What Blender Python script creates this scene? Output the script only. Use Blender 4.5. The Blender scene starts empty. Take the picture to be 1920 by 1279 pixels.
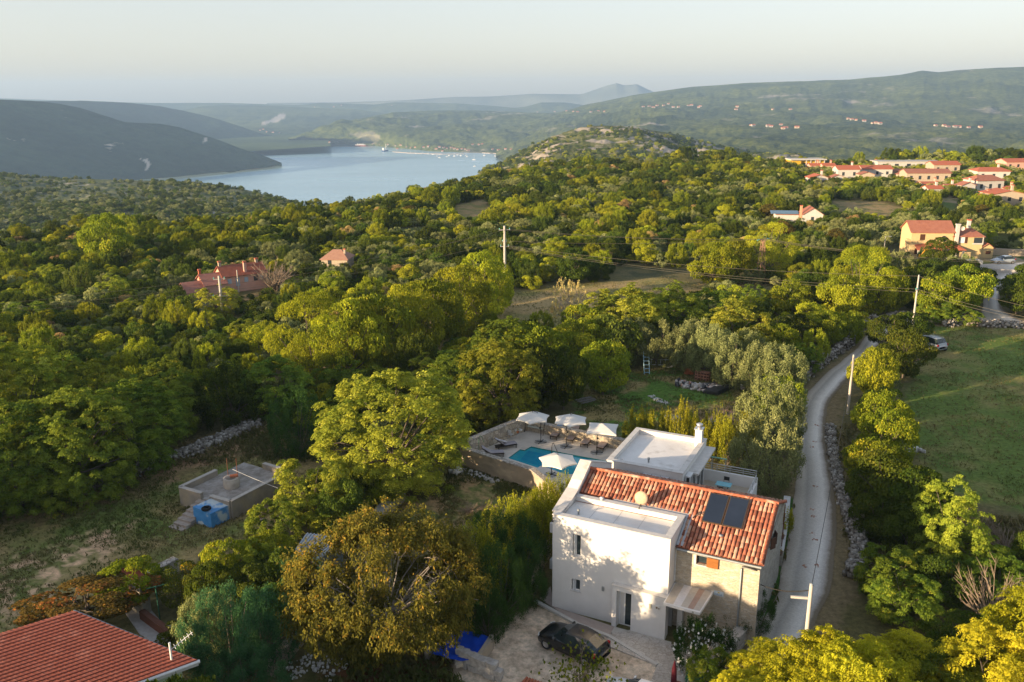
import bpy, math, random
import numpy as np
from mathutils import Vector
rnd = random.Random(11)
rs = np.random.RandomState(5)
sc = bpy.context.scene
# ------------------------------------------------------------------ camera
F_PX, PITCH, ROLL, CAM_H = 1600.0, math.atan(454.5 / 1600.0), math.radians(-0.4), 30.0
cd = bpy.data.cameras.new("camera"); cam = bpy.data.objects.new("camera", cd)
sc.collection.objects.link(cam); sc.camera = cam
cd.sensor_width = 36.0; cd.lens = 36.0 * F_PX / 1920.0; cd.clip_start = 0.5; cd.clip_end = 60000
cam.location = (0, 0, CAM_H)
from mathutils import Matrix
cam.matrix_world = (Matrix.Translation((0, 0, CAM_H)) @ Matrix.Rotation(math.pi / 2 - PITCH, 4, 'X')
                    @ Matrix.Rotation(ROLL, 4, 'Z'))
# ------------------------------------------------------------------ light
SUN_EL = math.radians(9.8)
SUN_DIR = np.array([-0.88, -0.475]); SUN_DIR /= np.linalg.norm(SUN_DIR)      # towards the sun, on the ground
w = bpy.data.worlds.new("World"); sc.world = w; w.use_nodes = True
nt = w.node_tree; bg = nt.nodes["Background"]
sky = nt.nodes.new("ShaderNodeTexSky"); sky.sky_type = 'NISHITA'; sky.sun_disc = False
sky.sun_elevation = SUN_EL
sky.sun_rotation = math.atan2(SUN_DIR[0], SUN_DIR[1])
sky.altitude = 200; sky.air_density = 1.0; sky.dust_density = 1.6; sky.ozone_density = 1.2
gm = nt.nodes.new('ShaderNodeGamma'); gm.inputs[1].default_value = .52; hs_ = nt.nodes.new('ShaderNodeHueSaturation'); hs_.inputs['Saturation'].default_value = .98
nt.links.new(sky.outputs[0], gm.inputs[0]); nt.links.new(gm.outputs[0], hs_.inputs['Color']); tn = nt.nodes.new('ShaderNodeMixRGB'); tn.blend_type = 'MULTIPLY'; tn.inputs[0].default_value = 1; tn.inputs[2].default_value = (1.045, .985, 1.0, 1); nt.links.new(hs_.outputs[0], tn.inputs[1]); nt.links.new(tn.outputs[0], bg.inputs[0]); bg.inputs[1].default_value = 0.15
ld = bpy.data.lights.new("sun", 'SUN'); sun = bpy.data.objects.new("sun", ld); sc.collection.objects.link(sun)
ld.energy = 4.3; ld.angle = math.radians(0.6); ld.color = (1.0, 0.75, 0.47)
sv = Vector((SUN_DIR[0] * math.cos(SUN_EL), SUN_DIR[1] * math.cos(SUN_EL), math.sin(SUN_EL)))
sun.rotation_euler = sv.to_track_quat('Z', 'Y').to_euler()
vs = sc.view_settings; vs.view_transform = 'Standard'; vs.look = 'None'; vs.gamma = 1.0; vs.use_curve_mapping = False
vs.exposure = 1.68
sc.cycles.use_denoising = True
sc.cycles.max_bounces = 6; sc.cycles.diffuse_bounces = 3; sc.cycles.glossy_bounces = 2
sc.cycles.transmission_bounces = 4; sc.cycles.volume_bounces = 0; sc.cycles.transparent_max_bounces = 6
sc.cycles.caustics_reflective = False; sc.cycles.caustics_refractive = False
# ------------------------------------------------------------------ measuring helpers (photo pixel -> place on the ground)
def ray(px, py):
    a, b = px - 960, py - 639.5
    u = a * math.cos(ROLL) + b * math.sin(ROLL); v = -a * math.sin(ROLL) + b * math.cos(ROLL)
    return np.array([u / F_PX, math.cos(PITCH) - math.sin(PITCH) * v / F_PX, -math.sin(PITCH) - math.cos(PITCH) * v / F_PX])
def at(px, py, z=0.0):
    d = ray(px, py); t = (z - CAM_H) / d[2]
    return np.array([d[0] * t, d[1] * t, z])
def pd(px, py, D):
    d = ray(px, py); t = D / d[1]
    return np.array([d[0] * t, D, CAM_H + d[2] * t])
def pix(x, y, z=0.0):
    cp, sp = math.cos(PITCH), math.sin(PITCH); dz = z - CAM_H
    zc = y * cp - dz * sp; yc = -(y * sp + dz * cp)
    u = F_PX * x / zc; v = F_PX * yc / zc
    return 960 + u * np.cos(ROLL) - v * np.sin(ROLL), 639.5 + u * np.sin(ROLL) + v * np.cos(ROLL)
# ------------------------------------------------------------------ objects
COL = sc.collection
def tag(o, label=None, cat=None, group=None, kind=None):
    if label: o["label"] = label
    if cat: o["category"] = cat
    if group: o["group"] = group
    if kind: o["kind"] = kind
    return o
def thing(name, label, cat, loc=(0, 0, 0), rz=0.0, group=None, s=(1, 1, 1)):
    o = bpy.data.objects.new(name, None); COL.objects.link(o)
    o.location = [float(v) for v in loc]; o.rotation_euler = (0, 0, rz); o.scale = s
    o.empty_display_size = 0.3
    return tag(o, label, cat, group)
KIDS = {}
def adopt(c, p):
    c.parent = p; KIDS.setdefault(p.name, []).append(c); return c
def copy_tree(o, parent=None):
    c = o.copy(); COL.objects.link(c)
    if parent is not None: adopt(c, parent)
    for ch in KIDS.get(o.name, []): copy_tree(ch, c)
    return c
def np_mesh(name, V, Q, mats, attr=None, smooth=False, mi=None):
    me = bpy.data.meshes.new(name)
    V = np.asarray(V, dtype=np.float32); Q = np.asarray(Q, dtype=np.int32); k = Q.shape[1]
    me.vertices.add(len(V)); me.vertices.foreach_set("co", V.ravel())
    me.loops.add(Q.size); me.loops.foreach_set("vertex_index", Q.ravel())
    me.polygons.add(len(Q)); me.polygons.foreach_set("loop_start", np.arange(len(Q), dtype=np.int32) * k)
    me.polygons.foreach_set("loop_total", np.full(len(Q), k, dtype=np.int32))
    if smooth: me.polygons.foreach_set("use_smooth", np.ones(len(Q), dtype=bool))
    if not isinstance(mats, (list, tuple)): mats = [mats]
    for m in mats: me.materials.append(m)
    if mi is not None: me.polygons.foreach_set("material_index", np.asarray(mi, dtype=np.int32))
    if attr is not None:
        for an, (dom, typ, dat) in attr.items():
            a = me.attributes.new(an, typ, dom)
            a.data.foreach_set("color" if "COLOR" in typ else "value", np.asarray(dat, dtype=np.float32).ravel())
    me.update(calc_edges=True)
    return me
def link_mesh(name, me, parent=None, label=None, cat=None, group=None, kind=None):
    o = bpy.data.objects.new(name, me); COL.objects.link(o)
    if parent is not None: adopt(o, parent)
    return tag(o, label, cat, group, kind)
class MB:
    """collects shapes and links them as one mesh"""
    def __init__(s): s.v = []; s.f = []; s.m = []; s.sm = []
    def add(s, V, Fs, m=0, smooth=False):
        b = len(s.v); s.v += [tuple(map(float, p)) for p in V]
        for f in Fs: s.f.append([b + i for i in f]); s.m.append(m); s.sm.append(smooth)
        return s
    def box(s, x0, x1, y0, y1, z0, z1, m=0):
        return s.add([(x0, y0, z0), (x1, y0, z0), (x1, y1, z0), (x0, y1, z0), (x0, y0, z1), (x1, y0, z1), (x1, y1, z1), (x0, y1, z1)],
                     [(0, 3, 2, 1), (4, 5, 6, 7), (0, 1, 5, 4), (1, 2, 6, 5), (2, 3, 7, 6), (3, 0, 4, 7)], m)
    def rbox(s, c, sx, sy, sz, rz=0, m=0, jit=0, rx=0):
        c = np.array(c, float); ca, sa = math.cos(rz), math.sin(rz); P = []
        for dz in (-1, 1):
            for dx, dy in ((-1, -1), (1, -1), (1, 1), (-1, 1)):
                x, y, z = dx * sx / 2, dy * sy / 2, dz * sz / 2
                if jit: x *= 1 + rnd.uniform(-jit, jit); y *= 1 + rnd.uniform(-jit, jit); z *= 1 + rnd.uniform(-jit, jit)
                if rx: y, z = y * math.cos(rx) - z * math.sin(rx), y * math.sin(rx) + z * math.cos(rx)
                P.append((c[0] + x * ca - y * sa, c[1] + x * sa + y * ca, c[2] + z))
        return s.add(P, [(0, 3, 2, 1), (4, 5, 6, 7), (0, 1, 5, 4), (1, 2, 6, 5), (2, 3, 7, 6), (3, 0, 4, 7)], m)
    def prism(s, pts, z0, z1, m=0):
        n = len(pts); V = [(p[0], p[1], z0) for p in pts] + [(p[0], p[1], z1) for p in pts]
        return s.add(V, [tuple(range(n))[::-1], tuple(range(n, 2 * n))] + [(i, (i + 1) % n, n + (i + 1) % n, n + i) for i in range(n)], m)
    def tube(s, pts, r0, r1=None, n=6, m=0, cap=True):
        r1 = r0 if r1 is None else r1; pts = [np.array(p, float) for p in pts]; k = len(pts); V = []
        for i, p in enumerate(pts):
            d = pts[min(i + 1, k - 1)] - pts[max(i - 1, 0)]; d /= (np.linalg.norm(d) + 1e-9)
            a = np.cross(d, [0, 0, 1.0] if abs(d[2]) < .9 else [1.0, 0, 0]); a /= np.linalg.norm(a); b = np.cross(d, a)
            r = r0 + (r1 - r0) * i / (k - 1)
            V += [p + r * (math.cos(2 * math.pi * j / n) * a + math.sin(2 * math.pi * j / n) * b) for j in range(n)]
        Fs = [(i * n + j, i * n + (j + 1) % n, (i + 1) * n + (j + 1) % n, (i + 1) * n + j) for i in range(k - 1) for j in range(n)]
        s.add(V, Fs, m, True)
        if cap: s.add([V[j] for j in range(n)], [tuple(range(n))[::-1]], m); s.add([V[(k - 1) * n + j] for j in range(n)], [tuple(range(n))], m)
        return s
    def lathe(s, prof, n=16, c=(0, 0, 0), m=0):
        V = [(c[0] + r * math.cos(2 * math.pi * j / n), c[1] + r * math.sin(2 * math.pi * j / n), c[2] + z) for r, z in prof for j in range(n)]
        Fs = [(i * n + j, i * n + (j + 1) % n, (i + 1) * n + (j + 1) % n, (i + 1) * n + j) for i in range(len(prof) - 1) for j in range(n)]
        return s.add(V, Fs, m, True)
    def build(s, name, mat, parent=None, bevel=0, **kw):
        me = bpy.data.meshes.new(name); me.from_pydata(s.v, [], s.f)
        for mm in (mat if isinstance(mat, (list, tuple)) else [mat]): me.materials.append(mm)
        me.polygons.foreach_set("material_index", s.m); me.polygons.foreach_set("use_smooth", s.sm); me.update()
        o = link_mesh(name, me, parent, **kw)
        if bevel:
            b = o.modifiers.new("bevel", 'BEVEL'); b.width = bevel; b.segments = 2; b.limit_method = 'ANGLE'
        return o
# ------------------------------------------------------------------ materials
MATS = {}
def mat(name, c1, c2=None, scale=4.0, rough=0.8, bump=0.0, bscale=None, metal=0.0, spec=0.3, detail=6, coord='Object', stretch=(1, 1, 1), c3=None, s3=0.6, t3=(.55, .7)):
    if name in MATS: return MATS[name]
    m = bpy.data.materials.new(name); m.use_nodes = True; MATS[name] = m
    nt = m.node_tree; p = nt.nodes["Principled BSDF"]; L = nt.links.new
    p.inputs["Roughness"].default_value = rough; p.inputs["Metallic"].default_value = metal; p.inputs["Specular IOR Level"].default_value = spec
    c2 = c2 or tuple(v * 0.82 for v in c1)
    tc = nt.nodes.new("ShaderNodeTexCoord"); mp = nt.nodes.new("ShaderNodeMapping"); mp.inputs["Scale"].default_value = stretch
    L(tc.outputs[coord], mp.inputs[0])
    n = nt.nodes.new("ShaderNodeTexNoise"); n.inputs["Scale"].default_value = scale; n.inputs["Detail"].default_value = detail; n.inputs["Roughness"].default_value = .65
    L(mp.outputs[0], n.inputs[0])
    r = nt.nodes.new("ShaderNodeValToRGB"); r.color_ramp.elements[0].position = .32; r.color_ramp.elements[1].position = .68
    r.color_ramp.elements[0].color = (*c1, 1); r.color_ramp.elements[1].color = (*c2, 1); L(n.outputs[0], r.inputs[0]); out = r.outputs[0]
    if c3:
        n3 = nt.nodes.new("ShaderNodeTexNoise"); n3.inputs["Scale"].default_value = s3; n3.inputs["Detail"].default_value = 5; L(mp.outputs[0], n3.inputs[0])
        r3 = nt.nodes.new("ShaderNodeValToRGB"); r3.color_ramp.elements[0].position = t3[0]; r3.color_ramp.elements[1].position = t3[1]; L(n3.outputs[0], r3.inputs[0])
        mx = nt.nodes.new("ShaderNodeMixRGB"); L(r3.outputs[0], mx.inputs[0]); L(out, mx.inputs[1]); mx.inputs[2].default_value = (*c3, 1); out = mx.outputs[0]
    L(out, p.inputs["Base Color"])
    if bump:
        nb = nt.nodes.new("ShaderNodeTexNoise"); nb.inputs["Scale"].default_value = bscale or scale * 3; nb.inputs["Detail"].default_value = 4; L(mp.outputs[0], nb.inputs[0])
        bn = nt.nodes.new("ShaderNodeBump"); bn.inputs["Strength"].default_value = min(1, bump * 4); bn.inputs["Distance"].default_value = bump; L(nb.outputs[0], bn.inputs["Height"]); L(bn.outputs[0], p.inputs["Normal"])
    return m
def stone_mat(name, cols, mortar, scale=3.0, stretch=(1, 1, 1.6), bump=.03, edge=.05, coord='Object'):
    """irregular rubble masonry: voronoi cells with mortar"""
    m = bpy.data.materials.new(name); m.use_nodes = True; MATS[name] = m
    nt = m.node_tree; p = nt.nodes["Principled BSDF"]; L = nt.links.new; p.inputs["Roughness"].default_value = .9; p.inputs["Specular IOR Level"].default_value = .2
    tc = nt.nodes.new("ShaderNodeTexCoord"); mp = nt.nodes.new("ShaderNodeMapping"); mp.inputs["Scale"].default_value = stretch; L(tc.outputs[coord], mp.inputs[0])
    nz = nt.nodes.new("ShaderNodeTexNoise"); nz.inputs["Scale"].default_value = 1.5; L(mp.outputs[0], nz.inputs[0])
    va = nt.nodes.new("ShaderNodeVectorMath"); va.operation = 'MULTIPLY_ADD'; va.inputs[1].default_value = (.25, .25, .25); L(nz.outputs[1], va.inputs[0]); L(mp.outputs[0], va.inputs[2])
    v = nt.nodes.new("ShaderNodeTexVoronoi"); v.inputs["Scale"].default_value = scale; L(va.outputs[0], v.inputs[0])
    e = nt.nodes.new("ShaderNodeTexVoronoi"); e.feature = 'DISTANCE_TO_EDGE'; e.inputs["Scale"].default_value = scale; L(va.outputs[0], e.inputs[0])
    sx = nt.nodes.new("ShaderNodeSeparateColor"); L(v.outputs["Color"], sx.inputs[0])
    r = nt.nodes.new("ShaderNodeValToRGB"); r.color_ramp.interpolation = 'LINEAR'
    els = r.color_ramp.elements
    while len(els) < len(cols): els.new(.5)
    for i, c in enumerate(cols): els[i].position = i / (len(cols) - 1); els[i].color = (*c, 1)
    L(sx.outputs[0], r.inputs[0])
    er = nt.nodes.new("ShaderNodeValToRGB"); er.color_ramp.elements[0].position = edge * .4; er.color_ramp.elements[1].position = edge; L(e.outputs[0], er.inputs[0])
    mx = nt.nodes.new("ShaderNodeMixRGB"); L(er.outputs[0], mx.inputs[0]); mx.inputs[1].default_value = (*mortar, 1)
    n2 = nt.nodes.new("ShaderNodeTexNoise"); n2.inputs["Scale"].default_value = scale * 4; n2.inputs["Detail"].default_value = 5; L(mp.outputs[0], n2.inputs[0])
    mu = nt.nodes.new("ShaderNodeMixRGB"); mu.blend_type = 'MULTIPLY'; mu.inputs[0].default_value = .55; L(r.outputs[0], mu.inputs[1])
    r2 = nt.nodes.new("ShaderNodeValToRGB"); r2.color_ramp.elements[0].position = .3; r2.color_ramp.elements[0].color = (.45, .42, .4, 1); r2.color_ramp.elements[1].position = .6; L(n2.outputs[0], r2.inputs[0]); L(r2.outputs[0], mu.inputs[2])
    L(mu.outputs[0], mx.inputs[2]); L(mx.outputs[0], p.inputs["Base Color"])
    bn = nt.nodes.new("ShaderNodeBump"); bn.inputs["Strength"].default_value = .8; bn.inputs["Distance"].default_value = bump; L(er.outputs[0], bn.inputs["Height"]); L(bn.outputs[0], p.inputs["Normal"])
    return m
def leaf_mat(name, c1, c2, c3=None, transl=.42, var=.25):
    """c1..c2 by leaf, whole-plant drift by object; c3 on a few sprays"""
    m = bpy.data.materials.new(name); m.use_nodes = True; MATS[name] = m
    nt = m.node_tree; L = nt.links.new; nt.nodes.remove(nt.nodes["Principled BSDF"]); out = nt.nodes["Material Output"]
    at_ = nt.nodes.new("ShaderNodeAttribute"); at_.attribute_name = "leafv"
    r = nt.nodes.new("ShaderNodeValToRGB"); e = r.color_ramp.elements; e[0].position = .05; e[0].color = (*c1, 1); e[1].position = .8 if c3 else .95; e[1].color = (*c2, 1)
    if c3: x = e.new(.97); x.color = (*c3, 1)
    L(at_.outputs["Fac"], r.inputs[0])
    oi = nt.nodes.new("ShaderNodeObjectInfo")
    mr = nt.nodes.new("ShaderNodeMapRange"); mr.inputs[3].default_value = 1 - var; mr.inputs[4].default_value = 1 + var; L(oi.outputs["Random"], mr.inputs[0])
    hr = nt.nodes.new("ShaderNodeMath"); hr.operation = 'MULTIPLY'; hr.inputs[1].default_value = 7.13; L(oi.outputs["Random"], hr.inputs[0])
    fr = nt.nodes.new("ShaderNodeMath"); fr.operation = 'FRACT'; L(hr.outputs[0], fr.inputs[0])
    mh = nt.nodes.new("ShaderNodeMapRange"); mh.inputs[3].default_value = .5 - var * .03; mh.inputs[4].default_value = .5 + var * .09; L(fr.outputs[0], mh.inputs[0])
    hs = nt.nodes.new("ShaderNodeHueSaturation"); L(mh.outputs[0], hs.inputs["Hue"]); L(mr.outputs[0], hs.inputs["Value"]); L(r.outputs[0], hs.inputs["Color"])
    d = nt.nodes.new("ShaderNodeBsdfDiffuse"); t = nt.nodes.new("ShaderNodeBsdfTranslucent"); mx = nt.nodes.new("ShaderNodeMixShader")
    L(hs.outputs[0], d.inputs[0]); L(hs.outputs[0], t.inputs[0]); mx.inputs[0].default_value = transl
    L(d.outputs[0], mx.inputs[1]); L(t.outputs[0], mx.inputs[2]); L(mx.outputs[0], out.inputs[0])
    return m
def interp(xs, pts, k=1):
    pts = sorted(pts); return np.interp(xs, [p[0] for p in pts], [p[k] for p in pts])
def vnoise(x, y, sc_=1.0, seed=0, octs=4):
    """smooth value noise, 0..1"""
    tot = 0; amp = 1; nrm = 0; x = np.asarray(x) * sc_; y = np.asarray(y) * sc_
    R = np.random.RandomState(seed + 100).rand(256, 256)
    for o in range(octs):
        xi = np.floor(x).astype(int); yi = np.floor(y).astype(int); fx = x - xi; fy = y - yi
        fx = fx * fx * (3 - 2 * fx); fy = fy * fy * (3 - 2 * fy)
        a = R[xi % 256, yi % 256]; b = R[(xi + 1) % 256, yi % 256]; c = R[xi % 256, (yi + 1) % 256]; d = R[(xi + 1) % 256, (yi + 1) % 256]
        tot = tot + amp * ((a * (1 - fx) + b * fx) * (1 - fy) + (c * (1 - fx) + d * fx) * fy); nrm += amp; amp *= .5; x = x * 2.03 + 17.1; y = y * 2.03 + 5.3
    return tot / nrm
def inpoly(x, y, P):
    x = np.asarray(x); y = np.asarray(y); c = np.zeros(x.shape, bool); n = len(P)
    for i in range(n):
        x1, y1 = P[i][0], P[i][1]; x2, y2 = P[i - 1][0], P[i - 1][1]
        if y1 == y2: continue
        c ^= ((y1 > y) != (y2 > y)) & (x < (x2 - x1) * (y - y1) / (y2 - y1) + x1)
    return c
def pdist(x, y, P, closed=True):
    """distance to a polyline"""
    d = np.full(np.shape(x), 1e9); n = len(P)
    for i in range(n if closed else n - 1):
        a = np.array(P[i][:2]); b = np.array(P[(i + 1) % n][:2]); ab = b - a; L2 = ab @ ab + 1e-9
        t = np.clip(((x - a[0]) * ab[0] + (y - a[1]) * ab[1]) / L2, 0, 1)
        d = np.minimum(d, np.hypot(x - a[0] - t * ab[0], y - a[1] - t * ab[1]))
    return d
def G(pts): return [at(*p)[:2] for p in pts]
# ------------------------------------------------------------------ lie of the land
EDGE = [(-500, 440), (0, 430), (100, 414), (250, 406), (450, 394), (600, 372), (700, 360), (800, 342), (900, 320), (1000, 302), (1100, 292), (1330, 291), (1500, 293), (1920, 290), (2500, 290)]
_e = [at(p[0], p[1], 5.0) for p in EDGE]
E_AZ = np.array([math.atan2(p[0], p[1]) for p in _e]); E_R = np.array([math.hypot(p[0], p[1]) for p in _e])
def edge_r(x, y): return np.interp(np.arctan2(x, y), E_AZ, E_R)
def ground_z(x, y):
    r = np.hypot(x, y); e = edge_r(x, y) + 12
    az = np.arctan2(x, y)
    slope = np.where(az > .18, .16, .36)
    d = np.maximum(0, r - e)
    return -np.minimum(d * slope * np.clip(d / 40, 0, 1), 230) + 0.0
# pieces of open ground, drawn round in the photo and laid on the land
MEADOW = G([(-300, 1060), (0, 975), (120, 945), (210, 905), (330, 852), (440, 806), (520, 815), (575, 860), (610, 885), (560, 930), (535, 985), (480, 1012), (400, 1045), (290, 1085), (150, 1135), (60, 1165), (0, 1195), (-300, 1300)])
GARDEN = G([(735, 930), (800, 905), (868, 868), (1010, 915), (985, 945), (930, 965), (890, 995), (850, 1010), (800, 990), (750, 965)])
YARD = G([(1085, 745), (1120, 712), (1180, 692), (1215, 682), (1300, 692), (1330, 715), (1410, 738), (1435, 750), (1400, 780), (1372, 812), (1270, 822), (1180, 815), (1080, 785)])
STRIP = G([(660, 712), (700, 682), (790, 655), (860, 622), (915, 600), (950, 552), (1040, 540), (1240, 520), (1330, 535), (1310, 560), (1180, 580), (1120, 606), (1010, 620), (920, 625), (850, 655), (770, 690), (700, 718)])
FIELD = G([(1735, 612), (1800, 606), (1920, 612), (2500, 625), (2500, 1060), (1935, 960), (1840, 940), (1740, 905), (1700, 830), (1690, 770), (1712, 700), (1728, 650)])
DRIVE = G([(1000, 1138), (1045, 1152), (1150, 1190), (1262, 1222), (1300, 1235), (1260, 1400), (840, 1400), (850, 1240), (920, 1200), (945, 1160)])
UNDER = G([(560, 1400), (600, 1260), (660, 1225), (760, 1205), (840, 1225), (865, 1290), (860, 1400)])
UNDERGROWTH = G([(1600, 1080), (1650, 1000), (1760, 950), (1920, 975), (2200, 1020), (2200, 1110), (1900, 1090), (1700, 1120)])  # dark undergrowth among the shrubs at lower right
BROWN = G([(850, 412), (855, 385), (905, 375), (925, 400), (905, 425)])
GREENF = G([(720, 432), (795, 425), (800, 444), (725, 448)])
OLIVEF = G([(545, 462), (600, 452), (690, 470), (640, 482)])
GREENG = G([(1765, 372), (1788, 372), (1795, 405), (1765, 408)])
DRYR = G([(1560, 375), (1650, 378), (1720, 398), (1640, 418), (1560, 405)])
DARKF = G([(1170, 500), (1320, 505), (1330, 530), (1240, 520), (1150, 518)])
LANE_L = [(1330, 1310), (1370, 1260), (1414, 1195), (1453, 1122), (1473, 1037), (1487, 953), (1492, 875), (1492, 818), (1496, 773), (1515, 734), (1548, 700), (1576, 680), (1608, 652), (1626, 627), (1640, 612), (1700, 596), (1790, 592), (1838, 590)]
LANE_R = [(1470, 1310), (1500, 1250), (1526, 1175), (1558, 1105), (1568, 1010), (1563, 920), (1551, 852), (1547, 802), (1551, 762), (1562, 742), (1582, 718), (1612, 690), (1640, 660), (1662, 632), (1680, 618), (1720, 607), (1800, 606), (1850, 612)]
TOP_L = [(1842, 610), (1838, 592), (1843, 570), (1846, 545), (1842, 520), (1836, 508), (1760, 500)]
TOP_R = [(1960, 618), (1905, 596), (1878, 578), (1874, 556), (1882, 534), (1905, 515), (1960, 508), (1960, 490)]
LANE = G(LANE_L) + G(LANE_R)[::-1]
TOPROAD = G(TOP_L) + G(TOP_R)[::-1]
PINKYARD = G([(365, 552), (500, 520), (560, 520), (570, 535), (500, 560), (420, 575)])
YELYARD = G([(1660, 500), (1850, 470), (1960, 480), (1960, 520), (1830, 512), (1700, 512)])
VILL = G([(1490, 318), (1920, 312), (1990, 320), (1990, 395), (1840, 385), (1720, 375), (1500, 340)])
HOUSE_AREA = G([(1000, 1150), (1040, 900), (870, 845), (990, 775), (1180, 815), (1420, 850), (1470, 960), (1470, 1060), (1420, 1220), (1250, 1230)])
CLEAR = [MEADOW, GARDEN, YARD, STRIP, FIELD, DRIVE, UNDER, UNDERGROWTH, BROWN, GREENF, GREENG, DRYR, LANE, TOPROAD, PINKYARD, YELYARD, HOUSE_AREA, DARKF]

# ground sheet -----------------------------------------------------------
az = np.linspace(math.radians(-62), math.radians(62), 760)
rr = np.concatenate([np.geomspace(4, 30, 20, endpoint=False), np.geomspace(30, 190, 430, endpoint=False), np.geomspace(190, 460, 150, endpoint=False), np.geomspace(460, 1500, 30)])
A, Rr = np.meshgrid(az, rr, indexing='ij'); GX = Rr * np.sin(A); GY = Rr * np.cos(A)
GZ = ground_z(GX, GY)
near = np.clip((160 - Rr) / 60, 0, 1)
hz = (vnoise(GX, GY, .35, 3, 3) - .5) * .16 + (vnoise(GX, GY, 2.2, 4, 3) - .5) * .09
flat = np.zeros(GX.shape, bool)
for P in (LANE, TOPROAD, DRIVE, HOUSE_AREA): flat |= inpoly(GX, GY, P) | (pdist(GX, GY, P) < .6)
GZ = GZ + np.where(flat, -.035, hz * near - .02)
GZ = np.where(inpoly(GX, GY, HOUSE_AREA), np.minimum(GZ, -.05), GZ)
base = np.array([.085, .078, .036]); colr = np.empty(GX.shape + (3,)); colr[:] = base
n1 = vnoise(GX, GY, .12, 7, 5); n2 = vnoise(GX, GY, .5, 8, 5); n3 = vnoise(GX, GY, 1.6, 9, 4)
def cover(P, c1, c2, soft=1.2, n=None, lo=.42, hi=.58):
    n = n2 if n is None else n
    ins = inpoly(GX, GY, P); d = pdist(GX, GY, P) * np.where(ins, 1, -1)
    a = np.clip((d + (n3 - .5) * 2.2 * soft) / soft + .5, 0, 1)[..., None]
    t = np.clip((n - lo) / (hi - lo), 0, 1)[..., None]
    colr[:] = colr * (1 - a) + a * (np.array(c1) * (1 - t) + np.array(c2) * t)
GRASS = (.085, .125, .026); DRY = (.15, .108, .052); SOIL = (.26, .165, .10); GRAV = (.36, .31, .26)
cover(MEADOW, (.10, .13, .035), (.21, .165, .08), n=.5 * n2 + .5 * n1, lo=.38, hi=.56)
cover(G([(-200, 1130), (60, 1040), (230, 985), (190, 1040), (110, 1090), (40, 1130), (-100, 1200)]), (.12, .13, .045), (.44, .30, .20), 2.0, n3, .42, .62)
cover(G([(-300, 975), (0, 960), (130, 930), (210, 895), (330, 845), (440, 800), (560, 815), (600, 870), (470, 850), (340, 900), (200, 940), (60, 985)]), (.24, .155, .095), (.16, .125, .06), 2.0)
cover(GARDEN, (.10, .115, .038), (.26, .18, .10), n=.5 * n2 + .5 * n3)
cover(YARD, (.065, .12, .024), (.19, .155, .07), lo=.47, hi=.62)
cover(G([(1300, 770), (1400, 745), (1450, 752), (1400, 790), (1370, 815), (1260, 812), (1290, 790)]), (.33, .20, .13), (.12, .10, .045), 1.5, n3, .38, .6)
cover(STRIP, (.24, .18, .09), (.15, .14, .055), n=n1)
cover(FIELD, (.075, .112, .026), (.17, .145, .06), lo=.48, hi=.68, n=.6 * n1 + .4 * n2)
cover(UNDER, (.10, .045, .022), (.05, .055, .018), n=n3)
cover(UNDERGROWTH, (.05, .06, .02), (.11, .085, .045))
cover(BROWN, (.22, .16, .08), (.14, .13, .05)); cover(GREENF, (.06, .09, .03), (.08, .09, .03)); cover(GREENG, (.07, .11, .025), (.09, .11, .03)); cover(DRYR, (.10, .10, .04), (.20, .15, .08)); cover(DARKF, (.05, .055, .03), (.09, .08, .04))
cover(VILL, (.10, .10, .04), (.2, .16, .1)); cover(YELYARD, (.05, .08, .02), (.2, .17, .12)); cover(PINKYARD, (.12, .09, .05), (.07, .07, .03))
cover(DRIVE, (.44, .37, .31), (.33, .27, .22), .4, n3)
for side, wdt in ((LANE_R, 1.7), (LANE_L, 1.0)):
    P = G(side); d = pdist(GX, GY, P, False); a = np.clip((wdt - d + (n3 - .5) * 2) / .8, 0, 1)[..., None] * .8
    colr[:] = colr * (1 - a) + a * np.array((.15, .115, .07))
P = G([(1450, 1150), (1470, 1080), (1480, 1000), (1484, 940)]); d = pdist(GX, GY, P, False); a = np.clip((.9 - d) / .4, 0, 1)[..., None]
colr[:] = colr * (1 - a) + a * np.array((.04, .085, .02))
colr *= 1.5
nA, nR = GX.shape
idx = np.arange(nA * nR).reshape(nA, nR)
Q = np.stack([idx[:-1, :-1], idx[1:, :-1], idx[1:, 1:], idx[:-1, 1:]], -1).reshape(-1, 4)[:, ::-1]
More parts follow.
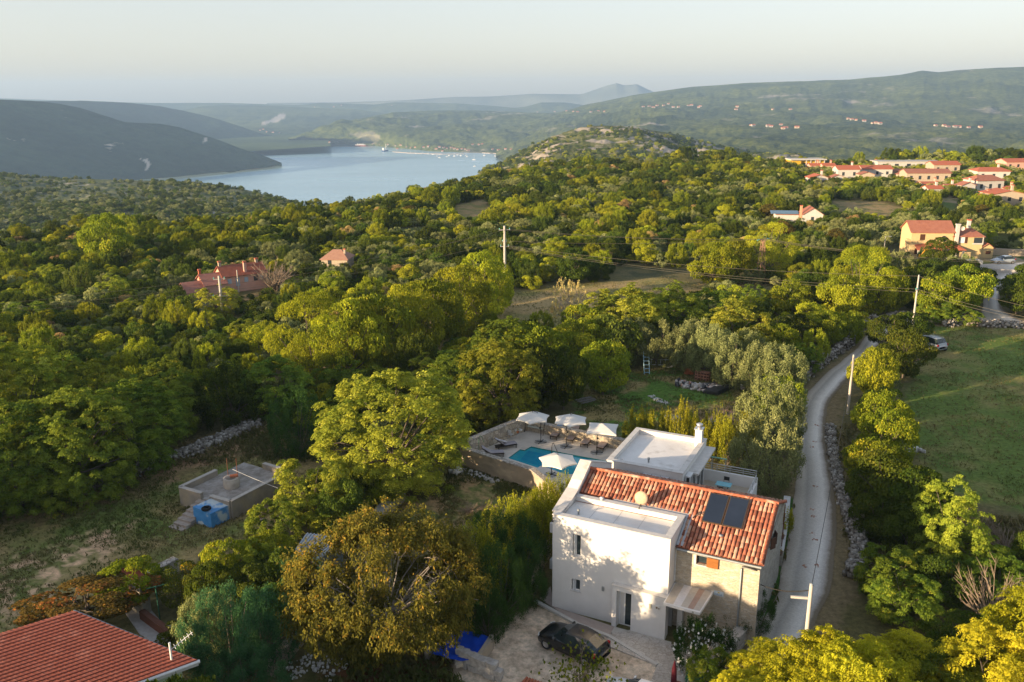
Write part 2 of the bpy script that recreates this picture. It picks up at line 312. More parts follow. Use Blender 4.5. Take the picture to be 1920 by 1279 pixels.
def ground_mat():
    m = bpy.data.materials.new("ground"); m.use_nodes = True; nt = m.node_tree; L = nt.links.new; p = nt.nodes["Principled BSDF"]
    p.inputs["Roughness"].default_value = .95; p.inputs["Specular IOR Level"].default_value = .1
    a = nt.nodes.new("ShaderNodeAttribute"); a.attribute_name = "cover"
    tc = nt.nodes.new("ShaderNodeTexCoord"); n = nt.nodes.new("ShaderNodeTexNoise"); n.inputs["Scale"].default_value = 2.6; n.inputs["Detail"].default_value = 9; n.inputs["Roughness"].default_value = .75
    L(tc.outputs["Object"], n.inputs[0]); r = nt.nodes.new("ShaderNodeValToRGB"); r.color_ramp.elements[0].position = .3; r.color_ramp.elements[0].color = (.5, .52, .45, 1); r.color_ramp.elements[1].position = .7; r.color_ramp.elements[1].color = (1.5, 1.42, 1.3, 1)
    L(n.outputs[0], r.inputs[0]); mx = nt.nodes.new("ShaderNodeMixRGB"); mx.blend_type = 'MULTIPLY'; mx.inputs[0].default_value = 1; L(a.outputs["Color"], mx.inputs[1]); L(r.outputs[0], mx.inputs[2])
    v = nt.nodes.new("ShaderNodeTexVoronoi"); v.inputs["Scale"].default_value = 3.2; L(tc.outputs["Object"], v.inputs[0])
    rv = nt.nodes.new("ShaderNodeValToRGB"); rv.color_ramp.elements[0].position = .05; rv.color_ramp.elements[0].color = (1, 1, 1, 1); rv.color_ramp.elements[1].position = .16; rv.color_ramp.elements[1].color = (0, 0, 0, 1); L(v.outputs[0], rv.inputs[0])
    n4 = nt.nodes.new("ShaderNodeTexNoise"); n4.inputs["Scale"].default_value = .5; L(tc.outputs["Object"], n4.inputs[0]); r4 = nt.nodes.new("ShaderNodeValToRGB"); r4.color_ramp.elements[0].position = .55; r4.color_ramp.elements[1].position = .68; L(n4.outputs[0], r4.inputs[0])
    ml = nt.nodes.new("ShaderNodeMath"); ml.operation = 'MULTIPLY'; L(rv.outputs[0], ml.inputs[0]); L(r4.outputs[0], ml.inputs[1])
    m2 = nt.nodes.new("ShaderNodeMixRGB"); L(ml.outputs[0], m2.inputs[0]); L(mx.outputs[0], m2.inputs[1]); m2.inputs[2].default_value = (.4, .36, .31, 1)
    L(m2.outputs[0], p.inputs["Base Color"])
    b = nt.nodes.new("ShaderNodeBump"); b.inputs["Strength"].default_value = .7; b.inputs["Distance"].default_value = .12; L(n.outputs[0], b.inputs["Height"]); L(b.outputs[0], p.inputs["Normal"])
    return m
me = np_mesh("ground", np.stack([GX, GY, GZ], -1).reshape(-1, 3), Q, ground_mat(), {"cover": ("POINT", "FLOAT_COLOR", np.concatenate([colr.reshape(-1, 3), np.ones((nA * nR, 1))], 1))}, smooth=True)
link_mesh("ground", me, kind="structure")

# the gravel lane --------------------------------------------------------
def road_mat():
    m = bpy.data.materials.new("gravel_road"); m.use_nodes = True; nt = m.node_tree; L = nt.links.new; p = nt.nodes["Principled BSDF"]; p.inputs["Roughness"].default_value = .92; p.inputs["Specular IOR Level"].default_value = .15
    a = nt.nodes.new("ShaderNodeAttribute"); a.attribute_name = "across"; tc = nt.nodes.new("ShaderNodeTexCoord")
    n = nt.nodes.new("ShaderNodeTexNoise"); n.inputs["Scale"].default_value = .8; n.inputs["Detail"].default_value = 10; n.inputs["Roughness"].default_value = .7; L(tc.outputs["Object"], n.inputs[0])
    add = nt.nodes.new("ShaderNodeMath"); add.operation = 'MULTIPLY_ADD'; add.inputs[1].default_value = .16; L(n.outputs[0], add.inputs[0]); L(a.outputs["Fac"], add.inputs[2])
    r = nt.nodes.new("ShaderNodeValToRGB"); e = r.color_ramp.elements; e[0].position = .04; e[0].color = (.20, .16, .115, 1); e[1].position = 1; e[1].color = (.2, .16, .11, 1)
    for q, c in ((.14, (.30, .26, .21)), (.30, (.37, .33, .275)), (.40, (.29, .265, .23)), (.52, (.38, .345, .295)), (.66, (.52, .48, .425)), (.80, (.58, .54, .485)), (.93, (.35, .31, .27))):
        x = e.new(q); x.color = (*[min(.8, v * 1.25) for v in c], 1)
    L(add.outputs[0], r.inputs[0])
    n2_ = nt.nodes.new("ShaderNodeTexNoise"); n2_.inputs["Scale"].default_value = 9; n2_.inputs["Detail"].default_value = 8; L(tc.outputs["Object"], n2_.inputs[0]); r2 = nt.nodes.new("ShaderNodeValToRGB"); r2.color_ramp.elements[0].position = .3; r2.color_ramp.elements[0].color = (.86, .86, .86, 1); r2.color_ramp.elements[1].position = .7; r2.color_ramp.elements[1].color = (1.1, 1.1, 1.1, 1); L(n2_.outputs[0], r2.inputs[0])
    mx = nt.nodes.new("ShaderNodeMixRGB"); mx.blend_type = 'MULTIPLY'; mx.inputs[0].default_value = 1; L(r.outputs[0], mx.inputs[1]); L(r2.outputs[0], mx.inputs[2]); L(mx.outputs[0], p.inputs["Base Color"])
    b = nt.nodes.new("ShaderNodeBump"); b.inputs["Strength"].default_value = .4; b.inputs["Distance"].default_value = .015; L(n2_.outputs[0], b.inputs["Height"]); L(b.outputs[0], p.inputs["Normal"])
    return m
RM = road_mat()
def resample(P, n):
    P = np.array(P, float); d = np.r_[0, np.cumsum(np.hypot(*np.diff(P, axis=0).T))]; t = np.linspace(0, d[-1], n)
    return np.stack([np.interp(t, d, P[:, 0]), np.interp(t, d, P[:, 1])], 1)
def smooth(P, k=4):
    P = np.array(P)
    for _ in range(k): Q_ = P.copy(); Q_[1:-1] = (P[:-2] + 2 * P[1:-1] + P[2:]) / 4; P = Q_
    return P
def road(name, Lp, Rp, n=260, m=14, z=.012):
    Lq = smooth(resample(G(Lp), n), 12); Rq = smooth(resample(G(Rp), n), 12)
    # wobble the edge so it is not a ruled line
    V = []; acr = []
    wob1 = (vnoise(np.arange(n), np.zeros(n), .13, 21, 4) - .5) * .12; wob2 = (vnoise(np.arange(n), np.ones(n) * 9, .13, 22, 4) - .5) * .12
    for i in range(n):
        for j in range(m):
            t = wob1[i] + (1 + wob2[i] - wob1[i]) * j / (m - 1); q = Lq[i] * (1 - t) + Rq[i] * t
            V.append((q[0], q[1], z + .03 * math.sin(math.pi * j / (m - 1)))); acr.append(j / (m - 1))
    ix = np.arange(n * m).reshape(n, m); Q_ = np.stack([ix[:-1, :-1], ix[:-1, 1:], ix[1:, 1:], ix[1:, :-1]], -1).reshape(-1, 4)[:, ::-1]
    o = link_mesh(name, np_mesh(name, V, Q_, RM, {"across": ("POINT", "FLOAT", acr)}, True), kind="structure"); return o
road("gravel_road", LANE_L, LANE_R)
road("upper_road", TOP_L, TOP_R, 120, 12, .03)

# sea --------------------------------------------------------------------
SEA = -200.0
def sea_mat():
    m = bpy.data.materials.new("sea_water"); m.use_nodes = True; nt = m.node_tree; L = nt.links.new; p = nt.nodes["Principled BSDF"]
    p.inputs["Roughness"].default_value = .32; p.inputs["IOR"].default_value = 1.33
    tc = nt.nodes.new("ShaderNodeTexCoord"); mp = nt.nodes.new("ShaderNodeMapping"); mp.inputs["Scale"].default_value = (.0016, .004, 1); mp.inputs["Rotation"].default_value = (0, 0, .35); L(tc.outputs["Object"], mp.inputs[0])
    n = nt.nodes.new("ShaderNodeTexNoise"); n.inputs["Scale"].default_value = 1; n.inputs["Detail"].default_value = 7; L(mp.outputs[0], n.inputs[0])
    r = nt.nodes.new("ShaderNodeValToRGB"); r.color_ramp.elements[0].position = .35; r.color_ramp.elements[0].color = (.26, .42, .50, 1); r.color_ramp.elements[1].position = .65; r.color_ramp.elements[1].color = (.33, .50, .58, 1)
    L(n.outputs[0], r.inputs[0]); L(r.outputs[0], p.inputs["Base Color"])
    rr_ = nt.nodes.new("ShaderNodeMapRange"); rr_.inputs[3].default_value = .16; rr_.inputs[4].default_value = .34; L(n.outputs[0], rr_.inputs[0]); L(rr_.outputs[0], p.inputs["Roughness"])
    n2_ = nt.nodes.new("ShaderNodeTexNoise"); n2_.inputs["Scale"].default_value = .25; n2_.inputs["Detail"].default_value = 5; L(tc.outputs["Object"], n2_.inputs[0]); b = nt.nodes.new("ShaderNodeBump"); b.inputs["Strength"].default_value = .12; b.inputs["Distance"].default_value = .3; L(n2_.outputs[0], b.inputs["Height"]); L(b.outputs[0], p.inputs["Normal"])
    return m
mb = MB(); mb.add([(-9000, 300, SEA), (9000, 300, SEA), (9000, 9000, SEA), (-9000, 9000, SEA)], [(0, 1, 2, 3)]); mb.build("sea_water", sea_mat(), kind="structure")

# hills ------------------------------------------------------------------
def hill_mat(name, c1, c2, rock=(.36, .32, .27), rk=(.62, .72), s=.02, rs_=.004, bump=6):
    m = bpy.data.materials.new(name); m.use_nodes = True; nt = m.node_tree; L = nt.links.new; p = nt.nodes["Principled BSDF"]; p.inputs["Roughness"].default_value = .95; p.inputs["Specular IOR Level"].default_value = .05
    tc = nt.nodes.new("ShaderNodeTexCoord")
    n = nt.nodes.new("ShaderNodeTexNoise"); n.inputs["Scale"].default_value = s; n.inputs["Detail"].default_value = 9; n.inputs["Roughness"].default_value = .78; L(tc.outputs["Object"], n.inputs[0])
    r = nt.nodes.new("ShaderNodeValToRGB"); r.color_ramp.elements[0].position = .36; r.color_ramp.elements[0].color = (*c1, 1); r.color_ramp.elements[1].position = .62; r.color_ramp.elements[1].color = (*c2, 1); L(n.outputs[0], r.inputs[0])
    n2_ = nt.nodes.new("ShaderNodeTexNoise"); n2_.inputs["Scale"].default_value = rs_; n2_.inputs["Detail"].default_value = 10; n2_.inputs["Roughness"].default_value = .62
    mp = nt.nodes.new("ShaderNodeMapping"); mp.inputs["Scale"].default_value = (1, 1, 3); L(tc.outputs["Object"], mp.inputs[0]); L(mp.outputs[0], n2_.inputs[0])
    r2 = nt.nodes.new("ShaderNodeValToRGB"); r2.color_ramp.elements[0].position = rk[0]; r2.color_ramp.elements[1].position = rk[1]; L(n2_.outputs[0], r2.inputs[0])
    n7 = nt.nodes.new("ShaderNodeTexNoise"); n7.inputs["Scale"].default_value = s * .11; n7.inputs["Detail"].default_value = 6; L(tc.outputs["Object"], n7.inputs[0]); r7 = nt.nodes.new("ShaderNodeValToRGB"); r7.color_ramp.elements[0].position = .36; r7.color_ramp.elements[0].color = (.55, .62, .66, 1); r7.color_ramp.elements[1].position = .64; r7.color_ramp.elements[1].color = (1.35, 1.28, 1.1, 1); L(n7.outputs[0], r7.inputs[0]); m7 = nt.nodes.new("ShaderNodeMixRGB"); m7.blend_type = 'MULTIPLY'; m7.inputs[0].default_value = 1; L(r.outputs[0], m7.inputs[1]); L(r7.outputs[0], m7.inputs[2])
    mx = nt.nodes.new("ShaderNodeMixRGB"); L(r2.outputs[0], mx.inputs[0]); L(m7.outputs[0], mx.inputs[1]); mx.inputs[2].default_value = (*rock, 1)
    a = nt.nodes.new("ShaderNodeAttribute"); a.attribute_name = "bare"; m3 = nt.nodes.new("ShaderNodeMixRGB"); L(a.outputs["Fac"], m3.inputs[0]); L(mx.outputs[0], m3.inputs[1]); m3.inputs[2].default_value = (*[min(1, v * 1.25) for v in rock], 1)
    L(m3.outputs[0], p.inputs["Base Color"])
    b = nt.nodes.new("ShaderNodeBump"); b.inputs["Strength"].default_value = 1; b.inputs["Distance"].default_value = bump; L(n.outputs[0], b.inputs["Height"]); L(b.outputs[0], p.inputs["Normal"])
    return m
def hill(name, lines, m, step=3.0, sub=26, rough=.35, seed=1, bare=(), back=True, wav=1.0, bamp=1.0):
    """lines: front foot first, crest last; each a list of (photo x, photo y, distance); the far side falls away behind the crest"""
    x0 = min(p[0] for p in lines[-1]); x1 = max(p[0] for p in lines[-1]); xs = np.arange(x0, x1 + step, step)
    rows = []
    for ln in lines:
        py = interp(xs, ln, 1); D = interp(xs, ln, 2); rows.append(np.array([pd(a, b, d) for a, b, d in zip(xs, py, D)]))
    rows = np.array(rows)
    t = np.linspace(0, len(rows) - 1, (len(rows) - 1) * sub + 1); out = []
    for q in t:
        i = min(int(q), len(rows) - 2); f = q - i
        p0 = rows[max(i - 1, 0)]; p1 = rows[i]; p2 = rows[i + 1]; p3 = rows[min(i + 2, len(rows) - 1)]
        out.append(.5 * ((2 * p1) + (p2 - p0) * f + (2 * p0 - 5 * p1 + 4 * p2 - p3) * f * f + (3 * p1 - p0 - 3 * p2 + p3) * f ** 3) if len(rows) > 2 else p1 * (1 - f) + p2 * f + np.array([0, 0, 1]) * (p2[:, 2:] - p1[:, 2:]) * .9 * f * (1 - f))
    V = np.array(out)
    if back:
        c = V[-1]; dr = c[:, :2] / np.linalg.norm(c[:, :2], axis=1)[:, None]; bk = []
        hgt_ = np.maximum(c[:, 2] - SEA, 40)
        for k in range(1, 9):
            q = c.copy(); f = k / 8; q[:, :2] += dr * (hgt_ * 2.6 * f)[:, None]; q[:, 2] = c[:, 2] - hgt_ * 1.0 * (f ** 1.4); bk.append(q)
        V = np.concatenate([V, np.array(bk)])
    Dm = np.median(V[..., 1]); amp = Dm * .0022 * rough
    nz = (vnoise(V[..., 0], V[..., 1], 1 / (Dm * .012), seed, 4) - .5) * amp * 4.4 + (vnoise(V[..., 0], V[..., 1], 1 / (Dm * .07), seed + 5, 3) - .5) * amp * 6 * wav
    k = np.ones(V.shape[0]); k[0] = 0; k[1:6] = np.linspace(.15, 1, 5)
    kc = np.ones(V.shape[0]); ci = (len(rows) - 1) * sub; kc[max(0, ci - 5):ci + 2] = .12
    V[..., 2] += nz * (k * kc)[:, None]
    ny, nx = V.shape[:2]; ba = np.zeros((ny, nx))
    PX, PY = pix(V[..., 0], V[..., 1], V[..., 2])
    for poly in bare:
        P = [tuple(map(float, q)) for q in poly]; ins = inpoly(PX, PY, P); d = pdist(PX, PY, P) * np.where(ins, 1, -1)
        ba = np.maximum(ba, np.clip((d + (vnoise(PX, PY, .16, 3, 3) - .5) * 7) / 2.0 + .3, 0, 1))
    ix = np.arange(ny * nx).reshape(ny, nx); Q_ = np.stack([ix[:-1, :-1], ix[:-1, 1:], ix[1:, 1:], ix[1:, :-1]], -1).reshape(-1, 4)
    o = link_mesh(name, np_mesh(name, V.reshape(-1, 3), Q_, m, {"bare": ("POINT", "FLOAT", ba.ravel() * bamp)}, True), kind="structure")
    return o, V[:ci + 1]
def slopeD(x0, y0, sl, dx=.447, dy=.894):
    """distance at which a view ray meets a hillside that rises to the left of a shore line"""
    def f(px, py):
        d = ray(px, py); a, b = d[0] / d[1], d[2] / d[1]; q1 = -dy * a + dx; q0 = dy * x0 - dx * y0
        return (px, py, (CAM_H - SEA - sl * q0) / (sl * q1 - b))
    return f
def shore(px, py): p = at(px, py, SEA - 2); return (px, py, p[1])
HM_SHADED = hill_mat("shaded_scrub_hill", (.009, .026, .022), (.032, .058, .036), rk=(.68, .74), rs_=.006)  # same scrub as the lit hills, shade painted in as dark blue-green
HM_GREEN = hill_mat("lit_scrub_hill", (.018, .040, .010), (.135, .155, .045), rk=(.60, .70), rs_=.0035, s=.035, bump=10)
HM_FAR = hill_mat("far_hill_scrub", (.035, .055, .024), (.10, .12, .045), rk=(.66, .74), s=.01, rs_=.002)
HM_ROCK = hill_mat("rocky_knoll", (.040, .065, .016), (.15, .15, .05), rock=(.38, .33, .26), rk=(.50, .57), s=.05, rs_=.02, bump=3)
HM_MID = hill_mat("karst_heath", (.055, .085, .030), (.19, .19, .11), rock=(.33, .31, .28), rk=(.60, .66), s=.06, rs_=.03, bump=1.2)
# far range and faint mountain, its haze partly painted into the colour
hill("distant_mountain", [[(500, 215, 9000), (1300, 215, 9000)], [(500, 193, 9300), (640, 192, 9300), (760, 188, 9300), (850, 182, 9300), (920, 181, 9300), (1000, 176, 9300), (1090, 177, 9300), (1110, 170, 9300), (1140, 160, 9300), (1156, 156, 9300), (1170, 160, 9300), (1195, 158, 9300), (1215, 168, 9300), (1260, 186, 9300), (1300, 196, 9300)]], hill_mat("hazed_mountain", (.12, .14, .13), (.16, .18, .16), rk=(.9, .95), s=.01), 4, 10, .15, 3)
hill("horizon_ridge", [[(-300, 226, 7900), (1100, 226, 7900)], [(-300, 186, 8500), (0, 184, 8500), (100, 188, 8500), (180, 191, 8500), (300, 193, 8500), (420, 193, 8500), (560, 197, 8500), (600, 193, 8500), (700, 196, 8500), (740, 192, 8500), (860, 194, 8500), (930, 199, 8500), (980, 204, 8500), (1100, 205, 8500)]], HM_FAR, 4, 14, .35, 9)
hill("wooded_hump", [[(940, 225, 7000), (1160, 225, 7000)], [(940, 206, 8200), (985, 200, 8200), (1015, 192, 8200), (1060, 192, 8200), (1095, 197, 8200), (1160, 207, 8200)]], HM_FAR, 3, 14, .3, 12)
hill("quarry_hill", [[(300, 262, 4900), (560, 256, 5300), (800, 250, 5600)], [(300, 232, 6000), (470, 230, 6100), (800, 232, 6300)], [(300, 214, 7000), (340, 207, 7000), (380, 199, 7200), (440, 197, 7400), (520, 199, 7400), (600, 203, 7400), (660, 204, 7400), (720, 212, 7400), (800, 226, 7400)]], HM_FAR, 3, 16, .35, 15,
     bare=[[(486, 237), (494, 228), (508, 222), (522, 216), (535, 213), (533, 220), (524, 227), (512, 230), (498, 236)]])
hill("marsh_flat", [[(370, 290, 3600), (620, 274, 3900)], [(380, 270, 4150), (560, 270, 4180), (620, 270, 4200)], [(360, 250, 5300), (620, 250, 5300)]], hill_mat("marsh", (.05, .075, .03), (.08, .11, .05), rk=(.8, .9)), 4, 8, .02, 18, back=False)
s2 = slopeD(-1342, 4750, .30)
hill("second_headland", [[s2(*p) for p in ((60, 275), (300, 270), (420, 264), (500, 258), (510, 257))], [s2(*p) for p in ((60, 230), (300, 234), (420, 248), (510, 256.6))], [s2(*p) for p in ((60, 190), (150, 189), (235, 192), (300, 199), (350, 209), (400, 221), (450, 237), (485, 249), (510, 256.2))]], HM_SHADED, 3, 18, .35, 21)
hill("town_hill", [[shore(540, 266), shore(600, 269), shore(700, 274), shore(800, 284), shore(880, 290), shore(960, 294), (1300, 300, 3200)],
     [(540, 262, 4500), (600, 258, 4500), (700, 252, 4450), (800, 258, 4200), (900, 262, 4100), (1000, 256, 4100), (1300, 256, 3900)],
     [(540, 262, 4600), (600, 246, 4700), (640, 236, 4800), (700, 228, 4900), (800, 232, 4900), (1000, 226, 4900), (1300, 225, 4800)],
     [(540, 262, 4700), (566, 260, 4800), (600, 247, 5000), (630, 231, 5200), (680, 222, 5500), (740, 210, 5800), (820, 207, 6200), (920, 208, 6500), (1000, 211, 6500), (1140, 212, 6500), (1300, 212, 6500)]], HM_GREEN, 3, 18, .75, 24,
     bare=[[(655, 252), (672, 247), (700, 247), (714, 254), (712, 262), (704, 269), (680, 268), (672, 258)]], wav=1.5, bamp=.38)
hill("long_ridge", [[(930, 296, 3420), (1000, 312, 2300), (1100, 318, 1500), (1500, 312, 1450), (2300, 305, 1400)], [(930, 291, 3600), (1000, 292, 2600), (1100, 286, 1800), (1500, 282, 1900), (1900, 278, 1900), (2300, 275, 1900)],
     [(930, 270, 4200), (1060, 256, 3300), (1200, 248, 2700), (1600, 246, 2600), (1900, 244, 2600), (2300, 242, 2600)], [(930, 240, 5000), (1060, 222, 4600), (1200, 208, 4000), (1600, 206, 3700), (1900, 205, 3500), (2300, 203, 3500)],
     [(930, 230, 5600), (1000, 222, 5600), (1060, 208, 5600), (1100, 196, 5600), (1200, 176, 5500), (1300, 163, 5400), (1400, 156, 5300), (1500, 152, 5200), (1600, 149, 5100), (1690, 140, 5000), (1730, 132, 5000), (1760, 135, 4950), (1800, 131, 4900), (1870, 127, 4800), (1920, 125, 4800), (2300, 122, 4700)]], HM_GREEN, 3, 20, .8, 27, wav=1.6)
s1 = slopeD(-1010, 2600, .36); s1b = slopeD(-1130, 2640, .40)
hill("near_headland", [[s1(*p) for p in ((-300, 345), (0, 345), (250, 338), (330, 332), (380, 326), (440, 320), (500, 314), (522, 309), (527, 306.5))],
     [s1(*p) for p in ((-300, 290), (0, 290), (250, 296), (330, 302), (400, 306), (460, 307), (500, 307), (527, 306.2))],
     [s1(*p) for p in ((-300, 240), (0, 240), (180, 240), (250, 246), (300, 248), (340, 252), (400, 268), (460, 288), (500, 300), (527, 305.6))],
     [s1(*p) for p in ((-300, 182), (0, 187), (60, 189), (110, 194), (150, 202), (200, 218), (235, 229), (300, 232), (335, 238), (400, 259), (460, 281), (500, 294), (520, 302), (527, 305))]], HM_SHADED, 3, 22, .5, 30,
     bare=[[(262, 298), (276, 297), (282, 306), (278, 318), (272, 320), (275, 306)], [(384, 258), (389, 256), (387, 264), (380, 268)]])
_, KNOLL = hill("rocky_knoll", [[(900, 350, 700), (1100, 350, 700), (1500, 340, 750)], [(900, 330, 850), (1000, 312, 850), (1100, 305, 850), (1300, 304, 900), (1500, 306, 950)],
     [(900, 330, 950), (950, 306, 1000), (1000, 286, 1050), (1050, 268, 1080), (1100, 258, 1100), (1200, 258, 1120), (1300, 278, 1150), (1400, 292, 1200), (1500, 300, 1200)],
     [(900, 332, 1000), (930, 312, 1080), (960, 296, 1150), (1000, 276, 1200), (1040, 256, 1230), (1070, 244, 1250), (1110, 236, 1260), (1140, 235, 1260), (1200, 239, 1280), (1260, 250, 1300), (1310, 264, 1320), (1380, 280, 1350), (1500, 300, 1400)]], HM_ROCK, 2.5, 22, .9, 33, wav=1.5)
_, HEATH = hill("karst_heath", [[(-300, 560, 330), (200, 560, 330), (640, 560, 330)], [(-300, 452, 430), (0, 448, 430), (200, 440, 440), (400, 430, 450), (500, 424, 450), (600, 425, 450)],
     [(-300, 385, 560), (0, 385, 560), (200, 382, 560), (400, 384, 560), (500, 394, 540), (560, 402, 500), (600, 412, 480)],
     [(-300, 322, 900), (0, 325, 880), (40, 329, 870), (100, 334, 850), (200, 337, 820), (370, 341, 760), (420, 348, 720), (470, 358, 680), (520, 371, 640), (548, 379, 600), (570, 388, 570), (600, 402, 540)]], HM_MID, 2.5, 26, .6, 36)
# haze -------------------------------------------------------------------
mb = MB(); mb.box(-9000, 9000, -600, 10900, -205, 262)
hm = bpy.data.materials.new("haze"); hm.use_nodes = True; n_ = hm.node_tree; n_.nodes.remove(n_.nodes["Principled BSDF"])
pv = n_.nodes.new("ShaderNodeVolumePrincipled"); pv.inputs["Density"].default_value = 1.0e-4; pv.inputs["Color"].default_value = (.42, .64, .97, 1); pv.inputs["Anisotropy"].default_value = .1
n_.links.new(pv.outputs[0], n_.nodes["Material Output"].inputs["Volume"]); 
mb.build("haze", hm, kind="stuff")
BUILT = []
LEAF_GAIN = 1.95
# ------------------------------------------------------------------ foliage
def norm(v): return v / (np.linalg.norm(v, axis=-1, keepdims=True) + 1e-9)
def quads(c, n, al, ln, wd, curl=.12):
    """kite shaped leaves: centre, face normal, direction of growth, length, width"""
    al = norm(al - n * np.sum(al * n, -1, keepdims=True)); sd = np.cross(n, al)
    ln = np.broadcast_to(np.asarray(ln, float).reshape(-1, 1), (len(c), 1)); wd = np.broadcast_to(np.asarray(wd, float).reshape(-1, 1), (len(c), 1))
    a = c - al * ln * .5; b = c + sd * wd * .5 + n * ln * curl; d = c + al * ln * .5; e = c - sd * wd * .5 + n * ln * curl
    return np.stack([a, b, d, e], 1).reshape(-1, 3)
def rdir(n, r): return norm(r.randn(n, 3))
def lobes_of(r, n, cz, rx, rz, lo=.45, hi=.9, flat_bottom=-.35, size=(.24, .40)):
    d = rdir(n * 3, r); d = d[d[:, 2] > flat_bottom][:n]; f = r.uniform(lo, hi, len(d))
    # push the lobes apart a little
    P = d * f[:, None]
    for _ in range(12):
        D = P[:, None] - P[None]; q = np.linalg.norm(D, axis=-1) + np.eye(len(P)) * 9; P += .02 * np.sum(D / q[..., None] ** 3 * (q < .5)[..., None], 1)
        l = np.linalg.norm(P, axis=1, keepdims=True); P = np.where(l > hi, P / l * hi, P)
    R = r.uniform(*size, len(P))
    return P * [rx, rx, rz] + [0, 0, cz], R
def crown_broad(seed, n=11000, leaf=.040, nl=42, cz=.56, rz=.44, aspect=.62, size=(.2, .36), rx=.84, hi=.88, fb=-.45):
    r = np.random.RandomState(seed); C, R = lobes_of(r, nl, cz, rx, rz, hi=hi, size=size, flat_bottom=fb)
    w_ = R ** 2; k = r.choice(len(C), n, p=w_ / w_.sum()); d = rdir(n, r); out = norm((C[k] - [0, 0, cz]) / [1, 1, rz / rx])
    d = norm(d + out * .55 + [0, 0, .25]); f = r.uniform(.55, 1.0, n) ** .5 * np.where(r.rand(n) < .07, r.uniform(1.05, 1.3, n), 1)
    c = C[k] + d * (R[k] * f)[:, None] * [1, 1, .55 * 1.6 * rz]
    nn = norm(d * .7 + [0, 0, .35] + .75 * r.randn(n, 3)); al = norm(r.randn(n, 3) + [0, 0, -.2] + d * .5)
    lv = np.clip(.45 * r.rand(len(C))[k] + .45 * r.rand(n) + .12 * f, 0, 1)
    return quads(c, nn, al, leaf * r.uniform(.7, 1.35, n), leaf * aspect * r.uniform(.7, 1.3, n)), lv, (C, R)
def crown_frond(seed, nf=900, pairs=6, fl=.17, nl=34, cz=.58, rz=.42, ll=.055, droop=.5, rx=.84, fb=-.35):
    """compound leaves: rosettes of drooping fronds, each with paired leaflets"""
    r = np.random.RandomState(seed); C, R = lobes_of(r, nl, cz, rx, rz, size=(.2, .34), flat_bottom=fb)
    nrs = nf // 8; k = r.choice(len(C), nrs); d = norm(rdir(nrs, r) + norm(C[k] - [0, 0, cz]) * .7 + [0, 0, .55])
    rc = C[k] + d * R[k][:, None] * [1, 1, .7] * r.uniform(.6, 1.1, (nrs, 1)); lvk = .45 * r.rand(len(C))[k] + .25 * r.rand(nrs)
    Q_ = []; lv = []
    ang = r.uniform(0, 6.28, (nrs, 8)) ; V = []
    for j in range(8):
        az_ = ang[:, 0] + j * .785 + r.uniform(-.3, .3, nrs); h = np.stack([np.cos(az_), np.sin(az_), np.zeros(nrs)], 1)
        t0 = norm(h + d * .5 + [0, 0, r.uniform(.0, .5)]); L_ = fl * r.uniform(.7, 1.2, (nrs, 1))
        sdv = norm(np.cross(t0, [0, 0, 1.])); 
        for q in range(1, pairs + 1):
            s = q / pairs; p = rc + t0 * L_ * s + np.array([0, 0, -1.]) * L_ * droop * s * s; tl = norm(t0 + [0, 0, -2 * droop * s]); up = norm(np.cross(sdv, tl)); up = np.where(up[:, 2:] < 0, -up, up)
            wl = ll * (1.15 - .75 * abs(s - .45)) * r.uniform(.8, 1.2, nrs)
            for sg in (-1, 1):
                al = norm(sdv * sg + tl * .35 + [0, 0, -.15]); c = p + al * (wl * .5)[:, None]
                V.append(quads(c, norm(up + .25 * r.randn(nrs, 3)), al, wl, wl * .40, .05)); lv.append(np.clip(lvk + .3 * r.rand(nrs), 0, 1))
    return np.concatenate(V), np.concatenate(lv), (C, R)
def crown_shoots(seed, ns=420, per=26, leaf=.035, aspect=.34, nl=26, cz=.52, rz=.48, sl=.20, up=1.0, spread=.5, rx=.82, size=(.2, .34)):
    """upright leafy shoots (olive, laurel, bamboo)"""
    r = np.random.RandomState(seed); C, R = lobes_of(r, nl, cz, rx, rz, size=size, flat_bottom=-.6)
    k = r.choice(len(C), ns); d = norm(rdir(ns, r) + norm(C[k] - [0, 0, cz]) * .8 + [0, 0, .3]); b = C[k] + d * R[k][:, None] * [1, 1, .8] * r.uniform(.5, 1, (ns, 1))
    dr = norm(d * spread + [0, 0, up] + .25 * r.randn(ns, 3)); kk = np.repeat(np.arange(ns), per); n = len(kk); s = r.rand(n)
    al = norm(dr[kk] * .9 + .8 * r.randn(n, 3)); L_ = sl * r.uniform(.6, 1.3, ns)[kk]
    c = b[kk] + dr[kk] * (L_ * (s - .35))[:, None] + rdir(n, r) * (.035 + .03 * (1 - s))[:, None]
    nn = norm(d[kk] * .5 + r.randn(n, 3)); lv = np.clip(.4 * s + .3 * r.rand(ns)[kk] + .3 * r.rand(n), 0, 1)
    return quads(c, nn, al, leaf * r.uniform(.7, 1.3, n), leaf * aspect * r.uniform(.8, 1.2, n)), lv, (C, R)
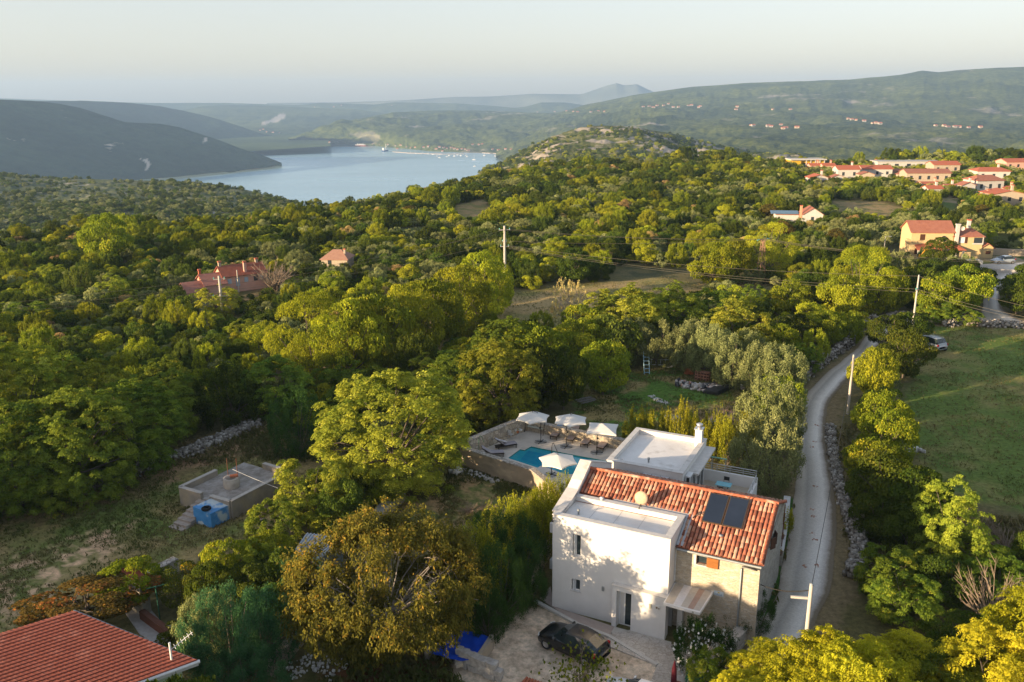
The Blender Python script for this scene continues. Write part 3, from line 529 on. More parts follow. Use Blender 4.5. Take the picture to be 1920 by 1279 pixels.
def crown_spray(seed, n=9000, leaf=.05, nl=30, cz=.58, rz=.42, sub=9, aspect=.45, fb=-.3):
    """hanging sprays of narrow leaves, see-through (walnut)"""
    r = np.random.RandomState(seed); C, R = lobes_of(r, nl, cz, .92, rz, lo=.3, hi=1.0, size=(.10, .30), flat_bottom=fb)
    ns = n // 14; k = r.choice(len(C), ns); d = norm(rdir(ns, r) + norm(C[k] - [0, 0, cz]) * .6); b = C[k] + d * R[k][:, None] * [1, 1, .8] * r.uniform(.3, 1.1, (ns, 1))
    kk = np.repeat(np.arange(ns), 14); m_ = len(kk); al = norm(d[kk] * .6 + [0, 0, -.75] + .75 * r.randn(m_, 3)); c = b[kk] + r.randn(m_, 3) * .022 + [0, 0, -.01]
    nn = norm(np.cross(al, r.randn(m_, 3)) + d[kk] * .6 + [0, 0, .4]); lv = np.clip(.55 * r.rand(ns)[kk] + .3 * r.rand(m_) + .15 * (c[:, 2] > cz), 0, 1)
    return quads(c, nn, al, leaf * r.uniform(.7, 1.3, m_), leaf * aspect * r.uniform(.8, 1.2, m_)), lv, (C, R)
BARK = mat("grey_bark", (.16, .13, .10), (.07, .055, .045), 6, .95, .02, stretch=(1, 1, .3))
BARKP = mat("pale_bark", (.34, .30, .26), (.20, .17, .14), 6, .95, .02, stretch=(1, 1, .3))
def limbs(seed, C, R, cz, tr=.035, h0=.30, nb=16, lean=.05, twigs=0, multi=1):
    r = random.Random(seed); mb = MB()
    order = sorted(range(len(C)), key=lambda i: r.random())[:nb]
    for t in range(multi):
        a = 6.28 * t / multi; off = .0 if multi == 1 else .10
        base = np.array([off * math.cos(a), off * math.sin(a), 0]); fork = np.array([r.uniform(-lean, lean) + off * 2.2 * math.cos(a), r.uniform(-lean, lean) + off * 2.2 * math.sin(a), h0])
        mb.tube([base + [0, 0, -.03], base + [0, 0, .02], (base + fork) / 2 + np.array([r.uniform(-.012, .012), r.uniform(-.012, .012), 0]), fork], tr * 1.15 / multi ** .4, tr * .7 / multi ** .4, 8, cap=False)
        for q in order[t::multi]:
            e = C[q]; mid = fork * .5 + e * .5 + np.array([r.uniform(-.04, .04), r.uniform(-.04, .04), -.04 + r.uniform(0, .06)]); st = fork + np.array([0, 0, -r.uniform(0, h0 * .3)])
            tip = e + (e - np.array([0, 0, cz])) * .18
            mb.tube([st, (st + mid) / 2 + np.array([0, 0, -.015]), mid, e, tip], tr * .42, tr * .08, 5, cap=False)
            for _ in range(twigs):
                f = r.uniform(.2, .9); s0 = mid * (1 - f) + e * f; dd = np.array([r.uniform(-1, 1), r.uniform(-1, 1), r.uniform(-.2, .9)]); dd /= np.linalg.norm(dd); l = r.uniform(.08, .2)
                mb.tube([s0, s0 + dd * l * .5 + np.array([0, 0, .01]), s0 + dd * l], tr * .14, tr * .04, 4, cap=False)
    return mb
def shrink(v, k): return tuple(x * k for x in v)
LEAF = {
 'oak': leaf_mat("oak_leaves", (.036, .062, .008), (.150, .172, .014), (.25, .22, .02)),
 'oak_dark': leaf_mat("holm_oak_leaves", (.024, .044, .010), (.080, .108, .017), var=.3),
 'oak_yellow': leaf_mat("yellowing_oak_leaves", (.058, .088, .008), (.190, .205, .016), (.36, .30, .02)),
 'front': leaf_mat("bright_compound_leaves", (.085, .105, .008), (.31, .275, .016), (.46, .36, .03)),
 'ash': leaf_mat("compound_leaves", (.050, .082, .012), (.205, .222, .026), (.36, .30, .07)),
 'ash_green': leaf_mat("green_compound_leaves", (.030, .062, .012), (.115, .150, .018), (.25, .22, .03)),
 'olive': leaf_mat("olive_leaves", (.050, .072, .030), (.165, .185, .075), transl=.15, var=.18),
 'laurel': leaf_mat("laurel_leaves", (.028, .050, .008), (.185, .190, .014), (.30, .28, .03)),
 'cypress': leaf_mat("dark_conifer_leaves", (.014, .036, .010), (.045, .082, .018), var=.2),
 'teal': leaf_mat("blue_green_leaves", (.016, .055, .026), (.052, .115, .046), var=.2),
 'walnut': leaf_mat("walnut_leaves", (.034, .042, .010), (.125, .112, .022), (.28, .16, .03)),
 'brown': leaf_mat("russet_leaves", (.13, .10, .045), (.26, .20, .09)),
 'vine': leaf_mat("vine_leaves", (.030, .034, .012), (.105, .080, .022), (.26, .10, .03)),
 'berry': leaf_mat("firethorn_leaves", (.030, .055, .010), (.085, .095, .012), (.62, .15, .01)),
 'pale': leaf_mat("pale_sparse_leaves", (.20, .16, .07), (.38, .28, .12)),
}
for _n, _m in MATS.items():
    if _n.endswith('_leaves'):
        for _e in [q for q in _m.node_tree.nodes if q.type == 'VALTORGB'][0].color_ramp.elements: _e.color = tuple(min(.6, v * LEAF_GAIN * q_) for v, q_ in zip(_e.color[:3], (1.10, 1.0, .90))) + (1,)
LEAF['oak_red'] = leaf_mat("coppery_leaves", (.070, .060, .016), (.17, .125, .030))
LEAF['leafy_green'] = leaf_mat("fresh_green_leaves", (.036, .062, .010), (.110, .138, .018), (.2, .2, .03))
KINDS = {}   # kind -> list of (trunk mesh, crown mesh)
def crown_me(name, V, lv, m):
    n = len(V) // 4; return np_mesh(name, V, np.arange(n * 4).reshape(n, 4), m, {"leafv": ("FACE", "FLOAT", lv[:n])})
def kind(name, mk, variants, leaf, bark=BARK, cz=.56, **lk):
    KINDS[name] = []
    for i in range(variants):
        V, lv, (C, R) = mk(i); k = limbs(i + 31, C, R, cz, **lk); me = bpy.data.meshes.new("trunk"); me.from_pydata(k.v, [], k.f); me.materials.append(bark); me.polygons.foreach_set("use_smooth", k.sm)
        KINDS[name].append((me, crown_me("crown", V, lv, LEAF[leaf])))
def re_leaf(new, old, leaf, bark=None):
    KINDS[new] = []
    for t, c in KINDS[old]:
        c2 = c.copy(); c2.materials[0] = LEAF[leaf]; KINDS[new].append((t, c2))
kind('oak', lambda i: crown_broad(40 + i, 9500, .058, size=(.16, .36)), 4, 'oak')
re_leaf('oak_dark', 'oak', 'oak_dark'); re_leaf('oak_yellow', 'oak', 'oak_yellow'); re_leaf('oak_red', 'oak', 'oak_red'); re_leaf('leafy_green', 'oak', 'leafy_green')
kind('hedge_oak', lambda i: crown_broad(60 + i, 13000, .040, nl=60, cz=.50, rz=.50, size=(.15, .28), hi=.93, fb=-.8), 3, 'oak_yellow', cz=.5, h0=.15)
kind('big_oak', lambda i: crown_broad(70 + i, 24000, .026, nl=70, cz=.52, rz=.48, size=(.14, .26), hi=.93, fb=-.7), 2, 'oak_yellow', cz=.5, h0=.15)
kind('ash', lambda i: crown_frond(80 + i, 1900, 6, .16, 46, ll=.064, cz=.53, rz=.47, fb=-.6), 3, 'ash', twigs=2)
re_leaf('ash_green', 'ash', 'ash_green')
kind('front_ash', lambda i: crown_frond(86 + i, 3000, 9, .20, 46, ll=.050, cz=.53, rz=.47, fb=-.6), 3, 'front', twigs=3, nb=24)
re_leaf('front_ash_green', 'front_ash', 'ash_green')
kind('big_ash', lambda i: crown_frond(90 + i, 5600, 6, .105, 95, ll=.040, cz=.50, rz=.50, fb=-.85), 2, 'ash', twigs=3, nb=24)
re_leaf('big_ash_green', 'big_ash', 'ash_green')
kind('olive', lambda i: crown_shoots(100 + i, 900, 22, .044, .36, up=1.5, spread=.6, sl=.13, nl=40, size=(.14, .26)), 3, 'olive', cz=.5, h0=.2, multi=2)
kind('laurel', lambda i: crown_shoots(110 + i, 520, 26, .050, .42, nl=30, up=1.2, sl=.22), 2, 'laurel', cz=.5, h0=.12, multi=3)
kind('shoot_bush', lambda i: crown_shoots(120 + i, 230, 30, .055, .5, nl=16, up=1.9, spread=.25, sl=.42, cz=.42, rz=.40), 2, 'laurel', cz=.4, h0=.1, multi=3)
kind('cypress_bush', lambda i: crown_shoots(130 + i, 900, 22, .034, .42, nl=40, up=.9, sl=.14, cz=.5, rz=.5, size=(.14, .28)), 2, 'cypress', cz=.5, h0=.1)
re_leaf('teal_bush', 'cypress_bush', 'teal')
kind('walnut', lambda i: crown_spray(140 + i, 72000, .036, 85, cz=.66, rz=.34), 1, 'walnut', bark=BARKP, twigs=6, nb=44, h0=.38, tr=.026, cz=.66)
kind('scrub', lambda i: crown_broad(150 + i, 4200, .075, nl=16, cz=.42, rz=.46, size=(.26, .42), fb=-.6), 3, 'leafy_green', cz=.4, h0=.1)
re_leaf('scrub_dark', 'scrub', 'oak_dark'); re_leaf('scrub_brown', 'scrub', 'brown'); re_leaf('scrub_olive', 'scrub', 'olive'); re_leaf('scrub_yellow', 'scrub', 'oak_yellow')
kind('sparse', lambda i: crown_spray(160 + i, 4200, .045, 30), 1, 'pale', bark=BARKP, twigs=8, nb=26, h0=.3, tr=.028, multi=2)
kind('vine', lambda i: crown_broad(170 + i, 9000, .05, nl=44, cz=.66, rz=.34, size=(.14, .26), fb=-.5, aspect=.9), 1, 'vine', cz=.8, h0=.6, multi=4)
kind('berry', lambda i: crown_broad(180 + i, 9000, .045, nl=26, cz=.45, rz=.48), 1, 'berry', cz=.45, h0=.1)
kind('thicket', lambda i: crown_shoots(200 + i, 700, 20, .055, .5, nl=34, cz=.50, rz=.50, up=1.3, spread=.7, sl=.17, size=(.14, .28)), 4, 'oak', cz=.5, h0=.1, multi=2)
re_leaf('thicket_green', 'thicket', 'leafy_green'); re_leaf('thicket_gold', 'thicket', 'oak_yellow'); re_leaf('thicket_dark', 'thicket', 'oak_dark')
# bare, leafless brush
def bare_me(seed, n=90, z=.9, w=1.0, r0=.012, up=.8):
    r = random.Random(seed); mb = MB()
    for i in range(n):
        a = r.uniform(0, 6.28); l = r.uniform(.5, 1); d = np.array([math.cos(a) * w * r.uniform(.2, 1), math.sin(a) * w * r.uniform(.2, 1), up * r.uniform(.4, 1.1)]); d = d / np.linalg.norm(d) * l * z
        p0 = np.array([r.uniform(-.08, .08), r.uniform(-.08, .08), 0]); m1 = p0 + d * .5 + np.array([r.uniform(-.08, .08), r.uniform(-.08, .08), .06]); tip = p0 + d
        mb.tube([p0, m1, tip], r0, r0 * .25, 4, cap=False)
        for _ in range(5):
            f = r.uniform(.35, .95); s0 = m1 * (1 - f) + tip * f; q = d / np.linalg.norm(d) + np.array([r.uniform(-.8, .8), r.uniform(-.8, .8), r.uniform(-.4, .6)]); mb.tube([s0, s0 + q * .13 * l], r0 * .4, r0 * .12, 3, cap=False)
    me = bpy.data.meshes.new("branches"); me.from_pydata(mb.v, [], mb.f); me.materials.append(MATS["twig"]); return me
mat("twig", (.30, .23, .16), (.17, .13, .10), 8, .95)
BARE = [bare_me(1), bare_me(2, 120, .9, 1.4, .010, .5)]

# ------------------------------------------------------------------ where they stand
TREES = []     # x, y, width, height, kind, zone/own label
def T(px, py, W, H, k, label=None, cat='tree', rz=None):
    p = at(px, py); TREES.append([p[0], p[1], W, H, k, label, cat, rz])
# big ones, one by one (photo position of the foot, crown width, height)
T(742, 908, 11.8, 8.3, 'big_ash', 'broad yellow-green tree with feathery leaves, largest one standing left of the pool wall')
T(935, 795, 8.4, 7.3, 'big_ash', 'tall feathery yellow-green tree rising behind the left corner of the pool terrace')
T(1056, 768, 5.0, 6.4, 'leafy_green', 'dense oval green tree behind the white parasols at the edge of the back yard')
T(858, 790, 7.0, 6.0, 'big_ash_green', 'green feathery tree between the broad tree and the pool terrace')
T(562, 856, 5.6, 5.6, 'cypress_bush', 'dark upright brushy bush at the far end of the left meadow')
T(590, 716, 10.5, 9.6, 'big_oak', 'huge round golden-green oak at the near end of the oak row')
for i, (a, b, W, H, k) in enumerate([(660, 715, 9.0, 9, 'hedge_oak'), (712, 700, 8.8, 9.0, 'oak'), (765, 682, 8.8, 9.2, 'hedge_oak'), (815, 655, 9, 8.8, 'oak'), (862, 630, 9, 9.2, 'hedge_oak'), (905, 604, 9, 9.5, 'hedge_oak'), (918, 584, 7, 6.5, 'oak_yellow')]):
    T(a, b, W, H, k)
T(1066, 622, 4.8, 6.6, 'sparse', 'slender pale golden tree with thin see-through crown standing alone in the dry strip')
T(45, 950, 9.5, 7.6, 'big_ash_green'); T(150, 935, 9.5, 7.8, 'big_ash_green'); T(255, 880, 8.5, 7, 'big_ash_green'); T(50, 850, 10, 9, 'big_ash'); T(180, 830, 8, 6.8, 'ash'); T(330, 812, 7, 5.4, 'ash_green'); T(430, 795, 7, 5.2, 'thicket_green'); T(520, 775, 7, 5.2, 'ash_green'); T(-70, 900, 11, 11, 'big_ash')
T(640, 745, 6, 3.8, 'ash_green'); T(700, 765, 6, 3.8, 'ash_green'); T(800, 752, 6, 4.2, 'ash'); T(870, 725, 6, 4.2, 'ash_green')
T(1130, 740, 6, 5.5, 'oak'); T(1000, 720, 8, 6.5, 'oak'); T(950, 720, 8, 6.5, 'big_ash_green'); T(1090, 695, 7, 6, 'oak'); T(1150, 690, 7, 6, 'oak_dark'); T(1010, 770, 7, 6.5, 'leafy_green')
T(1170, 648, 10, 6.8, 'ash'); T(1250, 638, 9, 6.5, 'ash'); T(1100, 655, 7, 5.5, 'oak'); T(1330, 628, 7, 5.5, 'ash_green'); T(1375, 672, 8, 6.5, 'ash', 'yellowing feathery tree above the row of grey olives'); T(1420, 690, 5, 4.5, 'ash')
for a, b, W, H in [(1180, 684, 6.5, 5), (1232, 688, 6.5, 5), (1290, 696, 6, 4.8), (1335, 706, 6.5, 5.2), (1378, 726, 6.5, 5.2), (1420, 736, 5.5, 4.5), (1458, 738, 6.5, 4.8), (1310, 676, 6, 4.6), (1395, 704, 6, 4.6)]: T(a, b, W, H, 'olive')
T(1438, 852, 6.6, 6.2, 'olive', 'large sunlit olive tree between the back yard and the gravel road')
T(1432, 914, 6.4, 5.4, 'olive', 'shaded grey-green olive tree behind the roof terrace, nearest to the gravel road')
T(1452, 1008, 2.6, 2.4, 'shoot_bush', 'small bright bush at the road beyond the stone gable', 'bush')
for i, (a, b) in enumerate([(1196, 838), (1232, 842), (1275, 850), (1330, 862), (1362, 872), (1392, 868), (1300, 846), (1345, 850)]): T(a, b, 2.8, 3.3 + .5 * (i % 3), 'shoot_bush')
# hedges by the house
for a, b, W, H, k in [(1050, 975, 2.8, 3.1, 'laurel'), (1022, 1002, 3.0, 3.2, 'laurel'), (990, 1024, 3.4, 3.3, 'laurel'), (1010, 1052, 3.2, 4.2, 'laurel'), (955, 1060, 4.2, 4.0, 'laurel'), (975, 1095, 4.0, 4.2, 'cypress_bush'), (920, 1085, 4.6, 4.2, 'cypress_bush'), (985, 1135, 3.4, 4.0, 'cypress_bush'), (940, 1165, 4.0, 4.4, 'cypress_bush'), (895, 1130, 4.5, 4.2, 'laurel'), (870, 1165, 4.2, 3.8, 'cypress_bush'), (915, 1198, 2.8, 2.8, 'cypress_bush')]: T(a, b, W, H, k)
T(728, 1222, 10.0, 6.8, 'walnut', 'big walnut tree with golden brown leaves and grey branches in front of the metal shed')
# right-hand side of the lane
for a, b, W, H, k in [(1632, 752, 5.2, 5.4, 'oak_yellow'), (1692, 708, 6.2, 5.5, 'leafy_green'), (1668, 660, 5.5, 4.5, 'leafy_green'), (1705, 655, 5, 4.5, 'leafy_green'), (1652, 838, 5.2, 4.8, 'oak_yellow'), (1655, 880, 5.6, 5.0, 'oak'), (1640, 925, 5.2, 4.2, 'oak'), (1665, 985, 6.4, 5.2, 'leafy_green'), (1705, 1010, 5.8, 5.0, 'leafy_green'), (1650, 1020, 4.4, 3.6, 'leafy_green'), (1770, 1062, 4.6, 5.6, 'ash'), (1700, 1045, 4.4, 3.6, 'leafy_green'), (1655, 1118, 3.6, 3.0, 'ash_green'), (1738, 1085, 3.8, 2.6, 'ash_green'), (1830, 1085, 4, 2.6, 'ash_green'), (1770, 1130, 4.2, 2.8, 'oak_dark'), (1870, 1130, 4, 2.8, 'ash_green'), (1690, 1165, 4, 2.8, 'ash_green'), (1960, 1080, 4, 3, 'leafy_green')]: T(a, b, W, H, k)
# foreground, lower right
for a, b, W, H, k in [(1440, 1330, 4.4, 3.0, 'front_ash'), (1530, 1400, 5.6, 5.0, 'front_ash'), (1600, 1420, 5.6, 5.2, 'front_ash'), (1680, 1345, 5.2, 3.8, 'front_ash'), (1760, 1370, 5.2, 3.8, 'front_ash_green'), (1850, 1400, 5.6, 5.4, 'front_ash'), (1930, 1360, 5.6, 6.4, 'front_ash'), (1400, 1420, 4.6, 3.8, 'front_ash'), (1990, 1440, 5.6, 5.6, 'front_ash'), (1900, 1250, 4, 3.0, 'ash_green'), (1800, 1240, 4, 2.6, 'leafy_green'), (1330, 1300, 2.4, 2.4, 'ash_green')]: T(a, b, W, H, k)
# garden lower left
for a, b, W, H, k in [(440, 1262, 6.0, 4.4, 'teal_bush'), (505, 1232, 4.6, 3.8, 'teal_bush'), (395, 1228, 4.0, 3.4, 'olive'), (380, 1330, 4.4, 3.0, 'teal_bush'), (470, 1340, 4.6, 3.2, 'teal_bush'), (400, 1150, 3.0, 3.2, 'leafy_green'), (430, 1112, 3.6, 3.6, 'oak'), (472, 1145, 3.6, 3.0, 'oak_dark'), (520, 1115, 3.6, 3.0, 'oak_dark'), (512, 1080, 3.4, 3.0, 'oak'), (592, 985, 5.4, 5.0, 'ash'), (520, 1030, 3.8, 3.4, 'ash_green'), (640, 1000, 3.6, 4, 'oak_dark'), (690, 960, 3.4, 3.0, 'oak'), (480, 1100, 3, 3, 'ash'), (570, 1140, 3.6, 3, 'teal_bush'), (530, 1180, 3.4, 2.8, 'oak_dark'), (660, 960, 3.6, 3.0, 'leafy_green'), (330, 1215, 2.4, 1.6, 'scrub')]: T(a, b, W, H, k)
T(352, 1128, 3.8, 2.8, 'berry', 'low hedge bush full of orange berries by the dry stone wall', 'bush')
T(795, 905, 3.6, 1.5, 'scrub_olive', 'low grey-green bush in the walled garden beside the broad tree', 'bush')
T(1398, 1180, 3.6, 2.4, 'cypress_bush', 'deep green shrub growing against the stone wall under the name plate', 'bush')
# shrubs and trees around the far right road and the yellow house
for a, b, W, H, k in [(1612, 590, 10, 9.5, 'big_oak'), (1572, 606, 6.5, 6.5, 'oak_yellow'), (1655, 590, 7, 6.5, 'oak'), (1480, 600, 6, 5.5, 'oak'), (1520, 632, 5, 4.5, 'oak_yellow'), (1548, 650, 5, 4.5, 'oak'), (1500, 660, 5, 4.5, 'leafy_green'), (1510, 700, 3.6, 3.2, 'ash_green'), (1460, 680, 5, 4.5, 'oak'), (1440, 518, 10, 9, 'big_oak'), (1378, 522, 6.5, 6.5, 'oak_yellow'), (1335, 538, 8, 7, 'oak_yellow'), (1760, 598, 7.5, 6, 'oak'), (1800, 590, 8, 7, 'oak'), (1720, 585, 7, 6.5, 'leafy_green'), (1745, 545, 6, 5, 'oak_dark'), (1790, 552, 7, 5.5, 'leafy_green'), (1820, 560, 6, 5.5, 'leafy_green'), (1905, 588, 6.5, 5.5, 'leafy_green'), (1935, 570, 7, 6.5, 'leafy_green'), (1680, 540, 6.5, 5.5, 'olive'), (1750, 602, 5, 3, 'ash_green'), (1810, 608, 4, 2, 'ash_green'), (1625, 545, 7, 6, 'oak_dark')]: T(a, b, W, H, k)
T(1758, 505, 6.6, 5.6, 'leafy_green', 'round green tree in front of the verandah of the yellow house'); T(1732, 497, 2.8, 3.2, 'cypress_bush', 'small pointed bush on the lawn of the yellow house', 'bush'); T(1698, 490, 2.6, 2.0, 'scrub', 'small round bush at the left corner of the yellow house', 'bush')
T(205, 500, 9.5, 9.5, 'oak', 'large dark rounded oak standing above the wood at far left')
FIXED = len(TREES)
# the wood fills everything else that is not open ground
LINES_CLEAR = [(LANE_L, 2.2), (LANE_R, 2.0), (TOP_L, 1.5), (TOP_R, 1.5)]
def fill():
    got = []; cell = {}
    for t in TREES: got.append((t[0], t[1], t[2] * .40))
    def ok(x, y, r):
        for dx in (-1, 0, 1):
            for dy in (-1, 0, 1):
                for (a, b, q) in cell.get((int(x // 10) + dx, int(y // 10) + dy), ()):
                    if (a - x) ** 2 + (b - y) ** 2 < (q + r) ** 2: return False
        return True
    for a, b, q in got: cell.setdefault((int(a // 10), int(b // 10)), []).append((a, b, q))
    N = 60000; r = np.random.RandomState(8)
    Az = r.uniform(math.radians(-45), math.radians(45), N); er = np.interp(Az, E_AZ, E_R); R = np.sqrt(r.uniform(0, 1, N)) * (er + 14 - 34) + 34
    X = R * np.sin(Az); Y = R * np.cos(Az)
    bad = np.zeros(N, bool)
    for P in CLEAR: bad |= inpoly(X, Y, P) | (pdist(X, Y, P) < 1.4)
    bad |= (Y < 62) & (np.abs(X) < 14); bad |= (Y < 52) & (X < 0) ; bad |= (X > 8) & (Y < 62) 
    for x, y, rw in BUILT: bad |= np.hypot(X - x, Y - y) < rw
    n1_ = vnoise(X, Y, .035, 41, 3); n2_ = vnoise(X, Y, .05, 42, 3); q3 = r.rand(N); q4 = r.rand(N)
    order = np.argsort(R); inv = inpoly(X, Y, VILL)
    for i in order:
        if bad[i] or (inv[i] and q4[i] > .45): continue
        big = q3[i] < .42; W = (3.6 + 3.0 * q4[i] ** 1.5) if big else (2.2 + 2.2 * q4[i]); rad = W * .33
        if not ok(X[i], Y[i], rad): continue
        cell.setdefault((int(X[i] // 10), int(Y[i] // 10)), []).append((X[i], Y[i], rad))
        a, b = n1_[i], n2_[i]; px, py = pix(X[i], Y[i], 0.0); u = r.rand(); u2 = r.rand()
        if big:
            if a > .56: k = 'oak_yellow' if u < .5 else 'oak'
            elif a > .45: k = 'oak' if u < .6 else ('oak_dark' if u < .8 else 'leafy_green')
            else: k = 'oak_dark' if u < .45 else ('oak' if u < .72 else ('ash_green' if u < .82 else 'leafy_green'))
            if u > .985: k = 'oak_red'
            if py > 520 and px < 500 and u > .6: k = 'ash' if u > .8 else 'ash_green'
            if 880 < px < 1500 and 410 < py < 520 and u < .7: k = 'oak_yellow'
            H = min(6.2, W * r.uniform(.62, .95))
            if u2 < .62 and k in ('oak', 'oak_yellow', 'oak_dark', 'leafy_green'): k = {'oak': 'thicket', 'oak_yellow': 'thicket_gold', 'oak_dark': 'thicket_dark', 'leafy_green': 'thicket_green'}[k]
            if b > .60 and py < 560: k = 'olive'; H = W * .6
            if px > 1480 and 400 < py < 480 and u < .62: k = 'olive'; H = W * .55
        else:
            k = ('thicket_green' if u < .15 else 'thicket_dark' if u < .3 else 'scrub' if u < .42 else 'scrub_dark' if u < .58 else 'scrub_yellow' if u < .78 else 'scrub_brown' if u < .81 else 'scrub_olive'); H = W * r.uniform(.6, .95)
        if inv[i]: W = 2.4 + 2 * u; H = W * .7
        if py < 400 and px > 1480 and py > 311: H = min(H, 4.4); W = min(W, 5.5)
        if py < 309 and px > 1250: H = r.uniform(5.5, 7.5); W = r.uniform(7, 9.5)
        TREES.append([X[i], Y[i], W, H, k, None, 'tree' if big else 'bush', None])
def stuff_instances(name, pts, kinds, label, cat):
    """pts: x, y, z, width, height, kind name"""
    keys = []; idx = []
    for p in pts:
        if p[5] not in keys: keys.append(p[5])
    col = bpy.data.collections.new(name + "_forms"); order = []
    for kk in keys:
        for v, (tm, cm) in enumerate(kinds[kk]):
            nm = "form%03d" % len(order); m2 = bpy.data.objects.new(nm, cm); col.objects.link(m2); order.append((kk, v))
    first = {}; cnt = {}
    for q, (kk, v) in enumerate(order): first.setdefault(kk, q); cnt[kk] = cnt.get(kk, 0) + 1
    n = len(pts); r = np.random.RandomState(4); me = bpy.data.meshes.new(name)
    me.vertices.add(n); me.vertices.foreach_set("co", np.array([[p[0], p[1], p[2]] for p in pts], dtype=np.float32).ravel())
    a = me.attributes.new("pick", 'INT', 'POINT'); a.data.foreach_set("value", np.array([first[p[5]] + r.randint(cnt[p[5]]) for p in pts], dtype=np.int32))
    a = me.attributes.new("size", 'FLOAT_VECTOR', 'POINT'); a.data.foreach_set("vector", np.array([[p[3] / 2, p[3] / 2, p[4]] for p in pts], dtype=np.float32).ravel())
    a = me.attributes.new("turn", 'FLOAT_VECTOR', 'POINT'); tv = np.zeros((n, 3), np.float32); tv[:, 2] = r.uniform(0, 6.28, n); a.data.foreach_set("vector", tv.ravel())
    o = bpy.data.objects.new(name, me); COL.objects.link(o)
    g = bpy.data.node_groups.new(name, 'GeometryNodeTree'); g.interface.new_socket("Geometry", in_out='INPUT', socket_type='NodeSocketGeometry'); g.interface.new_socket("Geometry", in_out='OUTPUT', socket_type='NodeSocketGeometry')
    N = g.nodes; gi = N.new("NodeGroupInput"); go = N.new("NodeGroupOutput"); ip = N.new("GeometryNodeInstanceOnPoints"); ci = N.new("GeometryNodeCollectionInfo")
    ci.inputs["Collection"].default_value = col; ci.inputs["Separate Children"].default_value = True; ci.inputs["Reset Children"].default_value = True
    ip.inputs["Pick Instance"].default_value = True; g.links.new(gi.outputs[0], ip.inputs["Points"]); g.links.new(ci.outputs[0], ip.inputs["Instance"])
    def na(nm, typ):
        q = N.new("GeometryNodeInputNamedAttribute"); q.data_type = typ; q.inputs["Name"].default_value = nm; return q.outputs["Attribute"]
    g.links.new(na("pick", 'INT'), ip.inputs["Instance Index"]); g.links.new(na("size", 'FLOAT_VECTOR'), ip.inputs["Scale"])
    er = N.new("FunctionNodeEulerToRotation"); g.links.new(na("turn", 'FLOAT_VECTOR'), er.inputs[0]); g.links.new(er.outputs[0], ip.inputs["Rotation"])
    g.links.new(ip.outputs[0], go.inputs[0]); md = o.modifiers.new("scatter", 'NODES'); md.node_group = g
    tag(o, label, cat, None, "stuff"); return o
# ------------------------------------------------------------------ the white and stone house
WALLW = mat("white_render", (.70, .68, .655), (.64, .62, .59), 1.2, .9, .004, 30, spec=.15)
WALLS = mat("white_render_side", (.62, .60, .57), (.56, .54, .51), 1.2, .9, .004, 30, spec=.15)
MEMB = mat("white_membrane", (.74, .72, .69), (.64, .61, .57), .7, .55, .006, 2.5, c3=(.52, .49, .45), s3=.9, t3=(.58, .74))
COPE = mat("parapet_coping", (.62, .59, .55), (.50, .475, .44), 3, .7, c3=(.38, .36, .33), s3=1.5, t3=(.6, .8))
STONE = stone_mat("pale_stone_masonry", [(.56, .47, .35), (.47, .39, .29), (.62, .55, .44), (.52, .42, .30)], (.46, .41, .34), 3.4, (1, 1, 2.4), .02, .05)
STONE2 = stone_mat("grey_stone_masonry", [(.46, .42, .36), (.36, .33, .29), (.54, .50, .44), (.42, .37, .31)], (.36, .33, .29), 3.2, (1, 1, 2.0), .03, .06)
GLASS = mat("window_glass", (.02, .03, .035), (.03, .045, .05), 2, .08, spec=.6)
FRAME = mat("white_frame", (.75, .75, .74), rough=.5); METAL = mat("grey_metal", (.32, .34, .34), (.26, .28, .28), 5, .45, metal=.4)
WOODS = mat("orange_wood", (.36, .14, .035), (.24, .09, .02), 3, .6, stretch=(1, 1, 8)); DARKW = mat("dark_brown_wood", (.10, .045, .03), (.06, .028, .02), 5, .6)
DARKM = mat("dark_metal", (.035, .033, .032), (.05, .045, .04), 6, .5, metal=.3); SHADE = mat("dark_interior", (.045, .04, .036))
HX, HY, HR = 2.35, 45.94, math.radians(-26)
def HW(x, y, z=0.0): return (HX + x * math.cos(HR) - y * math.sin(HR), HY + x * math.sin(HR) + y * math.cos(HR), z)
house = thing("house", "large white and stone house with terracotta roof and solar panels beside the gravel road", "house", (HX, HY, 0), HR)
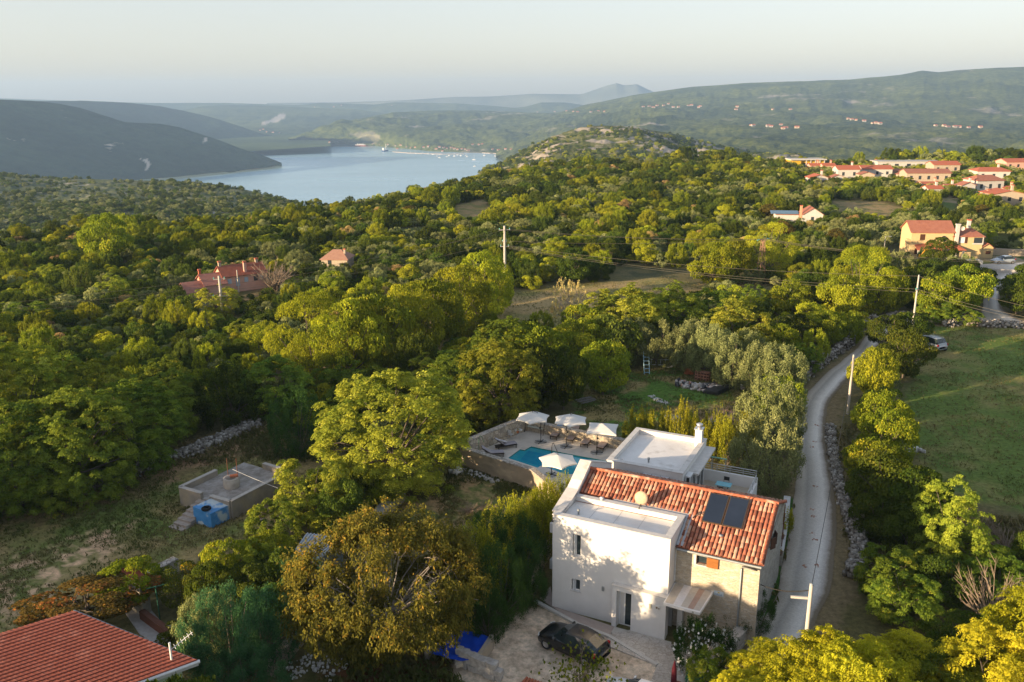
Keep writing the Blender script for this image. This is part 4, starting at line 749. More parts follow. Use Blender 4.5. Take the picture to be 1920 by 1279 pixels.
def wall_with_holes(mb, x0, x1, z0, z1, y, t, holes, m=0):
    """slab in the xz plane, front face at y, thickness t, with rectangular openings"""
    xs = sorted({x0, x1} | {h[0] for h in holes} | {h[1] for h in holes}); zs = sorted({z0, z1} | {h[2] for h in holes} | {h[3] for h in holes})
    X = lambda i: xs[i]; nx, nz_ = len(xs) - 1, len(zs) - 1
    solid = [[not any(h[0] <= (xs[i] + xs[i + 1]) / 2 <= h[1] and h[2] <= (zs[k] + zs[k + 1]) / 2 <= h[3] for h in holes) for k in range(nz_)] for i in range(nx)]
    V = []; Fs = []
    def q(*p): b = len(V); V.extend(p); Fs.append((b, b + 1, b + 2, b + 3))
    for i in range(nx):
        for k in range(nz_):
            if not solid[i][k]: continue
            a, b, c, d = xs[i], xs[i + 1], zs[k], zs[k + 1]
            q((a, y, c), (b, y, c), (b, y, d), (a, y, d)); q((b, y + t, c), (a, y + t, c), (a, y + t, d), (b, y + t, d))
            if i == 0 or not solid[i - 1][k]: q((a, y + t, c), (a, y, c), (a, y, d), (a, y + t, d))
            if i == nx - 1 or not solid[i + 1][k]: q((b, y, c), (b, y + t, c), (b, y + t, d), (b, y, d))
            if k == 0 or not solid[i][k - 1]: q((a, y + t, c), (b, y + t, c), (b, y, c), (a, y, c))
            if k == nz_ - 1 or not solid[i][k + 1]: q((a, y, d), (b, y, d), (b, y + t, d), (a, y + t, d))
    mb.add(V, Fs, m); return mb
# white front block ------------------------------------------------------
BL, BW, BD, BH = 0.0, 7.15, 3.15, 6.2
mb = MB(); wall_with_holes(mb, 0, BW, -.3, BH, 0, .3, [(1.30, 1.80, 3.82, 5.25), (1.27, 1.80, 1.50, 2.27), (4.25, 5.05, -.1, 2.30)])
mb.box(0, .3, .302, 6.0, -.3, BH - .004); mb.box(.302, BW - .302, BD - .3, BD, 4.6, BH - .004)
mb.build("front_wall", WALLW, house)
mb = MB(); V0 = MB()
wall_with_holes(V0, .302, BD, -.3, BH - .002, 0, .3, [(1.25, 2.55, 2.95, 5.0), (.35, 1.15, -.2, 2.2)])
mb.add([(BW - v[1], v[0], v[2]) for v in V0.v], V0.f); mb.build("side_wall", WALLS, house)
mb = MB(); mb.box(.35, BW - .35, .35, BD - .35, 5.80, 5.90)
mb.box(.4, BW - .4, .4, BD - .4, 2.5, 2.6); r_ = mb.build("flat_roof", MEMB, house)
mb = MB(); c = .38
for a in ((-.03, BW + .03, -.03, c), (-.03, BW + .03, BD - c, BD + .03)): mb.box(*a, BH, BH + .07)
for a in ((-.03, c, c + .002, BD - c - .002), (BW - c, BW + .03, c + .002, BD - c - .002)): mb.box(*a, BH, BH + .07)
mb.build("parapet_coping", COPE, house, bevel=.015)
mb = MB()
for x in (1.9, 3.4, 4.9): mb.box(x, x + .03, .36, BD - .36, 5.901, 5.906)
mb.build("membrane_seams", mat("seam_grey", (.5, .48, .45)), r_)
def window(x0, x1, z0, z1, y, parent, leafs=1, tilt=False, fm=None, depth=.14):
    fm = fm or FRAME; f = MB(); w_ = .055
    f.box(x0, x1, y + depth, y + depth + .06, z0, z0 + w_); f.box(x0, x1, y + depth, y + depth + .06, z1 - w_, z1)
    for i in range(leafs + 1):
        xx = x0 + (x1 - x0 - w_) * i / leafs; f.box(xx, xx + w_, y + depth, y + depth + .06, z0 + w_ + .001, z1 - w_ - .001)
    o = f.build("window", fm, parent); g = MB(); g.box(x0 + w_ * .5, x1 - w_ * .5, y + depth + .025, y + depth + .035, z0 + w_ * .5, z1 - w_ * .5); g.build("pane", GLASS, o)
    s = MB(); s.box(x0 - .08, x1 + .08, y - .07, y + depth, z0 - .055, z0 - .002); s.build("sill", COPE, o)
    if tilt: t_ = MB(); t_.rbox(((x0 + x0 + (x1 - x0) * .9) / 2 - .08, y + .08, (z0 + z1) / 2), (x1 - x0) * .45, .04, (z1 - z0) * .94, rz=1.15); t_.build("open_sash", fm, o)
    return o
window(1.30, 1.80, 3.82, 5.25, 0, house, tilt=True); window(1.27, 1.80, 1.50, 2.27, 0, house, tilt=True)
mb = MB(); mb.box(3.20, 3.33, -.08, -.002, 1.98, 2.24); mb.build("wall_lamp", METAL, house)
# porch frame around the glazed door
mb = MB(); mb.box(3.95, BW + .02, -.36, -.002, 2.42, 2.72); mb.box(3.95, 4.22, -.36, -.002, -.25, 2.418); mb.build("porch_frame", WALLW, house, bevel=.01)
mb = MB(); mb.box(3.92, BW + .04, -.40, -.003, 2.722, 2.76); mb.build("porch_coping", COPE, house)
mb = MB(); mb.box(5.12, BW + .02, -.36, -.002, -.25, 2.418); mb.build("porch_wall", WALLW, house)
d_ = MB(); d_.box(4.25, 5.05, .12, .17, -.1, .02); d_.box(4.25, 5.05, .12, .17, 2.2, 2.3)
for x in (4.25, 4.55, 4.99): d_.box(x, x + .07, .12, .17, .021, 2.199)
d_ = d_.build("door", FRAME, house); mb = MB(); mb.box(4.62, 5.0, .135, .15, .02, 2.2); mb.build("pane", GLASS, d_); mb = MB(); mb.box(4.3, 4.56, .13, .16, .02, 2.2); mb.build("panel", WALLS, d_)
mb = MB(); mb.box(6.20, 6.34, -.44, -.362, 1.85, 2.12); mb.build("wall_lamp", mat("cream_plastic", (.6, .57, .42)), house)
mb = MB(); mb.box(6.55, 6.85, -.40, -.362, 1.88, 2.10, 0); mb.box(6.6, 6.7, -.41, -.402, 1.94, 2.05, 1); mb.box(6.74, 6.81, -.41, -.402, 1.93, 2.0, 1)
mb.build("house_number_plate", [mat("plate_white", (.7, .68, .6)), mat("plate_brown", (.16, .1, .05))], house)
# entrance steps and paving
mb = MB(); mb.box(3.9, 7.6, -1.0, -.37, -.2, .02); mb.box(3.7, 7.9, -1.5, -1.002, -.2, -.045); mb.build("step", mat("step_stone", (.56, .52, .46), (.47, .43, .37), 4, .8), house, bevel=.015)
# side shutter doors
s_ = MB()
for yy in (1.25, 1.90):
    s_.box(BW + .01, BW + .05, yy, yy + .07, 2.95, 5.0); s_.box(BW + .01, BW + .05, yy + .55, yy + .62, 2.95, 5.0)
    for z in (2.95, 3.6, 4.3, 4.93): s_.box(BW + .012, BW + .048, yy + .071, yy + .549, z, z + .07)
    for k in range(24): s_.box(BW + .02, BW + .035, yy + .072, yy + .548, 3.04 + k * .079, 3.08 + k * .079)
s_.build("shutter", FRAME, house); mb = MB(); mb.box(BW - .2, BW - .15, 1.25, 2.55, 2.95, 5.0); mb.build("balcony_door", GLASS, house)
# canopy with coloured stripes
mb = MB(); mb.prism([(7.17, -.95), (9.25, -1.05), (9.45, 1.36), (7.17, 1.36)], 2.62, 2.80); cn = mb.build("canopy", WALLW, house, bevel=.01)
SC = [(.52, .45, .36), (.66, .64, .63), (.50, .46, .40), (.38, .27, .22), (.47, .43, .38)]; xs_ = [0, .24, .46, .66, .82, 1.0]
for i in range(5):
    a, b = xs_[i], xs_[i + 1]; P = lambda t, y0: (7.24 + (9.2 - 7.24 + (.14 if y0 else 0)) * t, 1.32 if y0 else -.9)
    mb = MB(); mb.prism([P(a, 0), P(b, 0), P(b, 1), P(a, 1)], 2.803, 2.812); mb.build("stripe", mat("stripe%d" % i, SC[i], None, 5, .7), cn)
mb = MB(); mb.box(7.5, 7.8, 1.0, 1.3, -.2, 2.62); mb.build("canopy_post", WALLW, house)
# stone wing -------------------------------------------------------------
EY, RY, EZ, RZ, SX = 1.35, 5.4, 5.25, 7.0, 11.9
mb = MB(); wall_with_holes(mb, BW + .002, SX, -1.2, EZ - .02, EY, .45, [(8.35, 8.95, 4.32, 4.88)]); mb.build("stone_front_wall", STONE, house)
mb = MB(); T_ = MB()
# gable: pentagon with a window opening
def gable(mb, x, t, y0, y1, yr, z0, ze, zr, win=None):
    prof = [(y0, z0), (y1, z0), (y1, ze), (yr, zr), (y0, ze)]
    if not win: mb.add([(x, a, b) for a, b in prof] + [(x - t, a, b) for a, b in prof], [(0, 1, 2, 3, 4), (9, 8, 7, 6, 5)] + [(i, 5 + i, 5 + (i + 1) % 5, (i + 1) % 5) for i in range(5)]); return
    a0, a1, b0, b1 = win
    V = [(y0, z0), (y1, z0), (y1, b0), (y0, b0), (a0, b0), (a1, b0), (a1, b1), (a0, b1), (y1, b1), (y0, b1), (y1, ze), (yr, zr), (y0, ze)]
    Fs = [(0, 1, 2, 5, 4, 3), (3, 4, 7, 9), (5, 2, 8, 6), (9, 7, 6, 8, 10, 11, 12)]
    n = len(V); mb.add([(x, a, b) for a, b in V] + [(x - t, a, b) for a, b in V], Fs + [tuple(n + i for i in f[::-1]) for f in Fs] + [(4, 5, n + 5, n + 4), (5, 6, n + 6, n + 5), (6, 7, n + 7, n + 6), (7, 4, n + 4, n + 7), (0, n, n + 1, 1), (12, n + 12, n, 0), (1, n + 1, n + 10, 10)])
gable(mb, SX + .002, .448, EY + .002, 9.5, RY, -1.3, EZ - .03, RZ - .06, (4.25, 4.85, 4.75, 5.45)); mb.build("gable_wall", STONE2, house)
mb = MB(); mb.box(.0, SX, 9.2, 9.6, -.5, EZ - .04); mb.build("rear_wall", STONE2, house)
# tiled roof: rows of half-round clay tiles
def tiles(x0, x1, yb, yt, zb, zt, name, parent, pitch=.235, row=.40, mats=None, seed=1, r=.085, cols=None, skip=None):
    rr_ = np.random.RandomState(seed); L_ = math.hypot(yt - yb, zt - zb); uy_ = np.array([0, (yt - yb) / L_, (zt - zb) / L_]); un = np.array([0, -uy_[2], uy_[1]]) * (1 if yt > yb else -1)
    if un[2] < 0: un = -un
    V = []; Q_ = []; cv = []; nc = int((x1 - x0) / pitch); nr = int(L_ / row)
    for i in range(nc):
        xc = x0 + (i + .5) * (x1 - x0) / nc
        for j in range(nr):
            if skip and skip(xc, yb + uy_[1] * (j + .5) * row): continue
            s0 = j * L_ / nr; s1 = (j + 1.18) * L_ / nr; s1 = min(s1, L_); t_ = rr_.rand(); jx = rr_.uniform(-.01, .01); rot = rr_.uniform(-.012, .012)
            for conv, rad, off, lift in ((1, r, 0, .045), (0, r, pitch * .5, .02)):
                b = len(V); n = 5
                for q, (s, k, up) in enumerate(((s0, 1.12, lift + .018), (s1, .92, lift))):
                    for a in range(n + 1):
                        th = math.pi * a / n; dx = -math.cos(th) * rad * k; dz = math.sin(th) * rad * .75 * k * (1 if conv else -.45) - (0 if conv else .01)
                        p = np.array([xc + jx + off + dx + rot * q, yb, zb]) + uy_ * s + un * (dz + up) - np.array([0, 0, 0]); V.append(p)
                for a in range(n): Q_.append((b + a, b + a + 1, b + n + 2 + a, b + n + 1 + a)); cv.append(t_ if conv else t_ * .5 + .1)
                if conv:   # thick front lip
                    b2 = len(V)
                    for a in range(n + 1): V.append(np.array(V[b + a]) - un * .035)
                    for a in range(n): Q_.append((b2 + a, b2 + a + 1, b + a + 1, b + a)); cv.append(t_ * .8)
    me = np_mesh(name, V, Q_, mats, {"leafv": ("FACE", "FLOAT", cv)}, True); o = link_mesh(name, me, parent)
    s = MB(); P0 = np.array([0, yb, zb]) + un * .0; P1 = P0 + uy_ * L_; s.add([(x0, P0[1], P0[2]), (x1, P0[1], P0[2]), (x1, P1[1], P1[2]), (x0, P1[1], P1[2])], [(0, 1, 2, 3)] if yt > yb else [(3, 2, 1, 0)])
    for p in list(s.v): pass
    s.build("roof_deck", mats if not isinstance(mats, list) else mats[0], o); return o
def tile_mat(name, cols, pos):
    m = bpy.data.materials.new(name); m.use_nodes = True; nt = m.node_tree; L = nt.links.new; p = nt.nodes["Principled BSDF"]; p.inputs["Roughness"].default_value = .85; p.inputs["Specular IOR Level"].default_value = .15
    a = nt.nodes.new("ShaderNodeAttribute"); a.attribute_name = "leafv"; r = nt.nodes.new("ShaderNodeValToRGB"); e = r.color_ramp.elements
    while len(e) < len(cols): e.new(.5)
    for i, c in enumerate(cols): e[i].position = pos[i]; e[i].color = (*c, 1)
    tc = nt.nodes.new("ShaderNodeTexCoord"); n = nt.nodes.new("ShaderNodeTexNoise"); n.inputs["Scale"].default_value = 7; n.inputs["Detail"].default_value = 5; L(tc.outputs["Object"], n.inputs[0])
    ad = nt.nodes.new("ShaderNodeMath"); ad.operation = 'MULTIPLY_ADD'; ad.inputs[1].default_value = .5; L(n.outputs[0], ad.inputs[0]); L(a.outputs["Fac"], ad.inputs[2]); sb = nt.nodes.new("ShaderNodeMath"); sb.operation = 'SUBTRACT'; sb.inputs[1].default_value = .25; L(ad.outputs[0], sb.inputs[0])
    L(sb.outputs[0], r.inputs[0]); L(r.outputs[0], p.inputs["Base Color"]); return m
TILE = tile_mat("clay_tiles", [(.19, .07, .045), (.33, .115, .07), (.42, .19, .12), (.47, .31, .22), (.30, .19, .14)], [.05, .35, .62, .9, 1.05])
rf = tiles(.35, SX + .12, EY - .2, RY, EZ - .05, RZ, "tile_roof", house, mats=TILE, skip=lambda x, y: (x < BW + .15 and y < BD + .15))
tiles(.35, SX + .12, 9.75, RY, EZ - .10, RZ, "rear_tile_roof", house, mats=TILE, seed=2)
mb = MB(); n_ = 34
RT = mat("ridge_clay", (.42, .14, .07), (.30, .09, .05), 4, .85, c3=(.50, .33, .24), s3=2)
for i in range(n_):
    x0 = .3 + (SX - .15) * i / n_; x1 = x0 + (SX - .15) / n_ * 1.12; mb.tube([(x0, RY, RZ + .075), (x1, RY, RZ + .06)], .125, .105, 8, cap=True)
mb.build("ridge_tiles", RT, rf)
mb = MB()
for i in range(13):
    f0, f1 = i / 13, (i + 1.1) / 13; mb.tube([(SX + .05, EY - .2 + (RY - EY + .2) * f0, EZ - .02 + (RZ - EZ + .02) * f0 + .07), (SX + .05, EY - .2 + (RY - EY + .2) * f1, EZ - .02 + (RZ - EZ + .02) * f1 + .055)], .10, .085, 8)
    mb.tube([(SX + .05, 9.75 - (9.75 - RY) * f0, EZ - .08 + (RZ - EZ + .08) * f0 + .07), (SX + .05, 9.75 - (9.75 - RY) * f1, EZ - .08 + (RZ - EZ + .08) * f1 + .055)], .10, .085, 8)
mb.build("verge_tiles", RT, rf)
# raised white gable wall at the left end and lead valley
mb = MB(); k = (RZ - EZ) / (RY - EY); P = [(.9, -.3), (RY + .1, -.3), (RY + .1, RZ + .52), (.9, RZ + .52 - k * (RY - .9 + .1) * 1.02)]
P = [(3.155, -.3), (9.6, -.3), (9.6, EZ + .45), (RY, RZ + .5), (3.155, RZ + .5 - k * (RY - 3.155))]
mb.add([(.32, a, b) for a, b in P] + [(-.35, a, b) for a, b in P], [(0, 1, 2, 3, 4), (9, 8, 7, 6, 5)] + [(i, 5 + i, 5 + (i + 1) % 5, (i + 1) % 5) for i in range(5)])
mb.box(-.35, -.003, .9, 3.15, -.3, 6.0); mb.build("raised_gable", WALLW, house)
P = [(.85, 6.02), (3.3, RZ + .54 - k * (RY - 3.155)), (RY, RZ + .56), (9.65, EZ + .50)]
mb = MB()
for (a, b), (c_, d) in zip(P[:-1], P[1:]): mb.add([(-.40, a, b), (.37, a, b), (.37, c_, d), (-.40, c_, d), (-.40, a, b - .07), (.37, a, b - .07), (.37, c_, d - .07), (-.40, c_, d - .07)], [(0, 1, 2, 3), (4, 7, 6, 5), (0, 4, 5, 1), (2, 6, 7, 3), (1, 5, 6, 2), (0, 3, 7, 4)])
mb.build("gable_coping", COPE, house)
mb = MB(); mb.add([(2.6, BD + .02, 6.13), (BW + .45, BD + .02, 6.13), (BW + .42, BD + .5, 6.30), (2.6, BD + .5, 6.30), (BW + .03, 1.2, 5.34), (BW + .45, 1.2, 5.34), (BW + .45, BD + .02, 6.13), (BW + .03, BD + .02, 6.13)], [(0, 1, 2, 3), (4, 5, 6, 7)]); mb.build("valley_flashing", mat("lead_grey", (.42, .44, .46), None, 3, .5), rf)
# gutter, downpipe
mb = MB(); mb.tube([(BW + .1, EY - .26, EZ - .12), (SX + .1, EY - .26, EZ - .15)], .075, n=8); mb.build("gutter", METAL, house)
mb = MB(); mb.tube([(SX - .1, EY - .26, EZ - .2), (SX - .12, EY - .2, EZ - .38), (SX - .95, EY - .1, EZ - .42), (SX - 1.0, EY - .08, EZ - .6), (SX - 1.0, EY - .08, 0)], .055, n=8); mb.build("downpipe", METAL, house)
# stone wing window + shutter + name plate
window(8.35, 8.95, 4.32, 4.88, EY, house, fm=DARKW)
mb = MB(); mb.box(8.22, 9.08, EY - .02, EY - .002, 4.885, 5.0); mb.box(8.22, 8.345, EY - .02, EY - .002, 4.25, 4.883); mb.build("stone_surround", COPE, house)
mb = MB(); mb.box(8.97, 9.62, EY - .09, EY - .04, 4.30, 4.90)
for i in range(9): mb.box(9.0, 9.59, EY - .105, EY - .091, 4.34 + i * .06, 4.375 + i * .06)
mb.build("wooden_shutter", WOODS, house)
mb = MB(); mb.box(9.48, 10.02, EY - .03, EY - .002, 2.62, 2.90, 0); mb.box(9.68, 9.8, EY - .034, EY - .031, 2.79, 2.86, 1)
np_ = mb.build("name_plate", [mat("plate_pale_blue", (.50, .56, .60)), mat("plate_yellow", (.55, .45, .12))], house)
def text(name, body, size, loc, rot, parent, m, ext=.004):
    cu = bpy.data.curves.new(name, 'FONT'); cu.body = body; cu.size = size; cu.extrude = ext; cu.align_x = 'CENTER'; cu.align_y = 'CENTER'
    tmp = bpy.data.objects.new(name + "_tmp", cu); COL.objects.link(tmp); dg = bpy.context.evaluated_depsgraph_get(); me = bpy.data.meshes.new_from_object(tmp.evaluated_get(dg)); bpy.data.objects.remove(tmp)
    me.materials.clear(); me.materials.append(m); o = link_mesh(name, me, parent); o.location = loc; o.rotation_euler = rot; return o
text("lettering", "VILLA", .15, (9.75, EY - .036, 2.70), (math.pi / 2, 0, 0), np_, mat("letter_blue", (.10, .20, .34)))
# gable window with iron bars and shutters
mb = MB(); mb.box(SX - .25, SX - .2, 4.25, 4.85, 4.75, 5.45); mb.build("gable_window", GLASS, house)
for yy, rz_ in ((4.15, -.5), (4.97, .5)): mb = MB(); mb.rbox((SX + .22, yy, 5.1), .05, .42, .72, rz=rz_); mb.build("gable_shutter", DARKW, house)
mb = MB()
for i in range(5): mb.tube([(SX + .14, 4.27 + i * .14, 4.7), (SX + .14, 4.27 + i * .14, 5.5)], .012, n=4)
mb.tube([(SX, 4.25, 4.72), (SX + .15, 4.25, 4.72), (SX + .15, 4.85, 4.72), (SX, 4.85, 4.72)], .015, n=4); mb.build("window_grille", DARKM, house)
# solar collectors
def onroof(x, y, h=0): return (x, y - h * .39, EZ - .05 + (y - EY + .2) * (RZ - EZ + .05) / (RY - EY + .2) + h * .92)
sp = MB(); y0, y1 = 3.05, 5.15
for x0 in (8.15, 9.34):
    x1 = x0 + 1.15; V = [onroof(x0, y0, .16), onroof(x1, y0, .16), onroof(x1, y1, .16), onroof(x0, y1, .16), onroof(x0, y0, .24), onroof(x1, y0, .24), onroof(x1, y1, .24), onroof(x0, y1, .24)]
    sp.add(V, [(0, 3, 2, 1), (4, 5, 6, 7), (0, 1, 5, 4), (1, 2, 6, 5), (2, 3, 7, 6), (3, 0, 4, 7)])
sp = sp.build("solar_panel", mat("panel_frame", (.10, .065, .04), rough=.5, metal=.3), house, bevel=.01)
for x0 in (8.15, 9.34):
    mb = MB(); x1 = x0 + 1.1; mb.add([onroof(x0 + .05, y0 + .05, .245), onroof(x1, y0 + .05, .245), onroof(x1, y1 - .05, .245), onroof(x0 + .05, y1 - .05, .245)], [(0, 1, 2, 3)]); mb.build("collector_glass", mat("collector_black", (.012, .018, .032), (.018, .026, .045), 1, .12, spec=.6), sp)
mb = MB(); mb.tube([onroof(7.6, 3.2, .15), onroof(7.9, 3.6, .25), onroof(8.2, 3.5, .2)], .035, n=6); mb.build("solar_pipe", DARKM, sp); mb = MB(); mb.tube([onroof(10.35, 5.1, .2), onroof(10.5, 5.2, .45)], .03, n=6); mb.build("solar_pipe", DARKM, sp)
mb = MB(); mb.lathe([(.0, .22), (.13, .2), (.13, .14), (.05, .13), (.05, -.1)], 10, onroof(9.45, 2.35, 0)); mb.build("roof_vent", METAL, rf)
# vents, satellite dish
for x, y, z, r_0, h in ((1.15, 1.25, 5.90, .06, .32), (2.0, 2.95, 6.27, .09, .16)):
    mb = MB(); mb.lathe([(r_0, -.02), (r_0, h * .75), (r_0 * 1.5, h * .78), (r_0 * 1.4, h), (0, h * 1.05)], 10, (x, y, z)); mb.build("vent_pipe", METAL if r_0 < .08 else WALLW, house)
dish = MB(); dish.lathe([(0, .06), (.15, .05), (.3, .015), (.42, -.04), (.42, -.06), (.3, -.01), (0, .035)], 20); dr_ = Matrix.Translation((4.45, 3.05, 6.85)) @ Matrix.Rotation(math.radians(78), 4, 'X'); 
dd = [dr_ @ Vector(v) for v in dish.v]; dish.v = [tuple(v) for v in dd]; do = dish.build("satellite_dish", mat("dish_cream", (.55, .42, .30), (.45, .30, .18), 8, .6), house)
mb = MB(); mb.tube([(4.45, 3.1, 6.2), (4.45, 3.12, 6.8)], .03, n=6); mb.tube([(4.45, 3.0, 6.5), (4.5, 2.55, 6.35), (4.5, 2.5, 6.5)], .02, n=5); mb.tube([(4.35, 3.2, 6.8), (4.25, 3.3, 7.5), (4.15, 3.3, 7.9)], .012, n=4); mb.build("dish_mount", DARKM, do)
# flood lamp, hose reel, wall units on the left
mb = MB(); mb.tube([(.06, -.02, 6.0), (.06, -.14, 5.95)], .015, n=5); mb.box(.0, .12, -.22, -.12, 5.84, 5.93); mb.build("camera_lamp", DARKM, house)
# annex ------------------------------------------------------------------
AX0, AX1, AY0, AY1, AZ = -.3, 5.1, 10.35, 17.1, 5.5
mb = MB(); mb.box(AX0, AX1 - .302, AY0, AY0 + .3, .0, AZ); mb.box(AX0, AX0 + .3, AY0 + .302, AY1 - .302, 0, AZ - .002); mb.box(AX0, AX1, AY1 - .3, AY1, 0, AZ - .001)
V0 = MB(); wall_with_holes(V0, AY0, AY1 - .302, 0, AZ, 0, .3, [(12.0, 12.8, 2.6, 4.7), (13.3, 15.2, 2.6, 4.7)]); mb.add([(AX1 - v[1], v[0], v[2]) for v in V0.v], V0.f)
an = mb.build("annex_walls", WALLW, house)
mb = MB(); mb.box(AX0 + .31, AX1 - .31, AY0 + .31, AY1 - .31, AZ - .40, AZ - .30); mb.build("annex_flat_roof", MEMB, house)
mb = MB()
for a in ((AX0 - .04, AX1 + .04, AY0 - .04, AY0 + .36), (AX0 - .04, AX1 + .04, AY1 - .36, AY1 + .04), (AX0 - .04, AX0 + .36, AY0 + .362, AY1 - .362), (AX1 - .36, AX1 + .04, AY0 + .362, AY1 - .362)): mb.box(*a, AZ + .002, AZ + .07)
mb.build("annex_coping", COPE, house, bevel=.015)
ch = MB(); ch.box(4.45, 4.95, 16.1, 16.6, AZ - .3, 6.55); ch = ch.build("chimney", WALLW, house, bevel=.02)
mb = MB(); mb.box(4.38, 5.02, 16.03, 16.67, 6.552, 6.62); mb.lathe([(.16, 6.62), (.16, 6.85), (.24, 6.86), (.26, 6.92), (.1, 7.0), (0, 7.0)], 14, (4.7, 16.35, 0)); mb.build("chimney_cowl", mat("zinc", (.6, .6, .6), None, 4, .35, metal=.7), ch)
mb = MB(); mb.lathe([(.06, 5.1), (.06, 5.42), (.10, 5.44), (.09, 5.56), (0, 5.58)], 10, (2.25, 11.9, 0)); mb.build("vent_pipe", METAL, house)
mb = MB(); mb.lathe([(.10, 5.1), (.10, 5.36), (0, 5.4)], 10, (.45, 11.4, 0)); mb.build("vent_pipe", WALLW, house)
mb = MB(); mb.box(AX1 + .04, AX1 + .40, 10.9, 11.75, 4.45, 5.15); ac = mb.build("air_conditioner", FRAME, house, bevel=.03)
mb = MB(); mb.box(AX1 + .15, AX1 + .35, 10.885, 10.897, 4.55, 5.05); [mb.box(AX1 + .402, AX1 + .41, 11.0, 11.65, 4.53 + k * .09, 4.57 + k * .09) for k in range(6)]; mb.build("grille", DARKM, ac)
mb = MB(); mb.box(AX1 + .002, AX1 + .75, 11.8, 16.9, 4.92, 5.06); mb.build("door_awning", COPE, house)
mb = MB(); mb.box(AX1 - .18, AX1 - .14, 12.0, 12.8, 2.6, 4.7); mb.box(AX1 - .18, AX1 - .14, 13.3, 15.2, 2.6, 4.7); mb.build("terrace_door", GLASS, house)
mb = MB()
for y in (11.85, 12.85, 13.2, 14.2, 15.25): mb.rbox((AX1 + .2, y, 3.65), .04, .42, 2.1, rz=.9); 
mb.build("terrace_shutter", FRAME, house)
mb = MB(); mb.box(2.35, 4.2, 9.62, 10.3, 5.02, 5.10, 0); [mb.box(2.35 + k * .62, 2.38 + k * .62, 9.62, 10.3, 5.102, 5.12, 1) for k in range(4)]; mb.box(-.3, 5.0, 9.6, 10.34, 4.7, 4.8, 1)
mb.build("link_skylight", [mat("skylight_white", (.62, .64, .66), None, 3, .3), METAL], house)
# roof terrace with railing
mb = MB(); mb.box(AX1 + .002, 8.9, 10.9, 16.3, 2.45, 2.6); mb.box(AX1 + .002, 8.9, 10.9, 16.3, -.5, 2.448); te = mb.build("terrace_floor", mat("terrace_tiles", (.52, .44, .33), (.45, .38, .29), 2.5, .7), house)
mb = MB(); mb.box(AX1 + .002, 9.1, 16.302, 16.5, -.5, 3.45); mb.box(8.902, 9.1, 10.9, 16.3, -.5, 3.10); mb.build("terrace_parapet", WALLW, house, bevel=.01)
mb = MB()
for k, z in enumerate((3.65, 3.8, 3.98)): mb.tube([(AX1 + .1, 16.4, z), (9.0, 16.4, z)], .022 if k < 2 else .032, n=6); mb.tube([(9.0, 16.38, z - .3), (9.0, 11.0, z - .3)], .022 if k < 2 else .032, n=6)
for k in range(5): x = AX1 + .1 + k * .95; mb.tube([(x, 16.4, 3.45), (x, 16.4, 3.98)], .025, n=6)
for k in range(5): y = 16.3 - k * 1.3; mb.tube([(9.0, y, 3.1), (9.0, y, 3.68)], .025, n=6)
mb.build("railing", mat("steel_rail", (.5, .5, .5), None, 3, .4, metal=.6), house)
# boiler unit and service box on the left flank
for y, z, h in ((1.0, 4.4, .8), (1.4, 3.1, .9), (1.0, 1.9, .8)):
    mb = MB(); mb.box(-.62, -.36, y, y + .9, z, z + h * .8); mb.build("wall_unit", mat("unit_grey", (.45, .46, .46), None, 3, .6), house, bevel=.02)
BUILT += [(HW(6, 6)[0], HW(6, 6)[1], 12), (HW(3, 14)[0], HW(3, 14)[1], 9)]

# paving, drive edge -----------------------------------------------------
PAVE = stone_mat("crazy_paving", [(.56, .51, .45), (.48, .43, .37), (.62, .58, .52)], (.36, .31, .26), 2.2, (1, 1, 1), .008, .03)
P = [(1180, 1182), (1252, 1206), (1300, 1222), (1330, 1240), (1318, 1300), (1250, 1330), (1216, 1290), (1232, 1248), (1130, 1208), (1148, 1188)]
mb = MB(); Q0 = G(P); n = len(Q0); mb.prism([tuple(q) for q in Q0], -.02, .035); mb.build("paved_path", PAVE, kind="structure")
mb = MB(); mb.prism([tuple(q) for q in G([(1012, 1122), (1032, 1100), (1040, 1138), (1152, 1176), (1142, 1194), (1085, 1172)])], -.02, .03); mb.build("side_pavement", mat("pinkish_slabs", (.43, .35, .30), (.36, .29, .25), 3, .85), kind="structure")
def wall_run(name, pts, w_, h, m, z0=-.1, parent=None, jag=0, **kw):
    P = [np.array(p[:2]) for p in pts]; mb = MB(); L_ = []; R_ = []
    for i, p in enumerate(P):
        d = P[min(i + 1, len(P) - 1)] - P[max(i - 1, 0)]; d /= np.linalg.norm(d); nn = np.array([-d[1], d[0]]) * w_ / 2; L_.append(p + nn); R_.append(p - nn)
    hs = [h + (rnd.uniform(-jag, jag) if jag else 0) for _ in P]
    V = [];
    for a, b, q in zip(L_, R_, hs): V += [(a[0], a[1], z0), (b[0], b[1], z0), (b[0], b[1], q), (a[0], a[1], q)]
    Fs = []
    for i in range(len(P) - 1):
        b = 4 * i; Fs += [(b, b + 4, b + 7, b + 3), (b + 1, b + 2, b + 6, b + 5), (b + 3, b + 7, b + 6, b + 2)]
    e = 4 * (len(P) - 1); Fs += [(0, 3, 2, 1), (e, e + 1, e + 2, e + 3)]; mb.add(V, Fs); return mb.build(name, m, parent, **kw)
wall_run("kerb_edging", [at(*p)[:2] for p in [(1003, 1127), (1085, 1172), (1142, 1194), (1232, 1248)]], .22, .09, mat("kerb_pale", (.58, .55, .5), None, 4, .8), label="long white kerb edging between the gravel drive and the house pavement", cat="kerb")
